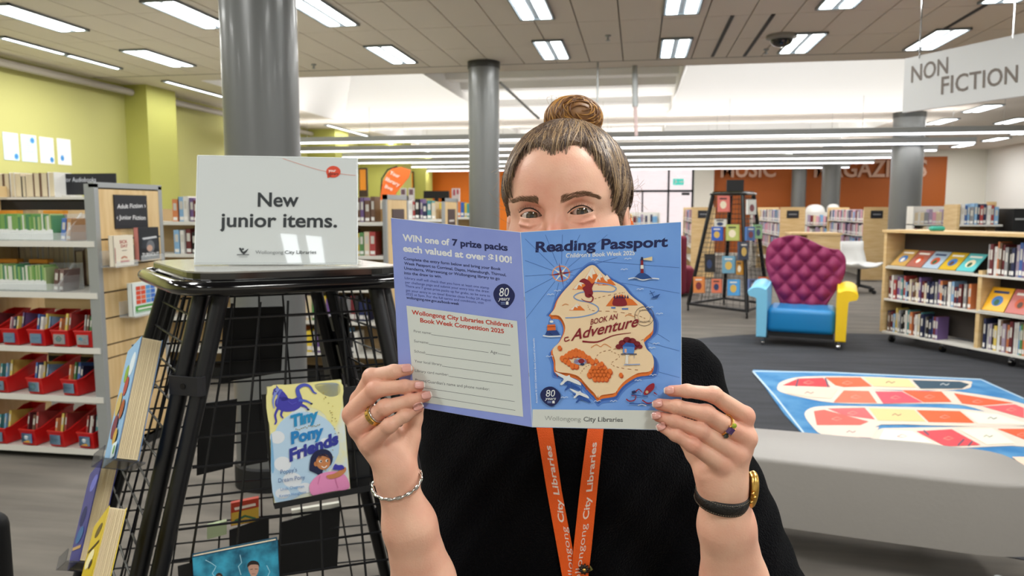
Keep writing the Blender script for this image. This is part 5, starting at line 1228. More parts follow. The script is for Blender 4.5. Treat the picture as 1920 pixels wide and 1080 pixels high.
def surfnet(f, lo, hi, h, B=8):
    """isosurface of f as a quad mesh (blocks far from the surface are skipped)"""
    lo = np.array(lo, float); hi = np.array(hi, float); nb = np.ceil((hi-lo)/(h*B)).astype(int)+1; n = nb*B
    bc = [lo[i]+(np.arange(nb[i])+.5)*B*h for i in range(3)]
    G = np.stack(np.meshgrid(*bc, indexing='ij'), -1).reshape(-1, 3); dc = f(G).reshape(nb)
    F_ = np.repeat(np.repeat(np.repeat(dc, B, 0), B, 1), B, 2).astype(np.float32)
    act = np.argwhere(np.abs(dc) < B*h*1.25+.003); off = np.stack(np.meshgrid(*[np.arange(B)]*3, indexing='ij'), -1).reshape(-1, 3)
    for s in range(0, len(act), 400):
        idx = (act[s:s+400][:, None, :]*B+off[None]).reshape(-1, 3); F_[idx[:, 0], idx[:, 1], idx[:, 2]] = f(lo+idx*h)
    S = F_ < 0
    c = [S[i:n[0]-1+i, j:n[1]-1+j, k:n[2]-1+k] for i in (0, 1) for j in (0, 1) for k in (0, 1)]
    allc = np.logical_and.reduce(c); anyc = np.logical_or.reduce(c); cells = np.argwhere(anyc & ~allc)
    ids = -np.ones([n[0]-1, n[1]-1, n[2]-1], int); ids[tuple(cells.T)] = np.arange(len(cells))
    acc = np.zeros((len(cells), 3)); cnt = np.zeros(len(cells)); cor = [(i, j, k) for i in (0, 1) for j in (0, 1) for k in (0, 1)]
    for a in cor:
        for ax in range(3):
            if a[ax]: continue
            b = list(a); b[ax] = 1; A_ = cells+a; B_ = cells+b; fa = F_[tuple(A_.T)]; fb2 = F_[tuple(B_.T)]; m = (fa < 0) != (fb2 < 0)
            t = np.where(m, fa/(fa-fb2+1e-12), 0); p = np.array(a, float)[None].repeat(len(cells), 0); p[:, ax] += t; acc[m] += p[m]; cnt[m] += 1
    V = lo+(cells+acc/cnt[:, None])*h; Q = []
    for ax in range(3):
        u, v = (ax+1) % 3, (ax+2) % 3; sl0 = [slice(1, None)]*3; sl0[ax] = slice(0, -1); 
        A_ = np.zeros(3, int)
        base = np.argwhere((np.take(S, range(0, n[ax]-1), ax) != np.take(S, range(1, n[ax]), ax)))
        base = base[(base[:, u] > 0) & (base[:, v] > 0) & (base[:, u] < n[u]-1) & (base[:, v] < n[v]-1)]
        q = []
        for du, dv in ((-1, -1), (0, -1), (0, 0), (-1, 0)):
            w_ = base.copy(); w_[:, u] += du; w_[:, v] += dv; q.append(ids[tuple(w_.T)])
        q = np.stack(q, 1); fl_ = ~S[tuple(base.T)]; q[fl_] = q[fl_][:, ::-1]; Q.append(q)
    return V, np.concatenate(Q)
def project(f, V, it=2, e=4e-4):
    for _ in range(it):
        g = np.stack([f(V+np.eye(3)[i]*e)-f(V-np.eye(3)[i]*e) for i in range(3)], 1)/(2*e); L = np.linalg.norm(g, axis=1, keepdims=True)+1e-6; V = V-g/L**2*f(V)[:, None]*.9
    return V
# ---- head frame
O = K(1041, 399, .905); yw = math.radians(14); rl = math.radians(2.8)
fz = np.array([-math.sin(yw), 0, -math.cos(yw)]); hx = np.array([math.cos(yw), 0, -math.sin(yw)]); hy = np.array([0, 1., 0])
hx, hy = hx*math.cos(rl)+hy*math.sin(rl), hy*math.cos(rl)-hx*math.sin(rl)
RH = np.stack([hx, hy, fz])          # rows: head axes
def H2K(p): return O+np.asarray(p, float)@RH
EYE = [(-.0318, -.0005, -.0125), (.0312, -.0005, -.0125)]
def f_head(P):
    q = (P-O)@RH.T; ax = np.abs(q[:, 0]); qs = np.stack([ax, q[:, 1], q[:, 2]], 1)
    d = sell(qs, (0, .030, -.088), (.0755, .088, .096))
    d = smin(d, sell(qs, (0, .034, -.030), (.057, .05, .040)), .03)                                   # forehead
    d = smin(d, sell(qs, (0, -.045, -.060), (.058, .072, .060)), .03)                                   # lower face
    d = smin(d, sell(qs, (0, -.098, -.028), (.026, .018, .024)), .03)                                   # chin
    d = smin(d, chain(qs, [((.030, -.03, -.020), .018), ((.054, -.022, -.05), .016)], .01), .02)          # cheekbone
    d = smin(d, chain(qs, [((.008, .0155, -.001), .0068), ((.026, .021, -.0045), .0075), ((.044, .017, -.018), .008)], .006), .014)   # brow
    d = smax(d, -sell(qs, (.0315, -.001, .0045), (.019, .0125, .0100)), .010)                            # socket
    d = smin(d, chain(qs, [((0, .010, -.002), .0078), ((0, -.012, .007), .0078), ((0, -.034, .017), .0100)], .006), .010)              # nose
    d = smin(d, sell(qs, (0, -.038, .017), (.0115, .0095, .0115)), .006); d = smin(d, sell(qs, (.0125, -.041, .006), (.0075, .0075, .010)), .005)
    d = smin(d, sell(qs, (.008, -.070, -.004), (.020, .0055, .009)), .005); d = smin(d, sell(qs, (.005, -.079, -.005), (.018, .0065, .009)), .005)      # lips
    # eyelids: shell over the eyeball, opened by an almond
    ec = np.array([.0315, -.0005, -.0125]); ball = np.linalg.norm(qs-ec, axis=1)
    d = smin(d, ball-.0141, .004)
    d = smin(d, chain(qs, [((.020, -.0100, -.0008), .0030), ((.031, -.0128, .0002), .0036), ((.045, -.0095, -.0065), .0030)], .002), .0035)
    crease = chain(qs, [((.018, .0065, .001), .0011), ((.031, .0098, .0022), .0013), ((.044, .0062, -.005), .0011)], .001); d = smax(d, -crease, .0035)
    d = smax(d, -chain(qs, [((.018, -.0085, .0020), .0012), ((.031, -.0115, .0024), .0013), ((.046, -.0075, -.004), .0012)], .001), .0035)
    d = smax(d, -chain(qs, [((.019, -.0140, .0035), .0012), ((.033, -.0182, .0032), .0013), ((.051, -.0130, -.007), .0010)], .001), .003); d = smax(d, -chain(qs, [((.049, -.002, -.006), .0007), ((.057, -.006, -.014), .0006)], .001), .002)
    a, bu, bl = .0150, .0047, .0034; ex = qs[:, 0]-.0312; ey = qs[:, 1]+.0008-.055*ex
    Ru = (a*a+bu*bu)/(2*bu); Rl = (a*a+bl*bl)/(2*bl)
    lens = np.maximum(np.hypot(ex, ey+(Ru-bu))-Ru, np.hypot(ex, ey-(Rl-bl))-Rl); lens = np.maximum(lens, -.016-qs[:, 2])
    d = smax(d, -lens, .0009)
    er = sell(qs, (.0765, -.012, -.088), (.007, .030, .017)); er = smax(er, -sell(qs, (.084, -.010, -.086), (.006, .020, .010)), .004); d = smin(d, er, .006)
    d = smin(d, scap(qs, (0, -.085, -.095), (0, -.17, -.105), .050, .054), .02)
    return d
handL_f = [  # each finger: pixel, depth, radius (px)
    [(676, 748, .838, 17), (696, 706, .822, 14.5), (738, 697, .816, 13), (765, 693, .8215, 11)],
    [(660, 776, .834, 18), (704, 730, .814, 16), (758, 725, .811, 12.5), (785, 724, .8185, 10.5)],
    [(672, 802, .828, 18), (722, 764, .808, 14.5), (770, 751, .809, 12), (798, 743, .817, 10.5)],
    [(692, 832, .822, 18), (730, 798, .803, 13.5), (758, 780, .806, 11.5), (784, 765, .8175, 9.5)]]
palmL = [((715, 812, .846, 24), (756, 835, .850, 24)), ((676, 752, .842, 20), (730, 862, .845, 26)), ((664, 780, .838, 20), (735, 870, .842, 27)), ((676, 806, .834, 20), (740, 872, .838, 27)), ((696, 834, .830, 20), (742, 880, .836, 27)),
         ((735, 860, .842, 30), (742, 898, .845, 32)), ((748, 850, .848, 24), (760, 893, .850, 22)), ((742, 898, .845, 34), (768, 985, .860, 48)), ((768, 985, .860, 48), (795, 1090, .885, 57)), ((795, 1090, .885, 57), (850, 1290, .945, 62))]
thumbL = [(752, 862, .848, 25), (768, 818, .850, 20), (777, 785, .848, 15), (786, 750, .842, 11.5)]
handR_f = [
    [(1396, 780, .772, 18), (1338, 740, .752, 14.5), (1288, 733, .746, 12), (1258, 733, .7525, 10.5)],
    [(1400, 822, .770, 19), (1324, 776, .748, 16.5), (1270, 763, .744, 13), (1236, 758, .7545, 11)],
    [(1380, 852, .766, 19), (1312, 807, .746, 14.5), (1266, 790, .744, 12), (1234, 781, .755, 10)],
    [(1352, 870, .762, 18), (1298, 834, .744, 13.5), (1266, 815, .744, 11.5), (1243, 802, .754, 9.5)]]
palmR = [((1350, 850, .785, 26), (1385, 840, .788, 26)), ((1394, 782, .776, 20), (1362, 880, .785, 27)), ((1396, 822, .774, 21), (1362, 885, .783, 28)), ((1380, 852, .770, 22), (1356, 890, .780, 28)), ((1350, 872, .768, 20), (1352, 895, .778, 28)),
         ((1360, 870, .780, 34), (1356, 905, .785, 38)), ((1325, 888, .776, 20), (1340, 915, .782, 26)), ((1356, 905, .785, 38), (1362, 985, .800, 50)), ((1362, 985, .800, 50), (1377, 1090, .825, 60)), ((1377, 1090, .825, 60), (1410, 1290, .90, 66))]
thumbR = [(1328, 888, .780, 23), (1304, 850, .786, 18), (1280, 815, .784, 14.5), (1258, 785, .777, 12)]
def PX(t): x, y, d, r = t; return (K(x, y, d), r/FPX*d)
def f_hand(fing, palm, thumb):
    Fg = [[PX(t) for t in f] for f in fing]; Pm = [(PX(a), PX(b)) for a, b in palm]; Tb = [PX(t) for t in thumb]
    Pc = palm[6:]
    def f(P):
        d = None
        for (a, ra), (b, rb) in Pm[:len(Pm)-4]: e = scap(P, a, b, ra, rb); d = e if d is None else smin(d, e, .009)
        arm = None
        for (a, ra), (b, rb) in Pm[len(Pm)-4:]: e = scap(P, a, b, ra, rb); arm = e if arm is None else smin(arm, e, .012)
        d = smin(d, arm, .016)
        fg = None
        for g in Fg:
            e = chain(P, g, .0035)
            # knuckle fullness
            e = smin(e, np.linalg.norm(P-g[1][0], axis=1)-g[1][1]*1.06, .003)
            e = smin(e, np.linalg.norm(P-g[2][0], axis=1)-g[2][1]*1.05, .002)
            fg = e if fg is None else smin(fg, e, .0011)
        for g in Fg:       # skin creases over the two finger joints
            for j, am in ((1, .00042), (2, .00030)):
                c_, rr_ = g[j]; ax_ = g[j+1][0]-g[j-1][0]; ax_ = ax_/np.linalg.norm(ax_); q_ = P-c_; s_ = q_@ax_; near = np.exp(-((q_*q_).sum(1)/(rr_*1.25)**2)**3)
                fg = fg+near*am*(np.exp(-(s_/.0009)**2)+.8*np.exp(-((s_-.0030)/.0009)**2)+.8*np.exp(-((s_+.0030)/.0009)**2))
        d = smin(d, fg, .0055); d = smin(d, chain(P, Tb, .004), .006); return d
    return f
f_hl = f_hand(handL_f, palmL, thumbL); f_hr = f_hand(handR_f, palmR, thumbR)
# ---- coarse body under the clothes (torso, upper arms, legs, feet)
gr_dir = W2K(CAM+np.array([0, 0, -1.0]))      # straight down in the figure's frame
gr_dir /= np.linalg.norm(gr_dir); NB = H2K((0, -.17, -.105))
def down(p, h): return np.asarray(p)+gr_dir*h
side = np.array([1., 0, 0]); BC = down(NB, .0)+np.array([0, 0, .02])
SHL = K(868, 716, 1.09); SHR = K(1268, 720, 1.09); ELL = K(850, 1290, .985); ELR = K(1415, 1290, .97)
hipc = down(BC, .62); Lg = [(s, hipc+side*.09*s) for s in (-1, 1)]
footz = (1.5-.045)/1.0
def f_body(P):
    d = scap(P, NB, down(NB, .10), .055, .06)
    d = smin(d, sell(P, down(BC, .20), (.165, .20, .095)), .05); d = smin(d, sell(P, down(BC, .42), (.135, .20, .09)), .05); d = smin(d, sell(P, hipc, (.165, .14, .11)), .05)
    for s_, e_, w_ in ((SHL, ELL, PX(palmL[-1][1])[0]), (SHR, ELR, PX(palmR[-1][1])[0])):
        d = smin(d, scap(P, s_, e_, .046, .040), .03); d = smin(d, scap(P, e_, w_, .038, .036), .01)
    for s, h0 in Lg:
        kn = down(h0, .36)+np.array([.01*s, 0, -.02]); an = down(h0, .76); d = smin(d, scap(P, h0, kn, .078, .052), .02); d = smin(d, scap(P, kn, an, .052, .036), .02)
    return d
body = MB(); 
VH, QH = surfnet(f_head, H2K((0, 0, 0))+np.array([-.14, -.20, -.05]), H2K((0, 0, 0))+np.array([.16, .16, .24]), .0016)
VH = project(f_head, VH, 1)
lo_ = K(640, 1300, .8)
VL, QL = surfnet(f_hl, (-.215, -.47, .775), (-.03, -.075, 1.0), .00112)
VR, QR = surfnet(f_hr, (.10, -.42, .71), (.34, -.09, .96), .00112)
VB, QB = surfnet(f_body, (-.32, -1.45, .80), (.42, -.02, 1.42), .012)
skin = bpy.data.materials.new('skin'); skin.use_nodes = True
def skin_setup(m):
    nt = m.node_tree; b = nt.nodes['Principled BSDF']; at = nt.nodes.new('ShaderNodeAttribute'); at.attribute_name = 'tone'
    r = nt.nodes.new('ShaderNodeValToRGB'); r.color_ramp.elements[0].color = srgb('#f0c4a8'); r.color_ramp.elements[1].color = srgb('#d47e6a')
    tc = nt.nodes.new('ShaderNodeTexCoord'); n = nt.nodes.new('ShaderNodeTexNoise'); n.inputs['Scale'].default_value = 26; n.inputs['Detail'].default_value = 5; nt.links.new(tc.outputs['Object'], n.inputs['Vector'])
    ma = nt.nodes.new('ShaderNodeMath'); ma.operation = 'MULTIPLY_ADD'; ma.inputs[1].default_value = .9; ma.inputs[2].default_value = -.20
    nt.links.new(n.outputs[0], ma.inputs[0]); ad = nt.nodes.new('ShaderNodeMath'); ad.operation = 'ADD'; nt.links.new(ma.outputs[0], ad.inputs[0]); nt.links.new(at.outputs['Fac'], ad.inputs[1]); nt.links.new(ad.outputs[0], r.inputs[0]); nt.links.new(r.outputs[0], b.inputs['Base Color'])
    b.inputs['Roughness'].default_value = .45; b.inputs['Specular IOR Level'].default_value = .4
    b.inputs['Subsurface Weight'].default_value = .12; b.inputs['Subsurface Radius'].default_value = (.9, .35, .2); b.inputs['Subsurface Scale'].default_value = .008
    n2 = nt.nodes.new('ShaderNodeTexNoise'); n2.inputs['Scale'].default_value = 420; n2.inputs['Detail'].default_value = 3; nt.links.new(tc.outputs['Object'], n2.inputs['Vector'])
    bp = nt.nodes.new('ShaderNodeBump'); bp.inputs['Strength'].default_value = .22; bp.inputs['Distance'].default_value = .0012; nt.links.new(n2.outputs[0], bp.inputs['Height']); nt.links.new(bp.outputs[0], b.inputs['Normal'])
skin_setup(skin)
foot = onz(1100, 540+1400, 0); hipW = K2W(hipc)[0]
PER = thing('person', 'woman in a black jumper and orange lanyard holding up the reading booklet', 'person', (hipW[0], hipW[1], 0))
allV = []; allQ = []; tone = []; off_ = 0
def gauss(V, c, s): return np.exp(-((V-c)**2).sum(1)/(2*s*s))
for (V, Q, kind) in ((VH, QH, 'h'), (VL, QL, 'l'), (VR, QR, 'r'), (VB, QB, 'b')):
    t_ = np.zeros(len(V))
    if kind == 'h':
        for c, s, a in (((-.01, .03, .005), .016, .35), ((.0, -.03, .02), .014, .5), ((-.04, -.03, -.01), .018, .35), ((.04, -.03, -.01), .018, .35), ((.0, -.075, 0), .013, .8), ((-.031, .012, 0), .008, .25), ((.031, .012, 0), .008, .25), ((0, .004, 0), .01, .2)): t_ += a*gauss(V, H2K(c), s)
    if kind in 'lr':
        for g in (handL_f if kind == 'l' else handR_f):
            for i, (s, a) in enumerate(((.008, .4), (.006, .5), (.005, .3), (.006, .55))): t_ += a*gauss(V, PX(g[i])[0], s)
    tone.append(t_); allV.append(V); allQ.append(Q+off_); off_ += len(V)
me = bpy.data.meshes.new('body'); V = K2W(np.concatenate(allV)); Q = np.concatenate(allQ); Mi = RM[PER.name].inverted(); V = V+np.array(Mi.translation)
me.vertices.add(len(V)); me.vertices.foreach_set('co', V.astype(np.float32).ravel()); me.loops.add(len(Q)*4); me.loops.foreach_set('vertex_index', Q.ravel().astype(np.int32)); me.polygons.add(len(Q)); me.polygons.foreach_set('loop_start', (np.arange(len(Q))*4).astype(np.int32)); me.polygons.foreach_set('use_smooth', np.ones(len(Q), bool)); me.update(calc_edges=True); me.validate()
at = me.attributes.new('tone', 'FLOAT', 'POINT'); at.data.foreach_set('value', np.concatenate(tone).astype(np.float32)); me.materials.append(skin)
BODY = bpy.data.objects.new('body', me); COL.objects.link(BODY); BODY.parent = PER; RM[BODY.name] = RM[PER.name]
def quadmesh(name, V, Q, m, parent, smooth=True):
    me = bpy.data.meshes.new(name); W = K2W(V)+np.array(RM[parent.name].inverted().translation)
    me.from_pydata(W.tolist(), [], [tuple(q) for q in Q]); me.materials.append(m); me.polygons.foreach_set('use_smooth', [smooth]*len(me.polygons)); o = bpy.data.objects.new(name, me); COL.objects.link(o); o.parent = parent; RM[o.name] = RM[parent.name]; return o
def trace(f, x, y, d0=.60, n=60):
    """depth at which the sight line through (x,y) meets the surface f"""
    x = np.atleast_1d(x).astype(float); y = np.atleast_1d(y).astype(float); r = np.stack([(x-960)/FPX, -(y-540)/FPX, np.ones_like(x)], 1); L = np.linalg.norm(r, axis=1); d = np.full(len(x), d0)
    for _ in range(n): d = d+np.minimum(f(r*d[:, None]), .05)/L*.9
    return r*d[:, None]
# ---- eyes
def ball(c, fwd, prof, m, name, parent):
    fwd = fwd/np.linalg.norm(fwd); u = np.cross(fwd, [0, 1, 0]); u /= np.linalg.norm(u); v = np.cross(fwd, u); V = []; n = 28
    for r, h in prof:
        for k in range(n): a = 2*PI*k/n; V.append(c+fwd*h+(u*math.cos(a)+v*math.sin(a))*r)
    N = len(prof); Fs = [(i*n+k, i*n+(k+1) % n, (i+1)*n+(k+1) % n, (i+1)*n+k) for i in range(N-1) for k in range(n)]+[tuple(range((N-1)*n, N*n))]
    return quadmesh(name, np.array(V), Fs, m, parent)
scl = mat('eye_white', '#c6b6ad', .15, coat=.5); iris_m = mat('iris', '#5a4a32', .12, coat=1.0, noise=(900, '#3a2f22')); pup = mat('pupil', '#060606', .05, coat=1.0); irim = mat('iris_rim', '#2b261f', .2)
for e in EYE:
    c = H2K(e); fw_ = -c/np.linalg.norm(c); R_ = .0126
    def pr_(a0, a1, n=6, R_=R_): return [(R_*math.sin(a), R_*math.cos(a)) for a in np.linspace(a0, a1, n)]
    eb = ball(c, fw_, pr_(2.6, .05, 16), scl, 'eyeball', PER)
    ai = math.asin(.0068/R_); ap = math.asin(.0024/R_)
    ball(c, fw_, [(r, h+.00025) for r, h in pr_(ai+.02, ai*.86)], irim, 'iris_rim', eb); ball(c, fw_, [(r, h+.0003) for r, h in pr_(ai*.88, .03)], iris_m, 'iris', eb); ball(c, fw_, [(r, h+.0005) for r, h in pr_(ap, .01)], pup, 'pupil', eb)
# ---- hair
HC = H2K((.001, .033, -.094)); HRr = np.array([.0845, .0955, .104])
lash_m = mat('dark_lashes', '#2a1e18', .6); brow_m = mat('eyebrow_hair', '#7a5a41', .8)
hairline = [(949, 445), (953, 427), (959, 368), (961, 327), (974, 297), (991, 283), (1010, 279), (1033, 286), (1055, 279), (1089, 277), (1111, 290), (1128, 315), (1139, 340), (1147, 362), (1152, 396), (1150, 420), (1146, 450)]
hl_s = smoothpath(hairline, 5); hl_in = hl_s+(np.array([1052., 420.])-hl_s)*.015; poly = np.array([tuple(p) for p in hl_in]+[(1140, 700), (958, 700)])
def sdpoly(x, y, P):
    d = np.full(len(x), 1e9); s = np.ones(len(x)); n = len(P)
    for i in range(n):
        a = P[i]; b = P[i-1]; e = b-a; wx = x-a[0]; wy = y-a[1]; t = np.clip((wx*e[0]+wy*e[1])/(e@e+1e-9), 0, 1); dx = wx-e[0]*t; dy = wy-e[1]*t; d = np.minimum(d, dx*dx+dy*dy)
        c1 = y >= a[1]; c2 = y < b[1]; c3 = e[0]*wy > e[1]*wx; fl_ = (c1 & c2 & c3) | (~c1 & ~c2 & ~c3); s[fl_] *= -1
    return s*np.sqrt(d)
def f_skull(P):
    q = (P-O)@RH.T; qs = np.stack([np.abs(q[:, 0]), q[:, 1], q[:, 2]], 1)
    d = sell(qs, (0, .030, -.088), (.0755, .088, .096)); d = smin(d, sell(qs, (0, .034, -.030), (.057, .05, .040)), .03); return smin(d, sell(qs, (0, -.045, -.060), (.058, .072, .060)), .03)
def f_hair(P):
    q = (P-HC)@RH.T; d = smin(sell(q, (0, 0, 0), HRr), f_skull(P)-.0060, .004)
    x = P[:, 0]/P[:, 2]*FPX+960; y = 540-P[:, 1]/P[:, 2]*FPX
    q0 = P-HC; b0 = (bunC-HC)/np.linalg.norm(bunC-HC); e1 = np.cross(b0, [0, 0, 1.]); e1 /= np.linalg.norm(e1); e2 = np.cross(b0, e1); ph_ = np.arctan2(q0@e2, q0@e1); pl_ = (q0@b0)/.09
    d = d+(.0008*np.sin(46*ph_+5*np.sin(3*pl_))+.0006*np.sin(83*ph_-4*pl_)+.0007*np.sin(21*ph_+6*pl_))*np.clip(1.2-pl_, 0, 1)
    qq = (P-O)@RH.T; sd = sdpoly(x, y, poly); sd = np.where(qq[:, 2] < -.075, 40., sd); u_ = np.clip((sd-3)/24, 0, 1); th = -.0022+.0092*u_*(2-u_)-np.maximum(0, -sd-3)*.0025
    d = smax(d, f_skull(P)-th, .001)
    d = smax(d, -(qq[:, 1]+.052), .02)
    return d
bunC = K(1075, 223, 1.015); bunR = np.array([.0385, .0300, .036])
VHr, QHr = surfnet(f_hair, HC-.13, HC+.13, .0018)
hair_m = mat('brown_hair', '#6a523c', .48, noise=(70, '#503b29', (1, 1, 1)), bump=(300, .5)); hair2 = mat('brown_hair_light', '#a58863', .36); hair3 = mat('brown_hair_dark', '#432f20', .5)
HAIR = quadmesh('hair', VHr, QHr, hair_m, PER)
bunC = K(1075, 223, 1.015); bunR = np.array([.0385, .0300, .036])
def hrad(d, R_=HRr): q = d@RH.T; return 1/np.sqrt(((q/R_)**2).sum(-1))
def strands(name, starts, ends, n, S, m, wid=.0008, lift=.0012, wave=.05, parent=HAIR, rs=1, spread=.12):
    rng = np.random.RandomState(rs); V = np.zeros((S, n, 3, 3)); t = np.linspace(0, 1, n)
    for s in range(S):
        a = starts[rng.randint(len(starts))]+rng.normal(0, .004, 3); a = a/np.linalg.norm(a); b = ends[rng.randint(len(ends))]+rng.normal(0, .10, 3); b /= np.linalg.norm(b)
        om = math.acos(np.clip(a@b, -1, 1)); so = math.sin(om)+1e-6; D_ = (np.sin((1-t)*om)[:, None]*a+np.sin(t*om)[:, None]*b)/so
        sd = np.cross(a, b); sd /= np.linalg.norm(sd)+1e-6; ph = rng.uniform(0, 6.28); wv = wave*rng.uniform(.3, 1)*rng.choice([-1, 1])
        D_ = D_+sd*(wv*np.sin(PI*t)+.012*np.sin(t*9+ph)*np.sin(PI*t))[:, None]; D_ /= np.linalg.norm(D_, axis=1, keepdims=True)
        rad = hrad(D_)-.0065*np.exp(-t*9)*(1 if len(starts) > 12 and m is not None and rs < 9 else 0)+lift*(.15+np.sin(PI*np.clip(t, 0, 1))**.5*rng.uniform(.3, 1.6))*np.minimum(1, t*6)-.0015*(t < .05)
        P = HC+D_*rad[:, None]; need = np.minimum(.0001+t*.045, .0062)+lift*.5*np.minimum(1, t*4); P = P+D_*np.maximum(0, need-f_skull(P))[:, None]; T_ = np.gradient(P, axis=0); T_ /= np.linalg.norm(T_, axis=1, keepdims=True); N_ = D_; Sd = np.cross(T_, N_); w_ = wid*rng.uniform(.6, 1.4)*(np.sin(PI*np.clip(t*.9+.08, 0, 1))**.5*np.minimum(1, .22+t*4))[:, None]
        V[s, :, 0] = P-Sd*w_; V[s, :, 1] = P+N_*w_*.9; V[s, :, 2] = P+Sd*w_
    base = np.arange(S)[:, None, None]*n*3+np.arange(n-1)[None, :, None]*3
    q1 = np.stack([base+0, base+1, base+4, base+3], -1).reshape(-1, 4); q2 = np.stack([base+1, base+2, base+5, base+4], -1).reshape(-1, 4)
    o = quadmesh(name, V.reshape(-1, 3), np.concatenate([q1, q2]), m, parent); o['kind'] = 'stuff'; return o
_r = np.random.RandomState(3); hq = np.repeat(hl_s[3:-6], 5, 0); hq = hq+(np.array([1052., 420.])-hq)*_r.uniform(-.09, .045, (len(hq), 1))+_r.normal(0, 1.5, hq.shape)
hp = trace(lambda P: f_skull(P)-.001, hq[:, 0], hq[:, 1]); st = [(p-HC) for p in hp]; st = [s/np.linalg.norm(s) for s in st]
hp2 = trace(lambda P: sell((P-HC)@RH.T, (0, 0, 0), HRr), *np.array([(x, y) for x, y in [(1156, 400), (1162, 395), (1168, 390), (1172, 385), (1158, 380), (1150, 350), (957, 410), (953, 395), (952, 420), (1146, 345), (1150, 375), (1160, 405)]]).T)
st2 = [(p-HC)/np.linalg.norm(p-HC) for p in hp2]
bk_ = [np.array(v)@RH for v in ((.7, -.5, -.4), (.4, -.6, -.7), (0, -.6, -.8), (-.4, -.6, -.7), (-.7, -.5, -.4), (.9, -.3, -.2), (-.9, -.3, -.2))]; bk_ = [b/np.linalg.norm(b) for b in bk_]
bd_ = (bunC-HC)/np.linalg.norm(bunC-HC); ends = [bd_]
for k_, (m_, S_) in enumerate(((hair_m, 900), (hair2, 640), (hair3, 560))): strands('hair_strands', st+st2*3, ends, 20, S_, m_, rs=k_+1, lift=.0022)
strands('hair_strands', bk_, ends, 14, 300, hair_m, rs=9, wid=.0016)
bun_m = mat('ginger_bun', '#8f6230', .45, noise=(60, '#6b4420')); bun2 = mat('ginger_bun_light', '#b8843f', .4)
def f_bun(P): d = sell(P, bunC, bunR); d = smin(d, sell(P, bunC+np.array([.004, -.02, .004]), (.034, .02, .03)), .01); return d
VBn, QBn = surfnet(f_bun, bunC-.06, bunC+.06, .0022); BUN = quadmesh('hair_bun', VBn, QBn, bun_m, PER)
mbs = [MB(), MB(), MB()]; R = random.Random(5)
for s in range(230):
    # coils wound about a tilted axis
    ax_ = np.array([.25+R.uniform(-.25, .25), R.uniform(-.1, .5), -.85+R.uniform(-.2, .2)]); ax_ /= np.linalg.norm(ax_); u = np.cross(ax_, [0, 1, 0]); u /= np.linalg.norm(u); v = np.cross(ax_, u); tt_ = R.uniform(-.75, .9); a0 = R.uniform(0, 6.28); L_ = R.uniform(1.6, 3.2); P = []
    for k in range(15):
        a = a0+L_*k/14; d_ = ax_*(tt_+.25*k/14)+(u*math.cos(a)+v*math.sin(a))*math.sqrt(max(.02, 1-tt_*tt_)); d_ /= np.linalg.norm(d_); P.append(bunC+d_*bunR*(1.015+.01*math.sin(k)))
    mbs[s % 3].tube(P, [.0011*math.sin(PI*(k+.6)/15.2)+.0002 for k in range(15)], n=3, cap=False)
for mb_, m_ in zip(mbs, (bun_m, bun2, mat('ginger_bun_dark', '#6a4119', .5))): 
    V_ = np.concatenate(mb_.v); o = quadmesh('hair_strands', V_, mb_.f, m_, BUN); o['kind'] = 'stuff'
fly = MB()
for k in range(26):
    sx = R.choice([-1, 1]); x0, y0 = (1182+R.uniform(-6, 0), R.uniform(330, 410)) if sx > 0 else (951+R.uniform(0, 5), R.uniform(290, 430)); d0 = .975
    P = smoothpath([K(x0, y0, d0), K(x0+sx*R.uniform(8, 20), y0+R.uniform(-12, 8), d0), K(x0+sx*R.uniform(14, 38), y0+R.uniform(-20, 30), d0-.01)], 4); fly.tube(P, .00018, n=3)
for k in range(10):
    x0 = R.uniform(1030, 1125); fly.tube(smoothpath([K(x0, 200, 1.01), K(x0+R.uniform(-12, 12), 185-R.uniform(0, 8), 1.01), K(x0+R.uniform(-25, 25), 184, 1.01)], 3), .00018, n=3)
o = quadmesh('flyaway_hairs', np.concatenate(fly.v), fly.f, hair2, HAIR); o['kind'] = 'stuff'
# ---- eyebrows, lashes
def brow(pts, th0, th1, ang0, ang1, n, seed):
    mb = MB(); R = random.Random(seed); C_ = smoothpath(pts, 8)
    X = []; 
    for k in range(n):
        f = R.random()**.9; i = int(f*(len(C_)-1)); c = C_[i]; th = (th0+(th1-th0)*f); o_ = R.uniform(-1, 1)*th/2; a = math.radians(ang0+(ang1-ang0)*f+R.uniform(-10, 10)); l = R.uniform(7, 11)*(1-.25*f)
        X.append((c[0], c[1]+o_, c[0]+math.cos(a)*l, c[1]+o_-math.sin(a)*l))
    X = np.array(X); A = trace(f_head, X[:, 0], X[:, 1]); M_ = trace(f_head, (X[:, 0]+X[:, 2])/2, (X[:, 1]+X[:, 3])/2); B_ = trace(f_head, X[:, 2], X[:, 3])
    for a, m_, b in zip(A, M_, B_): n_ = np.array([0, 0, -1.]); mb.tube([a+n_*.0001, m_+n_*.0009, b+n_*.0005], [.00020, .00024, .00006], n=3, cap=False)
    return quadmesh('eyebrow', np.concatenate(mb.v), mb.f, brow_m, PER)
brow([(1010, 378), (998, 375), (980, 373.5), (962, 378)], 12, 6, 135, 182, 300, 1)
brow([(1051, 376), (1070, 369), (1090, 363.5), (1106, 364.5), (1122, 370)], 14, 5, 40, -20, 380, 2)
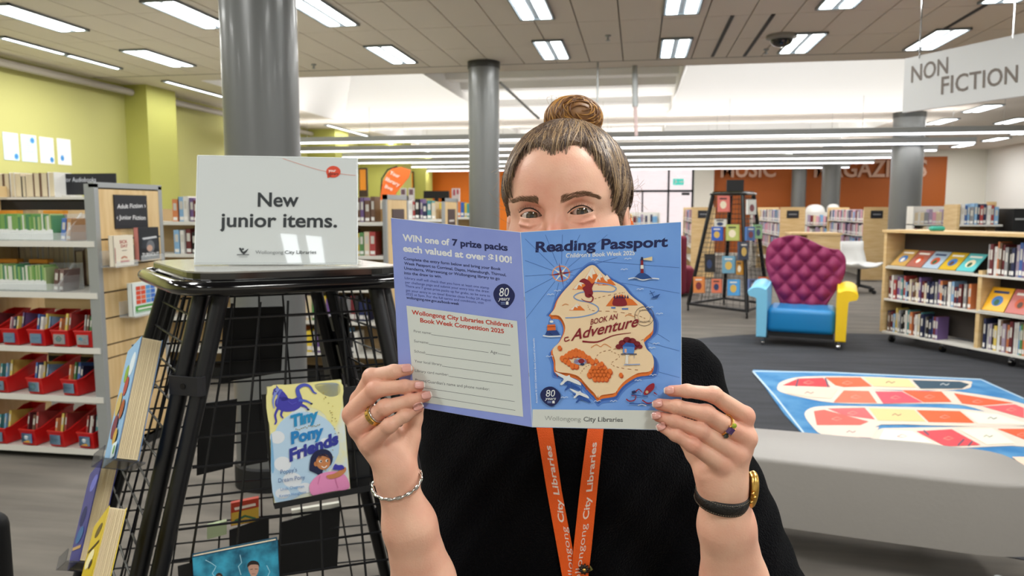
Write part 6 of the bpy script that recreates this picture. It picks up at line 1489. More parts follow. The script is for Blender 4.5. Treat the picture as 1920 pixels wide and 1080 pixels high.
def lash(pts, n, sx, seed):
    mb = MB(); C_ = smoothpath(pts, 6); T_ = trace(f_head, C_[:, 0], C_[:, 1]-1.2); P = [p+np.array([0, 0, -.0006]) for p in T_]; mb.tube(P, [.0007*math.sin(PI*(k+1)/(len(P)+1))**.5+.00015 for k in range(len(P))], n=4)
    R = random.Random(seed)
    for k in range(n):
        f = R.uniform(.15, 1); i = int(f*(len(P)-1)); c = P[i]; d_ = np.array([(f-.35)*sx*.003, .0016+.001*R.random(), -.004]); mb.tube([c, c+d_*.6, c+d_+np.array([0, .0012, 0])], [.00022, .00016, .00005], n=3, cap=False)
    return quadmesh('eyelashes', np.concatenate(mb.v), mb.f, lash_m, PER)
lash([(1013, 402), (1004, 395), (994, 391.5), (983, 393), (973, 400)], 22, -1, 3)
lash([(1064, 401), (1074, 392), (1087, 387), (1100, 388.5), (1112, 396)], 22, 1, 4)
# ---- fingernails
nail_m = mat('fingernail', '#e8aa9e', .12, coat=.8); nail_t = mat('nail_tip', '#f8ece2', .2)
def nail(f, x, y, L_, W_, ang, d0):
    a = math.radians(ang); ca, sa = math.cos(a), -math.sin(a); G = []; nu, nv = 9, 7
    for j in range(nv):
        for i in range(nu):
            u = -1+2*i/(nu-1); v = -1+2*j/(nv-1); vv = v*math.sqrt(max(0, 1-abs(u)**3*.75)) ; G.append((x+ca*u*L_-sa*vv*W_*-1*0-sa*vv*W_, y+sa*u*L_+ca*vv*W_))
    G = np.array(G); P = trace(f, G[:, 0], G[:, 1], d0, 60); dc_ = P[len(P)//2, 2]; lim = dc_+.0045; P = P*np.where(P[:, 2] > lim, lim/P[:, 2], 1)[:, None]; P = P*(1-.0009/P[:, 2:3]); P = P.reshape(nv, nu, 3)
    Q_ = [(j*nu+i, j*nu+i+1, (j+1)*nu+i+1, (j+1)*nu+i) for j in range(nv-1) for i in range(nu-1)]
    o = quadmesh('fingernail', P.reshape(-1, 3), Q_, nail_m, BODY); o.data.materials.append(nail_t)
    for p in o.data.polygons:
        if p.index % (nu-1) == nu-2: p.material_index = 1
    sm_ = o.modifiers.new('s', 'SOLIDIFY'); sm_.thickness = .0005
    return o
for x, y, ang in ((763, 691, 6), (787, 722, 3), (800, 741, 14), (784, 762, 24)): nail(f_hl, x, y, 10, 7, ang, .75)
for x, y, ang in ((1254, 732, 183), (1232, 757, 188), (1230, 779, 192), (1239, 800, 205)): nail(f_hr, x, y, 9.5, 7, ang, .68)
# ---- jumper and trousers
def f_sweater(P):
    d = sell(P, down(BC, .155), (.178, .15, .112)); d = smin(d, sell(P, down(BC, .36), (.172, .24, .118)), .06); d = smin(d, sell(P, down(BC, .60), (.178, .13, .125)), .06)
    d = smin(d, scap(P, down(BC, .055)+np.array([-.05, 0, 0]), SHL, .055, .058), .04); d = smin(d, scap(P, down(BC, .055)+np.array([.05, 0, 0]), SHR, .055, .058), .04)
    d = smin(d, scap(P, SHL, ELL+np.array([.03, .03, .015]), .058, .085), .04); d = smin(d, scap(P, SHR, ELR+np.array([-.005, .06, .03]), .060, .105), .04)
    # slack folds
    d = d+.0022*np.sin(P[:, 0]*60+P[:, 1]*25)*np.sin(P[:, 1]*34+1.3)+.0012*np.sin(P[:, 0]*130-P[:, 1]*90)
    d = smax(d, -scap(P, H2K((0, -.09, -.09)), down(NB, .035), .060, .078), .012)      # neck opening
    d = smax(d, -scap(P, ELL+np.array([0, -.01, -.05]), PX(palmL[-2][1])[0], .052, .056), .01); d = smax(d, -scap(P, ELR+np.array([0, -.01, -.05]), PX(palmR[-2][1])[0], .052, .060), .01)
    return d
VS, QS = surfnet(f_sweater, (-.36, -.78, .78), (.48, .02, 1.36), .0052); VS = project(f_sweater, VS, 1)
jump = mat('black_jumper', '#08090c', .97, bump=(420, .7), spec=.06); jump.node_tree.nodes['Principled BSDF'].inputs['Sheen Weight'].default_value = .02
quadmesh('jumper', VS, QS, jump, PER)
def f_tr(P):
    d = sell(P, down(hipc, .02), (.172, .13, .118))
    for s, h0 in Lg: kn = down(h0, .36)+np.array([.01*s, 0, -.02]); d = smin(d, scap(P, h0, kn, .088, .066), .03); d = smin(d, scap(P, kn, down(h0, .74), .066, .062), .02)
    return d
VT, QT = surfnet(f_tr, (-.2, -1.42, .88), (.34, -.55, 1.46), .012); quadmesh('trousers', VT, QT, mat('dark_trousers', '#16171c', .85), PER)
for s, h0 in Lg:
    a = K2W(down(h0, .76))[0]; fwd = -FWH
    m = MB(); P = [(a[0]-fwd[0]*.05, a[1]-fwd[1]*.05, .045), (a[0]+fwd[0]*.05, a[1]+fwd[1]*.05, .045), (a[0]+fwd[0]*.15, a[1]+fwd[1]*.15, .032)]
    m.tube(P, [.044, .045, .03], n=14); m.build('shoe', black_matte, PER, world=True, smooth='all')
    MB().tube([(a[0], a[1], .04), K2W(down(h0, .70))[0]], .036, n=10).build('sock', black_matte, PER, world=True)
# ================================================================== THINGS WORN
def kmesh(mb, name, m, parent, smooth=True):
    return quadmesh(name, np.concatenate(mb.v), mb.f, m, parent, smooth)
def kthing(name, label, cat, kp, group=None): return thing(name, label, cat, K2W(kp)[0], 0, group)
gold = mat('gold', '#e2b663', .3, 1); silver_j = mat('silver_jewellery', '#d9d9d6', .15, 1)
def between(a, b, f): return a*(1-f)+b*f
# gold band on the ring finger of the hand at left
a, ra = PX(handL_f[2][0]); b, rb = PX(handL_f[2][1]); c = between(a, b, .60); ax_ = (b-a)/np.linalg.norm(b-a); rr = ra*.4+rb*.6+.0009
def band(c, ax_, r, w_, th, n=36):
    u = np.cross(ax_, [0, 0, 1.]); u /= np.linalg.norm(u); v = np.cross(ax_, u); V = []; pr = [(-w_/2, 0), (-w_/2*.8, th), (w_/2*.8, th), (w_/2, 0), (w_/2, -th*.3), (-w_/2, -th*.3)]
    for k in range(n):
        A = 2*PI*k/n; e = u*math.cos(A)+v*math.sin(A)
        for (p, q) in pr: V.append(c+ax_*p+e*(r+q))
    m_ = len(pr); mb = MB(); mb.add(V, [(k*m_+i, k*m_+(i+1) % m_, ((k+1) % n)*m_+(i+1) % m_, ((k+1) % n)*m_+i) for k in range(n) for i in range(m_)]); return mb, u, v
t = kthing('ring', 'wide gold band on the ring finger of the hand at left', 'ring', c); mb, u, v = band(c, ax_, rr, .0062, .0012); kmesh(mb, 'band', gold, t, False)
eng = MB()
for k in range(12): A = 2*PI*k/12; e = u*math.cos(A)+v*math.sin(A); eng.tube([c+e*(rr+.0008)-ax_*.0016, c+e*(rr+.0016), c+e*(rr+.0008)+ax_*.0016], .0005, n=4)
kmesh(eng, 'engraved_pattern', mat('old_silver', '#8c8064', .3, 1), t)
mb, u, v = band(c+ax_*.0045, ax_, rr*.99, .0016, .0008); kmesh(mb, 'silver_edge_band', silver_j, t)
# jewelled ring on the hand at right
a, ra = PX(handR_f[1][0]); b, rb = PX(handR_f[1][1]); c = between(a, b, .55); ax_ = (b-a)/np.linalg.norm(b-a); rr = (ra+rb)/2+.0009
t = kthing('ring', 'gold ring with a square purple stone on the hand at right', 'ring', c); mb, u, v = band(c, ax_, rr, .003, .0009); kmesh(mb, 'band', gold, t, False)
fr_ = np.array([-.15, -.1, -1.]); fr_ -= ax_*(fr_@ax_); fr_ /= np.linalg.norm(fr_); sd_ = np.cross(ax_, fr_)
def gem(cc, r, m, nm, n=4, hgt=.0022):
    mb = MB(); V = []
    for (q, h) in ((r, 0), (r, hgt*.5), (r*.62, hgt)):
        for k in range(n): A = 2*PI*(k+.5)/n; V.append(cc+ax_*math.cos(A)*q+sd_*math.sin(A)*q+fr_*h)
    mb.add(V, [(i*n+k, i*n+(k+1) % n, (i+1)*n+(k+1) % n, (i+1)*n+k) for i in (0, 1) for k in range(n)]+[tuple(range(2*n, 3*n))]); return kmesh(mb, nm, m, t, False)
g0 = c+fr_*(rr+.0006); gem(g0, .0052, mat('amethyst', '#4a2a66', .05, coat=1), 'purple_stone', 4, .003)
gem(g0-sd_*.0066*(1 if sd_[1] < 0 else -1), .0028, mat('peridot', '#a3b83a', .05, coat=1), 'green_stone', 6); gem(g0+sd_*.0066*(1 if sd_[1] < 0 else -1), .0028, mat('dark_stone', '#23302a', .05, coat=1), 'dark_stone', 6)
pr_ = MB()
for A in (PI/4, 3*PI/4, 5*PI/4, 7*PI/4): q = g0+ax_*math.cos(A)*.0052+sd_*math.sin(A)*.0052; pr_.tube([q-fr_*.001, q+fr_*.002], .0006, n=6)
kmesh(pr_, 'prongs', gold, t)
# twisted silver bangle
cc = K(744, 903, .846); U = K(788, 887, .846)-K(744, 903, .846); Vv = K(752, 928, .826)-K(744, 903, .846)
t = kthing('bangle', 'twisted silver bangle on the wrist at left', 'bangle', cc)
P = [cc+U*math.cos(a)*1.02+Vv*math.sin(a)*1.15 for a in np.linspace(-1.25, 2*PI-1.85, 60)]
for s_ in (0, PI):
    mb = MB(); Q_ = []
    for i, p in enumerate(P):
        tg = P[min(i+1, 59)]-P[max(i-1, 0)]; tg /= np.linalg.norm(tg); n1 = p-cc; n1 -= tg*(n1@tg); n1 /= np.linalg.norm(n1); n2 = np.cross(tg, n1); ph = i*.75+s_; Q_.append(p+(n1*math.cos(ph)+n2*math.sin(ph))*.0010)
    mb.tube(Q_, .0013, n=8); kmesh(mb, 'twisted_strand', silver_j, t)
mb = MB(); mb.tube(P, .0011, n=8); kmesh(mb, 'core_wire', silver_j, t)
# watch
a0, r0 = PX(palmR[7][0]); a1, r1 = PX(palmR[7][1]); ax_ = (a1-a0)/np.linalg.norm(a1-a0)
cw = K(1354, 930, .790); ax_ = ax_+np.array([-.22, 0, 0]); ax_ /= np.linalg.norm(ax_); u = np.array([1., 0, 0]); u -= ax_*(u@ax_); u /= np.linalg.norm(u); v = np.cross(ax_, u)
if v[2] > 0: v = -v
t = kthing('wristwatch', 'gold wristwatch on a black stitched leather strap at right', 'watch', cw)
rw = .0262; rd = .0262; mb = MB(); V = []; n = 56; lo2, hi2 = -.0075, .0075
def wp(A, h, e): return cw+u*math.cos(A)*(rw+e)+v*math.sin(A)*(rd+e)+ax_*h
angs = [A for A in np.linspace(.42, 2*PI-.42, n)]
for A in angs: V += [wp(A, lo2, 0), wp(A, lo2, .0016), wp(A, 0, .0024), wp(A, hi2, .0016), wp(A, hi2, 0)]
mb.add(V, [(k*5+i, k*5+(i+1) % 5, (k+1)*5+(i+1) % 5, (k+1)*5+i) for k in range(n-1) for i in range(5)]); kmesh(mb, 'strap', mat('black_leather', '#141210', .45, bump=(400, .3)), t)
stt = MB()
for hh in (-.0058, .0058):
    for k in range(0, 60): A = .5+(2*PI-1)*k/60; stt.tube([wp(A, hh, .0021), wp(A+.05, hh, .0021)], .00022, n=3)
kmesh(stt, 'stitching', mat('stitching', '#b9a98c', .8), t)['kind'] = 'stuff'
cs = cw+u*(rw+.002)+ax_*(-.010 if ax_[1] < 0 else .010); mb = MB(); V = []; n = 32
def casep(r, h): return [cs+u*h+(ax_*math.cos(2*PI*k/n)*1.5+v*math.sin(2*PI*k/n)*1.0)*r for k in range(n)]
prof_ = [(.0125, -.003), (.0138, -.001), (.0142, .002), (.0132, .0042), (.0118, .005), (.0115, .0044)]
for r, h in prof_: V += casep(r, h)
mb.add(V, [(i*n+k, i*n+(k+1) % n, (i+1)*n+(k+1) % n, (i+1)*n+k) for i in range(len(prof_)-1) for k in range(n)]+[tuple(range(n))]); kmesh(mb, 'case', gold, t)
mb = MB(); mb.add(casep(.0116, .0046), [tuple(range(n))]); kmesh(mb, 'dial', mat('watch_dial', '#e8e2d2', .2), t)
mb = MB(); mb.tube([cs+v*.0135, cs+v*.0165], .0016, n=10)
for sg in (-1, 1):
    for q in (-.005, .005): mb.tube([cs+ax_*.0*sg+v*q*0+ax_*q+v*.0128*sg, cs+ax_*q+v*.0175*sg-u*.004], .0013, n=8)
kmesh(mb, 'lugs_and_crown', gold, t)
mb = MB()
for dA, L_ in ((.6, .007), (2.4, .0095)): mb.tube([cs+u*.0049, cs+u*.0049+(ax_*math.cos(dA)+v*math.sin(dA))*L_], .0003, n=4)
kmesh(mb, 'hands', black_gloss, t)
# earring
ep = K(1183, 412, .985); t = kthing('earring', 'small orange drop earring beside the booklet top', 'earring', ep)
mb = MB(); mb.tube([ep+np.array([0, .008, 0]), ep], .0006, n=6); kmesh(mb, 'hook', gold, t); mb = MB(); mb.tube([ep+np.array([0, .002, 0]), ep-np.array([0, .006, 0]), ep-np.array([0, .014, 0]), ep-np.array([0, .019, 0])], [.001, .0038, .0045, .001], n=12); kmesh(mb, 'drop', mat('orange_enamel', '#d8641c', .25), t)
# lanyard
lan = mat('orange_ribbon', '#ff6510', .7, bump=(900, .4))
t = kthing('lanyard', 'orange lanyard with white City Libraries lettering on the black jumper', 'lanyard', K(1070, 900, .97))
def ribbon(L_, R_, lift, nm, txt):
    yy = np.linspace(L_[0][1], L_[-1][1], 46); xl = np.interp(yy, [p[1] for p in L_], [p[0] for p in L_]); xr = np.interp(yy, [p[1] for p in R_], [p[0] for p in R_])
    xc = (xl+xr)/2; T_ = np.min([trace(f_sweater, q_, yy, .75, 80)[:, 2] for q_ in (xl-2, xc, xr+2)], 0); T_ = np.min([T_, np.roll(T_, 1), np.roll(T_, -1)], 0) if len(T_) else T_; T_[0], T_[-1] = T_[1], T_[-2]; T_ = np.convolve(np.pad(T_, 3, 'edge'), np.ones(7)/7, 'valid')-lift
    V = []
    for x0_, x1_, y_, d_ in zip(xl, xr, yy, T_): V += [K(x0_, y_, d_), K(x1_, y_, d_), K(x1_, y_, d_+.0012), K(x0_, y_, d_+.0012)]
    n = len(yy); Fq = [(k*4+i, k*4+(i+1) % 4, (k+1)*4+(i+1) % 4, (k+1)*4+i) for k in range(n-1) for i in range(4)]; quadmesh(nm, np.array(V), Fq, lan, t, False)
    P = Print(lambda x, y, e: K2W(K(x, y, float(np.interp(y, yy, T_))-.0004-e))[0], .0002)
    for s, p0, p1, h, b in txt: P.text(s, p0, p1, h, '#fbe3d6', b, up=(-1, -.12 if nm[0] == 'l' else .12), res=3)
    P.build('ribbon_lettering', t)
ribbon([(985, 690), (1006, 802), (1025, 919), (1045, 1030), (1054, 1080), (1072, 1180)], [(1016, 690), (1036, 802), (1053, 919), (1074, 1030), (1083, 1080), (1100, 1180)], .0015, 'left_ribbon',
       [('Libraries', (1049, 928), (1032.5, 836), 11, .022), ('City', (1058, 980), (1053, 937), 11, .022), ('Wollongong', (1083, 1124), (1063, 988), 11, -.002)])
ribbon([(1118, 690), (1102, 802), (1087, 919), (1075, 1030), (1072, 1080), (1064, 1180)], [(1148, 690), (1132, 802), (1120, 919), (1109, 1030), (1103, 1080), (1094, 1180)], .0040, 'right_ribbon',
       [('Libraries', (1110, 921), (1119, 829), 11, .022), ('City', (1103, 973), (1108, 931), 11, .022), ('Wollongong', (1083, 1119), (1101, 982), 11, -.002)])
bc_ = trace(f_sweater, [1095], [1067], .75, 80)[0]; bc_ = bc_*(1-.011/bc_[2])
k_ = kthing('brooch', 'small dark flower brooch pinned to the lanyard', 'brooch', bc_)
mb = MB()
for k in range(9):
    A = 2*PI*k/9; d_ = np.array([math.cos(A), math.sin(A), 0]); mb.tube([bc_, bc_+d_*.004+np.array([0, 0, -.002]), bc_+d_*.0068], [.0012, .0024, .0008], n=6)
kmesh(mb, 'petals', mat('dark_enamel', '#2b2620', .25, .5), k_); mb = MB(); mb.tube([bc_+np.array([0, 0, .0]), bc_+np.array([0, 0, -.0045])], .0022, n=10); kmesh(mb, 'centre', gold, k_)
mb = MB(); mb.tube([bc_+np.array([.006, -.003, 0]), bc_+np.array([.0095, 0, -.001]), bc_+np.array([.0075, .004, 0])], [.0008, .0018, .0006], n=6); kmesh(mb, 'leaf', mat('olive_enamel', '#6e6a35', .3, .4), k_)

# ================================================================== BOOKLET
DS = .800
sT, sB = pt(976, 436, DS), pt(998, 801, DS)
rTR = pt(1276.5, 416.5, .757); PR = Plane(sT, rTR, sB); PL = Plane(sT, pt(733, 409, .834), sB)
cR = [sT, rTR, PR.at(1277.5, 807), sB]; cL = [PL.at(733, 409), sT, sB, PL.at(750.5, 757.5)]
t = thing('booklet', 'open blue Reading Passport booklet held up in both hands', 'booklet', sB)
cov_b = mat('cover_blue', '#80b0f6', .3, noise=(16, '#76a6f0'), spec=.3); cov_p = mat('back_cover_blue', '#96a6e8', .3, noise=(16, '#8e9ee3'), spec=.3)
def leaf(c4, pl, e0, e1, nm, m, grow=0):
    ctr = sum(c4)/4; F4 = [q+pl.n*e1+(q-ctr)*grow for q in c4]; hexa(F4, [q-pl.n*(e1-e0) for q in F4], m, nm, t)
pw = mat('white_pages', '#e9ebe8', .7)
leaf(cR, PR, -.0004, 0, 'front_cover', cov_b); leaf(cL, PL, -.0004, 0, 'back_cover', cov_p)
for k in range(3): leaf(cR, PR, -.0010-.0005*k, -.0006-.0005*k, 'page', pw, .002+.0012*k); leaf(cL, PL, -.0010-.0005*k, -.0006-.0005*k, 'page', pw, .002+.0012*k)
st_ = MB()
for f in (.33, .72): a = sT*(1-f)+sB*f; b = sT*(1-f-.02)+sB*(f+.02); st_.tube([a+PR.n*.0004, b+PR.n*.0004], .0003, n=5)
st_.build('staple', silver, t, world=True); MB().tube([sT+PR.n*.0001, sB+PR.n*.0001], .0005, n=6).build('spine_fold', ink('#c9d4f0'), t, world=True)
NV_ = '#101c55'; WH = '#eef1f2'
P = Print(lambda x, y, e: PR.at(x, y, e+.0001), .00006); ur = (.045, -1)
P.poly([(998.5, 767.5), (1277, 770), (1277.3, 806.5), (998.3, 800.5)], '#dfe3dc')
P.text('Wollongong', (1021, 788), (1089, 790), 8.5, '#5b6266', -.004, up=(.02, -1)).text('City Libraries', (1094, 790), (1168, 791), 8.5, '#1f2a3a', .022, up=(.02, -1))
P.text('Reading Passport', (1004, 472.5), (1252, 462), 19, NV_, .032, up=ur, res=5).text('Children’s Book Week 2025', (1061, 483), (1190, 478), 8, WH, .02, up=ur)
# compass rays
cx, cy = 1052, 513
P.layer()
for a in range(0, 360, 24):
    A = math.radians(a+8); L_ = 1.0; ex_, ey_ = math.cos(A), math.sin(A); tmax = min([(v) for v in (((1274-cx)/ex_ if ex_ > 0 else (980+(cy-440)*.06-cx)/ex_), ((764-cy)/ey_ if ey_ > 0 else (440-cy)/ey_)) if v > 0]); tmax = min(tmax, 240 if a % 48 else 110)
    P.line([(cx+ex_*18, cy+ey_*18), (cx+ex_*tmax, cy+ey_*tmax)], .7, '#3a66b4')
for y in (500, 532, 640, 690): P.line([(1170 if y > 600 else 1120, y-10), (1274, y+ (2 if y < 520 else 18))], .7, '#3a66b4')
P.layer().ring(cx, cy, 16, 14, 2.4, '#e8a07e').layer()
for a in range(0, 360, 45):
    A = math.radians(a-10); l = 20 if a % 90 else 23; P.poly([(cx+math.cos(A)*l, cy+math.sin(A)*l*.9), (cx+math.cos(A+1.57)*2.4, cy+math.sin(A+1.57)*2.4), (cx-math.cos(A+1.57)*2.4, cy-math.sin(A+1.57)*2.4)], '#f2efe6' if a % 90 else '#8f2030')
# island: halo, cliff, sand
isl = [(1102, 500), (1115, 498), (1130, 513), (1148, 526), (1168, 537), (1180, 551), (1190, 560), (1205, 571), (1214, 583), (1224, 598), (1225, 612), (1222, 622), (1208, 635), (1208, 643), (1213, 655), (1222, 664), (1226, 677), (1224, 690), (1216, 697), (1195, 700), (1172, 714), (1160, 727), (1154, 736), (1140, 739), (1128, 741), (1121, 746), (1115, 738), (1106, 729), (1098, 720), (1085, 706), (1068, 700), (1050, 698), (1042, 694), (1041, 676), (1036, 656), (1050, 640), (1059, 621), (1058, 606), (1048, 592), (1032, 590), (1040, 579), (1046, 562), (1058, 545), (1072, 530), (1085, 515)]
ic = np.array([1130, 620.]); I_ = np.array(isl, float)
P.poly([tuple(p) for p in smoothpath(ic+(I_-ic)*1.09+np.array([1, 5]), 3, True)], '#5584d6').layer().poly([tuple(p) for p in smoothpath(ic+(I_-ic)*1.06+np.array([1, 4]), 3, True)], '#3763b4').layer()
P.poly([tuple(p) for p in smoothpath(I_+np.array([0, 7]), 3, True)], '#ec7a2e').poly([tuple(p) for p in smoothpath(I_+np.array([-3, 3]), 3, True)], '#ec7a2e').layer().poly([tuple(p) for p in smoothpath(I_, 3, True)], '#fde0b6').layer()
for (x, y) in ((1044, 700), (1098, 724), (1121, 742), (1156, 733), (1222, 690), (1034, 592), (1219, 626)): P.line([(x, y), (x+1, y+8)], 1, '#b9481c')
# mountains
for (x, y, w_, h_) in ((1110, 533, 21, 33), (1138, 535, 17, 20), (1090, 543, 17, 18), (1125, 533, 14, 22), (1082, 582, 15, 14)):
    P.poly([(x-w_, y), (x, y-h_), (x+w_, y)], '#ec7a2e').layer().poly([(x-w_*.9, y-1), (x, y-h_), (x+1, y-h_*.3), (x-w_*.3, y-h_*.5), (x-w_*.5, y-1)], '#fbf0dc').poly([(x, y-h_), (x+w_*.35, y-h_*.6), (x+1, y-h_*.55)], '#fbf0dc')
P.layer().line(smoothpath([(1115, 530), (1140, 533), (1155, 540), (1148, 547), (1122, 546), (1090, 548), (1076, 556), (1085, 563), (1105, 567), (1121, 576), (1118, 586), (1090, 594), (1060, 596)], 5), 2, '#7fa3d8')
def dots(L_, c='#a3663a', w=1.0):
    S_ = smoothpath(L_, 6)
    for i in range(0, len(S_)-1, 2): P.line([S_[i], S_[i+1]], w, c)
dots([(1110, 562), (1130, 556), (1160, 550), (1172, 548)]); dots([(1102, 572), (1110, 582), (1150, 584), (1190, 590), (1212, 598)]); dots([(1088, 700), (1098, 688), (1112, 680), (1124, 662), (1150, 655), (1180, 647), (1210, 635)]); dots([(1146, 659), (1162, 668), (1146, 682), (1165, 690), (1200, 694)])
# dragon and cave creature (small dark red shapes)
dr = '#8c1626'
P.layer().poly(smoothpath([(1096, 548), (1092, 540), (1098, 535), (1092, 530), (1086, 528), (1094, 522), (1104, 526), (1110, 532), (1116, 528), (1110, 540), (1112, 550), (1106, 558), (1098, 556)], 3, True), dr).line(smoothpath([(1104, 552), (1112, 558), (1108, 566), (1096, 564), (1090, 560)], 4), 3, dr, 1)
P.poly([(1136, 574), (1150, 556), (1166, 552), (1186, 562), (1196, 572)], '#ec7a2e').layer().poly(smoothpath([(1150, 573), (1150, 562), (1158, 556), (1168, 556), (1174, 564), (1174, 573)], 3, True), dr)
for x in range(1150, 1176, 5): P.poly([(x, 560), (x+2, 552), (x+4, 559)], '#23305c')
P.line([(1146, 577), (1154, 577)], 3, '#5f86c8').line([(1166, 579), (1178, 579)], 3, '#5f86c8')
# lettering
P.layer().text('BOOK AN', (1107, 609), (1157, 598), 10.5, dr, .010, up=(.12, -1)).text('Adventure', (1070, 639), (1197, 611), 20, dr, .016, shear=.3, up=(.03, -1), res=5).line(smoothpath([(1068, 637), (1060, 640), (1059, 634), (1066, 632)], 4), 2, dr).line(smoothpath([(1092, 640), (1120, 641), (1150, 629), (1183, 624)], 5), 3.4, dr, 1)
P.ring(1208, 593, 18, 18, .9, '#5c4a44').ring(1208, 593, 12, 12, .5, '#5c4a44').text('60 YEARS OF', (1198, 584), (1218, 582), 3, '#5c4a44', 0, up=(0, -1)).text('AUSTRALIAN STORIES', (1197, 605), (1220, 604), 3, '#5c4a44', 0, up=(0, -1))
for L_ in ([(1108, 652), (1118, 646), (1126, 650), (1134, 645), (1146, 652)], [(1172, 593), (1178, 590), (1190, 594)], [(1054, 573), (1060, 570), (1066, 572)]): P.line(smoothpath(L_, 4), 1.2, '#dd8a44')
# orange forests
R = random.Random(2)
def trees(L_, r=4.6):
    for (x, y) in L_: P.ell(x+1.5, y+2.5, r, r*1.15, '#c8501c', n=10)
    P.layer()
    for (x, y) in L_: P.ell(x, y, r, r*1.2, '#f1772b', n=10)
    P.layer()
trees([(1056+6*i, 662+2.5*abs(i-4)-(4 if 1 < i < 7 else 0)) for i in range(9)]); trees([(1054, 672), (1060, 676), (1066, 680), (1073, 686), (1080, 686), (1062, 668), (1070, 666), (1078, 664), (1086, 664), (1094, 668), (1102, 674), (1110, 678)])
trees([(1105+7*i+3*(j % 2), 690+6.5*j) for j in range(4) for i in range(6) if not (j == 0 and i in (0, 5)) and not (j == 3 and i in (0, 5))]); trees([(1123, 684), (1128, 682), (1164, 703), (1049, 652), (1118, 677)], 3.6)
P.ell(1088, 678, 12, 6, '#9fb2d8').layer().ell(1090, 677, 6, 4.5, dr).ell(1092, 683, 4, 2.5, '#23305c')
for k in range(3): P.line([(1084, 676+2*k), (1077, 674+3*k)], 1, dr).line([(1096, 676+2*k), (1103, 674+3*k)], 1, dr)
# tree house
P.layer().line([(1176, 660), (1175, 682)], 4.5, '#f5efe2', 6).line([(1177, 668), (1192, 648)], 2.5, '#f5efe2').layer()
for (x, y, r) in ((1160, 650, 6), (1167, 643, 7), (1176, 638, 8), (1185, 640, 8), (1194, 645, 7), (1200, 650, 5), (1180, 648, 7), (1170, 650, 6), (1190, 651, 6)): P.ell(x, y, r, r*.8, '#7f1424', n=12)
P.layer().poly([(1168, 662), (1168, 650), (1174, 644), (1186, 646), (1190, 652), (1188, 663)], '#5c93dc').layer().poly([(1166, 650), (1174, 642), (1188, 644), (1192, 651), (1180, 650)], '#2e5fb0').poly([(1171, 661), (1171, 654), (1175, 654), (1175, 661)], '#f0b49a').line([(1164, 664), (1194, 664)], 1.8, '#23305c').line([(1189, 664), (1189, 672)], .7, '#4b5f9a').line([(1170, 684), (1200, 683)], 2, '#9fb2d8')
# lighthouse
P.poly(smoothpath([(1187, 523), (1196, 514), (1204, 511), (1214, 515), (1224, 523)], 4, False).tolist()+[(1187, 523)], '#1f4d93').line(smoothpath([(1178, 523), (1190, 521), (1205, 525), (1222, 522), (1236, 523)], 4), 2, WH).layer().poly([(1201, 512), (1201.5, 488), (1206, 488), (1207, 512)], '#8c1626').layer().poly([(1201, 504), (1201.2, 497), (1206.4, 497), (1206.7, 504)], '#f2efe6').poly([(1201, 488), (1202, 482), (1205.5, 482), (1206.5, 488)], '#1a2450').poly([(1206, 485), (1223, 481), (1223, 489), (1206, 487)], '#f2d9a6')
# chest on a rock, boat wreck, birds, octopus arms, waves
P.poly([(1022, 628), (1026, 619), (1044, 619), (1050, 628)], '#1f3f86').layer().poly([(1026, 620), (1026, 609), (1041, 608), (1042, 619)], '#e8702c').line([(1026, 613), (1042, 612)], 1, '#8c1626').ell(1034, 603, 3.5, 2.2, '#f5f5f2').line([(1030, 624), (1036, 628)], 1, '#0f1c4a').line(smoothpath([(1018, 629), (1030, 631), (1052, 630)], 4), 2.2, WH)
P.poly([(1219, 560), (1233, 558), (1238, 551), (1230, 554)], '#1f4d93').line([(1226, 557), (1219, 545)], 1.2, '#1f4d93').line([(1218, 551), (1228, 547)], 1, '#1f4d93')
def bird(x, y, s, c): P.poly(smoothpath([(x-22*s, y-12*s), (x-10*s, y-8*s), (x, y-4*s), (x+6*s, y-6*s), (x+8*s, y-2*s), (x+24*s, y+6*s), (x+28*s, y+14*s), (x+14*s, y+9*s), (x+2*s, y+5*s), (x-8*s, y+13*s), (x-12*s, y+11*s), (x-5*s, y+2*s), (x-14*s, y-4*s)], 3, True), c)
bird(1068, 722, .75, '#2a57a8'); bird(1088, 746, .7, '#2a57a8'); P.layer(); bird(1062, 709, .98, '#eef2f2'); bird(1084, 737, .72, '#eef2f2')
P.poly(smoothpath([(1207, 736), (1212, 726), (1222, 719), (1227, 720), (1226, 729), (1216, 738), (1209, 741)], 4, True), '#9c1c30').layer().ell(1213, 735, 2.6, 2.6, '#f2d9a6').ell(1213, 735, 1.2, 1.2, '#23305c')
for L_ in ([(1174, 748), (1180, 752), (1190, 750), (1192, 742), (1184, 742)], [(1204, 750), (1214, 756), (1226, 754), (1236, 756)], [(1192, 734), (1198, 730), (1204, 736)], [(1226, 736), (1232, 740)]): P.line(smoothpath(L_, 4), 2.6, '#9c1c30', 1.2)
P.line([(1180, 757), (1240, 758)], 1.6, '#1f4fa0').line([(1184, 740), (1215, 744)], 1.4, '#1f4fa0').poly([(1184, 734), (1190, 732), (1194, 736), (1186, 739)], '#16255a').line(smoothpath([(1196, 760), (1204, 758), (1212, 761)], 3), 1.2, WH)
for (x, y) in ((1045, 545), (1032, 552), (1115, 487), (1177, 485), (1170, 505), (1200, 542), (1218, 576), (1230, 644), (1222, 652), (1030, 668), (1224, 703), (1196, 713), (1120, 752), (1058, 745), (1150, 752), (1236, 588)): P.line(smoothpath([(x-6, y+1), (x-3, y-1), (x, y+1), (x+3, y-1), (x+7, y)], 3), 1.1, '#d4e3f6')
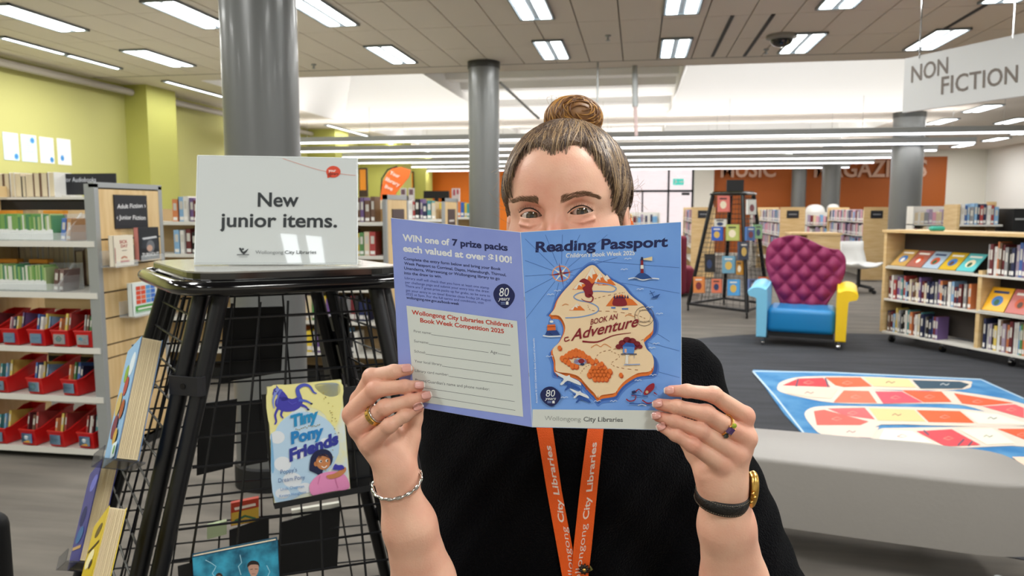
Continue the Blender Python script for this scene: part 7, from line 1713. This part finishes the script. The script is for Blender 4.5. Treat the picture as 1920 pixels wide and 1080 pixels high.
def badge80(P, x, y, rx, ry, s):
    P.layer().poly([tuple(p) for p in smoothpath([(x-rx, y-ry*.3), (x-rx*.5, y-ry*.95), (x+rx*.3, y-ry), (x+rx, y-ry*.25), (x+rx*.8, y+ry*.5), (x+rx*.1, y+ry), (x-rx*.7, y+ry*.5)], 4, True)], NV_).layer().text('80', (x-rx*.45, y-ry*.02), (x+rx*.45, y-ry*.02), ry*.72, WH, 0, shear=.1, up=(.02, -1)).text('years', (x-rx*.55, y+ry*.32), (x+rx*.55, y+ry*.32), ry*.3, WH, .01, shear=.3, up=(.02, -1)).line([(x-rx*.3, y+ry*.5), (x+rx*.1, y+ry*.5)], 1, '#8fa5d8').line([(x-rx*.3, y+ry*.62), (x+rx*.1, y+ry*.62)], 1, '#8fa5d8').poly([(x+rx*.18, y+ry*.68), (x+rx*.18, y+ry*.45), (x+rx*.3, y+ry*.38), (x+rx*.42, y+ry*.45), (x+rx*.42, y+ry*.68)], WH)
badge80(P, 1032, 744, 19, 18, 1)
P.text('Artwork © 2025 Children’s Book Council of Australia', (1008, 756), (1002, 634), 3.2, '#e6eefb', .01, up=(-1, .03))
P.build('front_cover_print', t)
P = Print(lambda x, y, e: PL.at(x, y, e+.0001), .00006); ul = (-.045, -1)
# left page text follows the page perspective: measured baselines
P.text('WIN one of', (755, 451), (843, 460), 12, WH, .034, up=ul, res=5).text('7 prize packs', (848, 460), (952, 470), 12, NV_, .034, up=ul, res=5).text('each valued at over $100!', (756, 471), (960, 493), 12, WH, .034, up=ul, res=5)
for s, p0, p1 in (('Complete the entry form below and bring your Book', (757, 487), (939, 507)), ('Week Passport to Corrimal, Dapto, Helensburgh, Thirroul,', (758, 496), (949, 518)), ('Unanderra, Warrawong or Wollongong library to go', (758, 505), (937, 525)), ('into the draw to win.', (758, 514), (828, 521))): P.text(s, p0, p1, 5.3, NV_, .014, up=ul)
for s, p0, p1 in (('Library staff will check that you have at least one stamp', (759, 523), (917, 542)), ('per challenge page and submit your entry into the draw.', (760, 531), (918, 549)), ('There are 7 great prize packs up for grabs, so be sure to', (760, 538), (919, 557)), ('get your entry in on time! Entries close Friday 29 August', (761, 546), (921, 565)), ('2025 at 5pm. For the full terms and conditions, visit', (761, 553), (907, 570))): P.text(s, p0, p1, 4.4, '#2a3c8c', 0, up=ul, res=2)
P.text('wollongong.nsw.gov.au/book-week', (762, 560), (861, 572), 5, NV_, .016, up=ul, res=2)
badge80(P, 945, 556, 20, 22.5, 1)
P.poly([(762, 573), (969.5, 602), (981, 781.5), (777, 752)], '#dde3dd').layer()
P.text('Wollongong City Libraries Children’s', (772, 589), (962, 614), 7.9, '#c2381f', .028, up=ul, res=4).text('Book Week Competition 2025', (788, 604), (945, 625), 7.9, '#c2381f', .028, up=ul, res=4)
gy = '#4c5356'
for s, p0, p1, l0, l1 in (('First name:', (776, 623), (809, 627), (809, 627.5), (957, 647.5)), ('Surname:', (776.5, 641.5), (804, 645), (804, 645.5), (916, 661)), ('School:', (777, 660.5), (798, 663.5), (798, 664), (958, 686)), ('Your local library:', (777.5, 679), (829, 686), (829, 686.5), (960, 705)), ('Library card number:', (778, 697), (841, 705), (842, 705.5), (962, 722))):
    P.text(s, p0, p1, 4.8, gy, 0, up=ul, res=2).line([l0, l1], .7, gy)
P.text('Age:', (919.5, 662), (934, 664), 5.4, gy, 0, up=ul, res=2).line([(934, 663), (957, 667)], .7, gy).text("Parent/Guardian's name and phone number:", (779, 715), (918, 732.5), 5.4, gy, 0, up=ul, res=2).line([(790, 726.5), (965, 753)], .7, gy).line([(785, 740), (966, 769.5)], .7, gy)
P.build('back_cover_print', t)
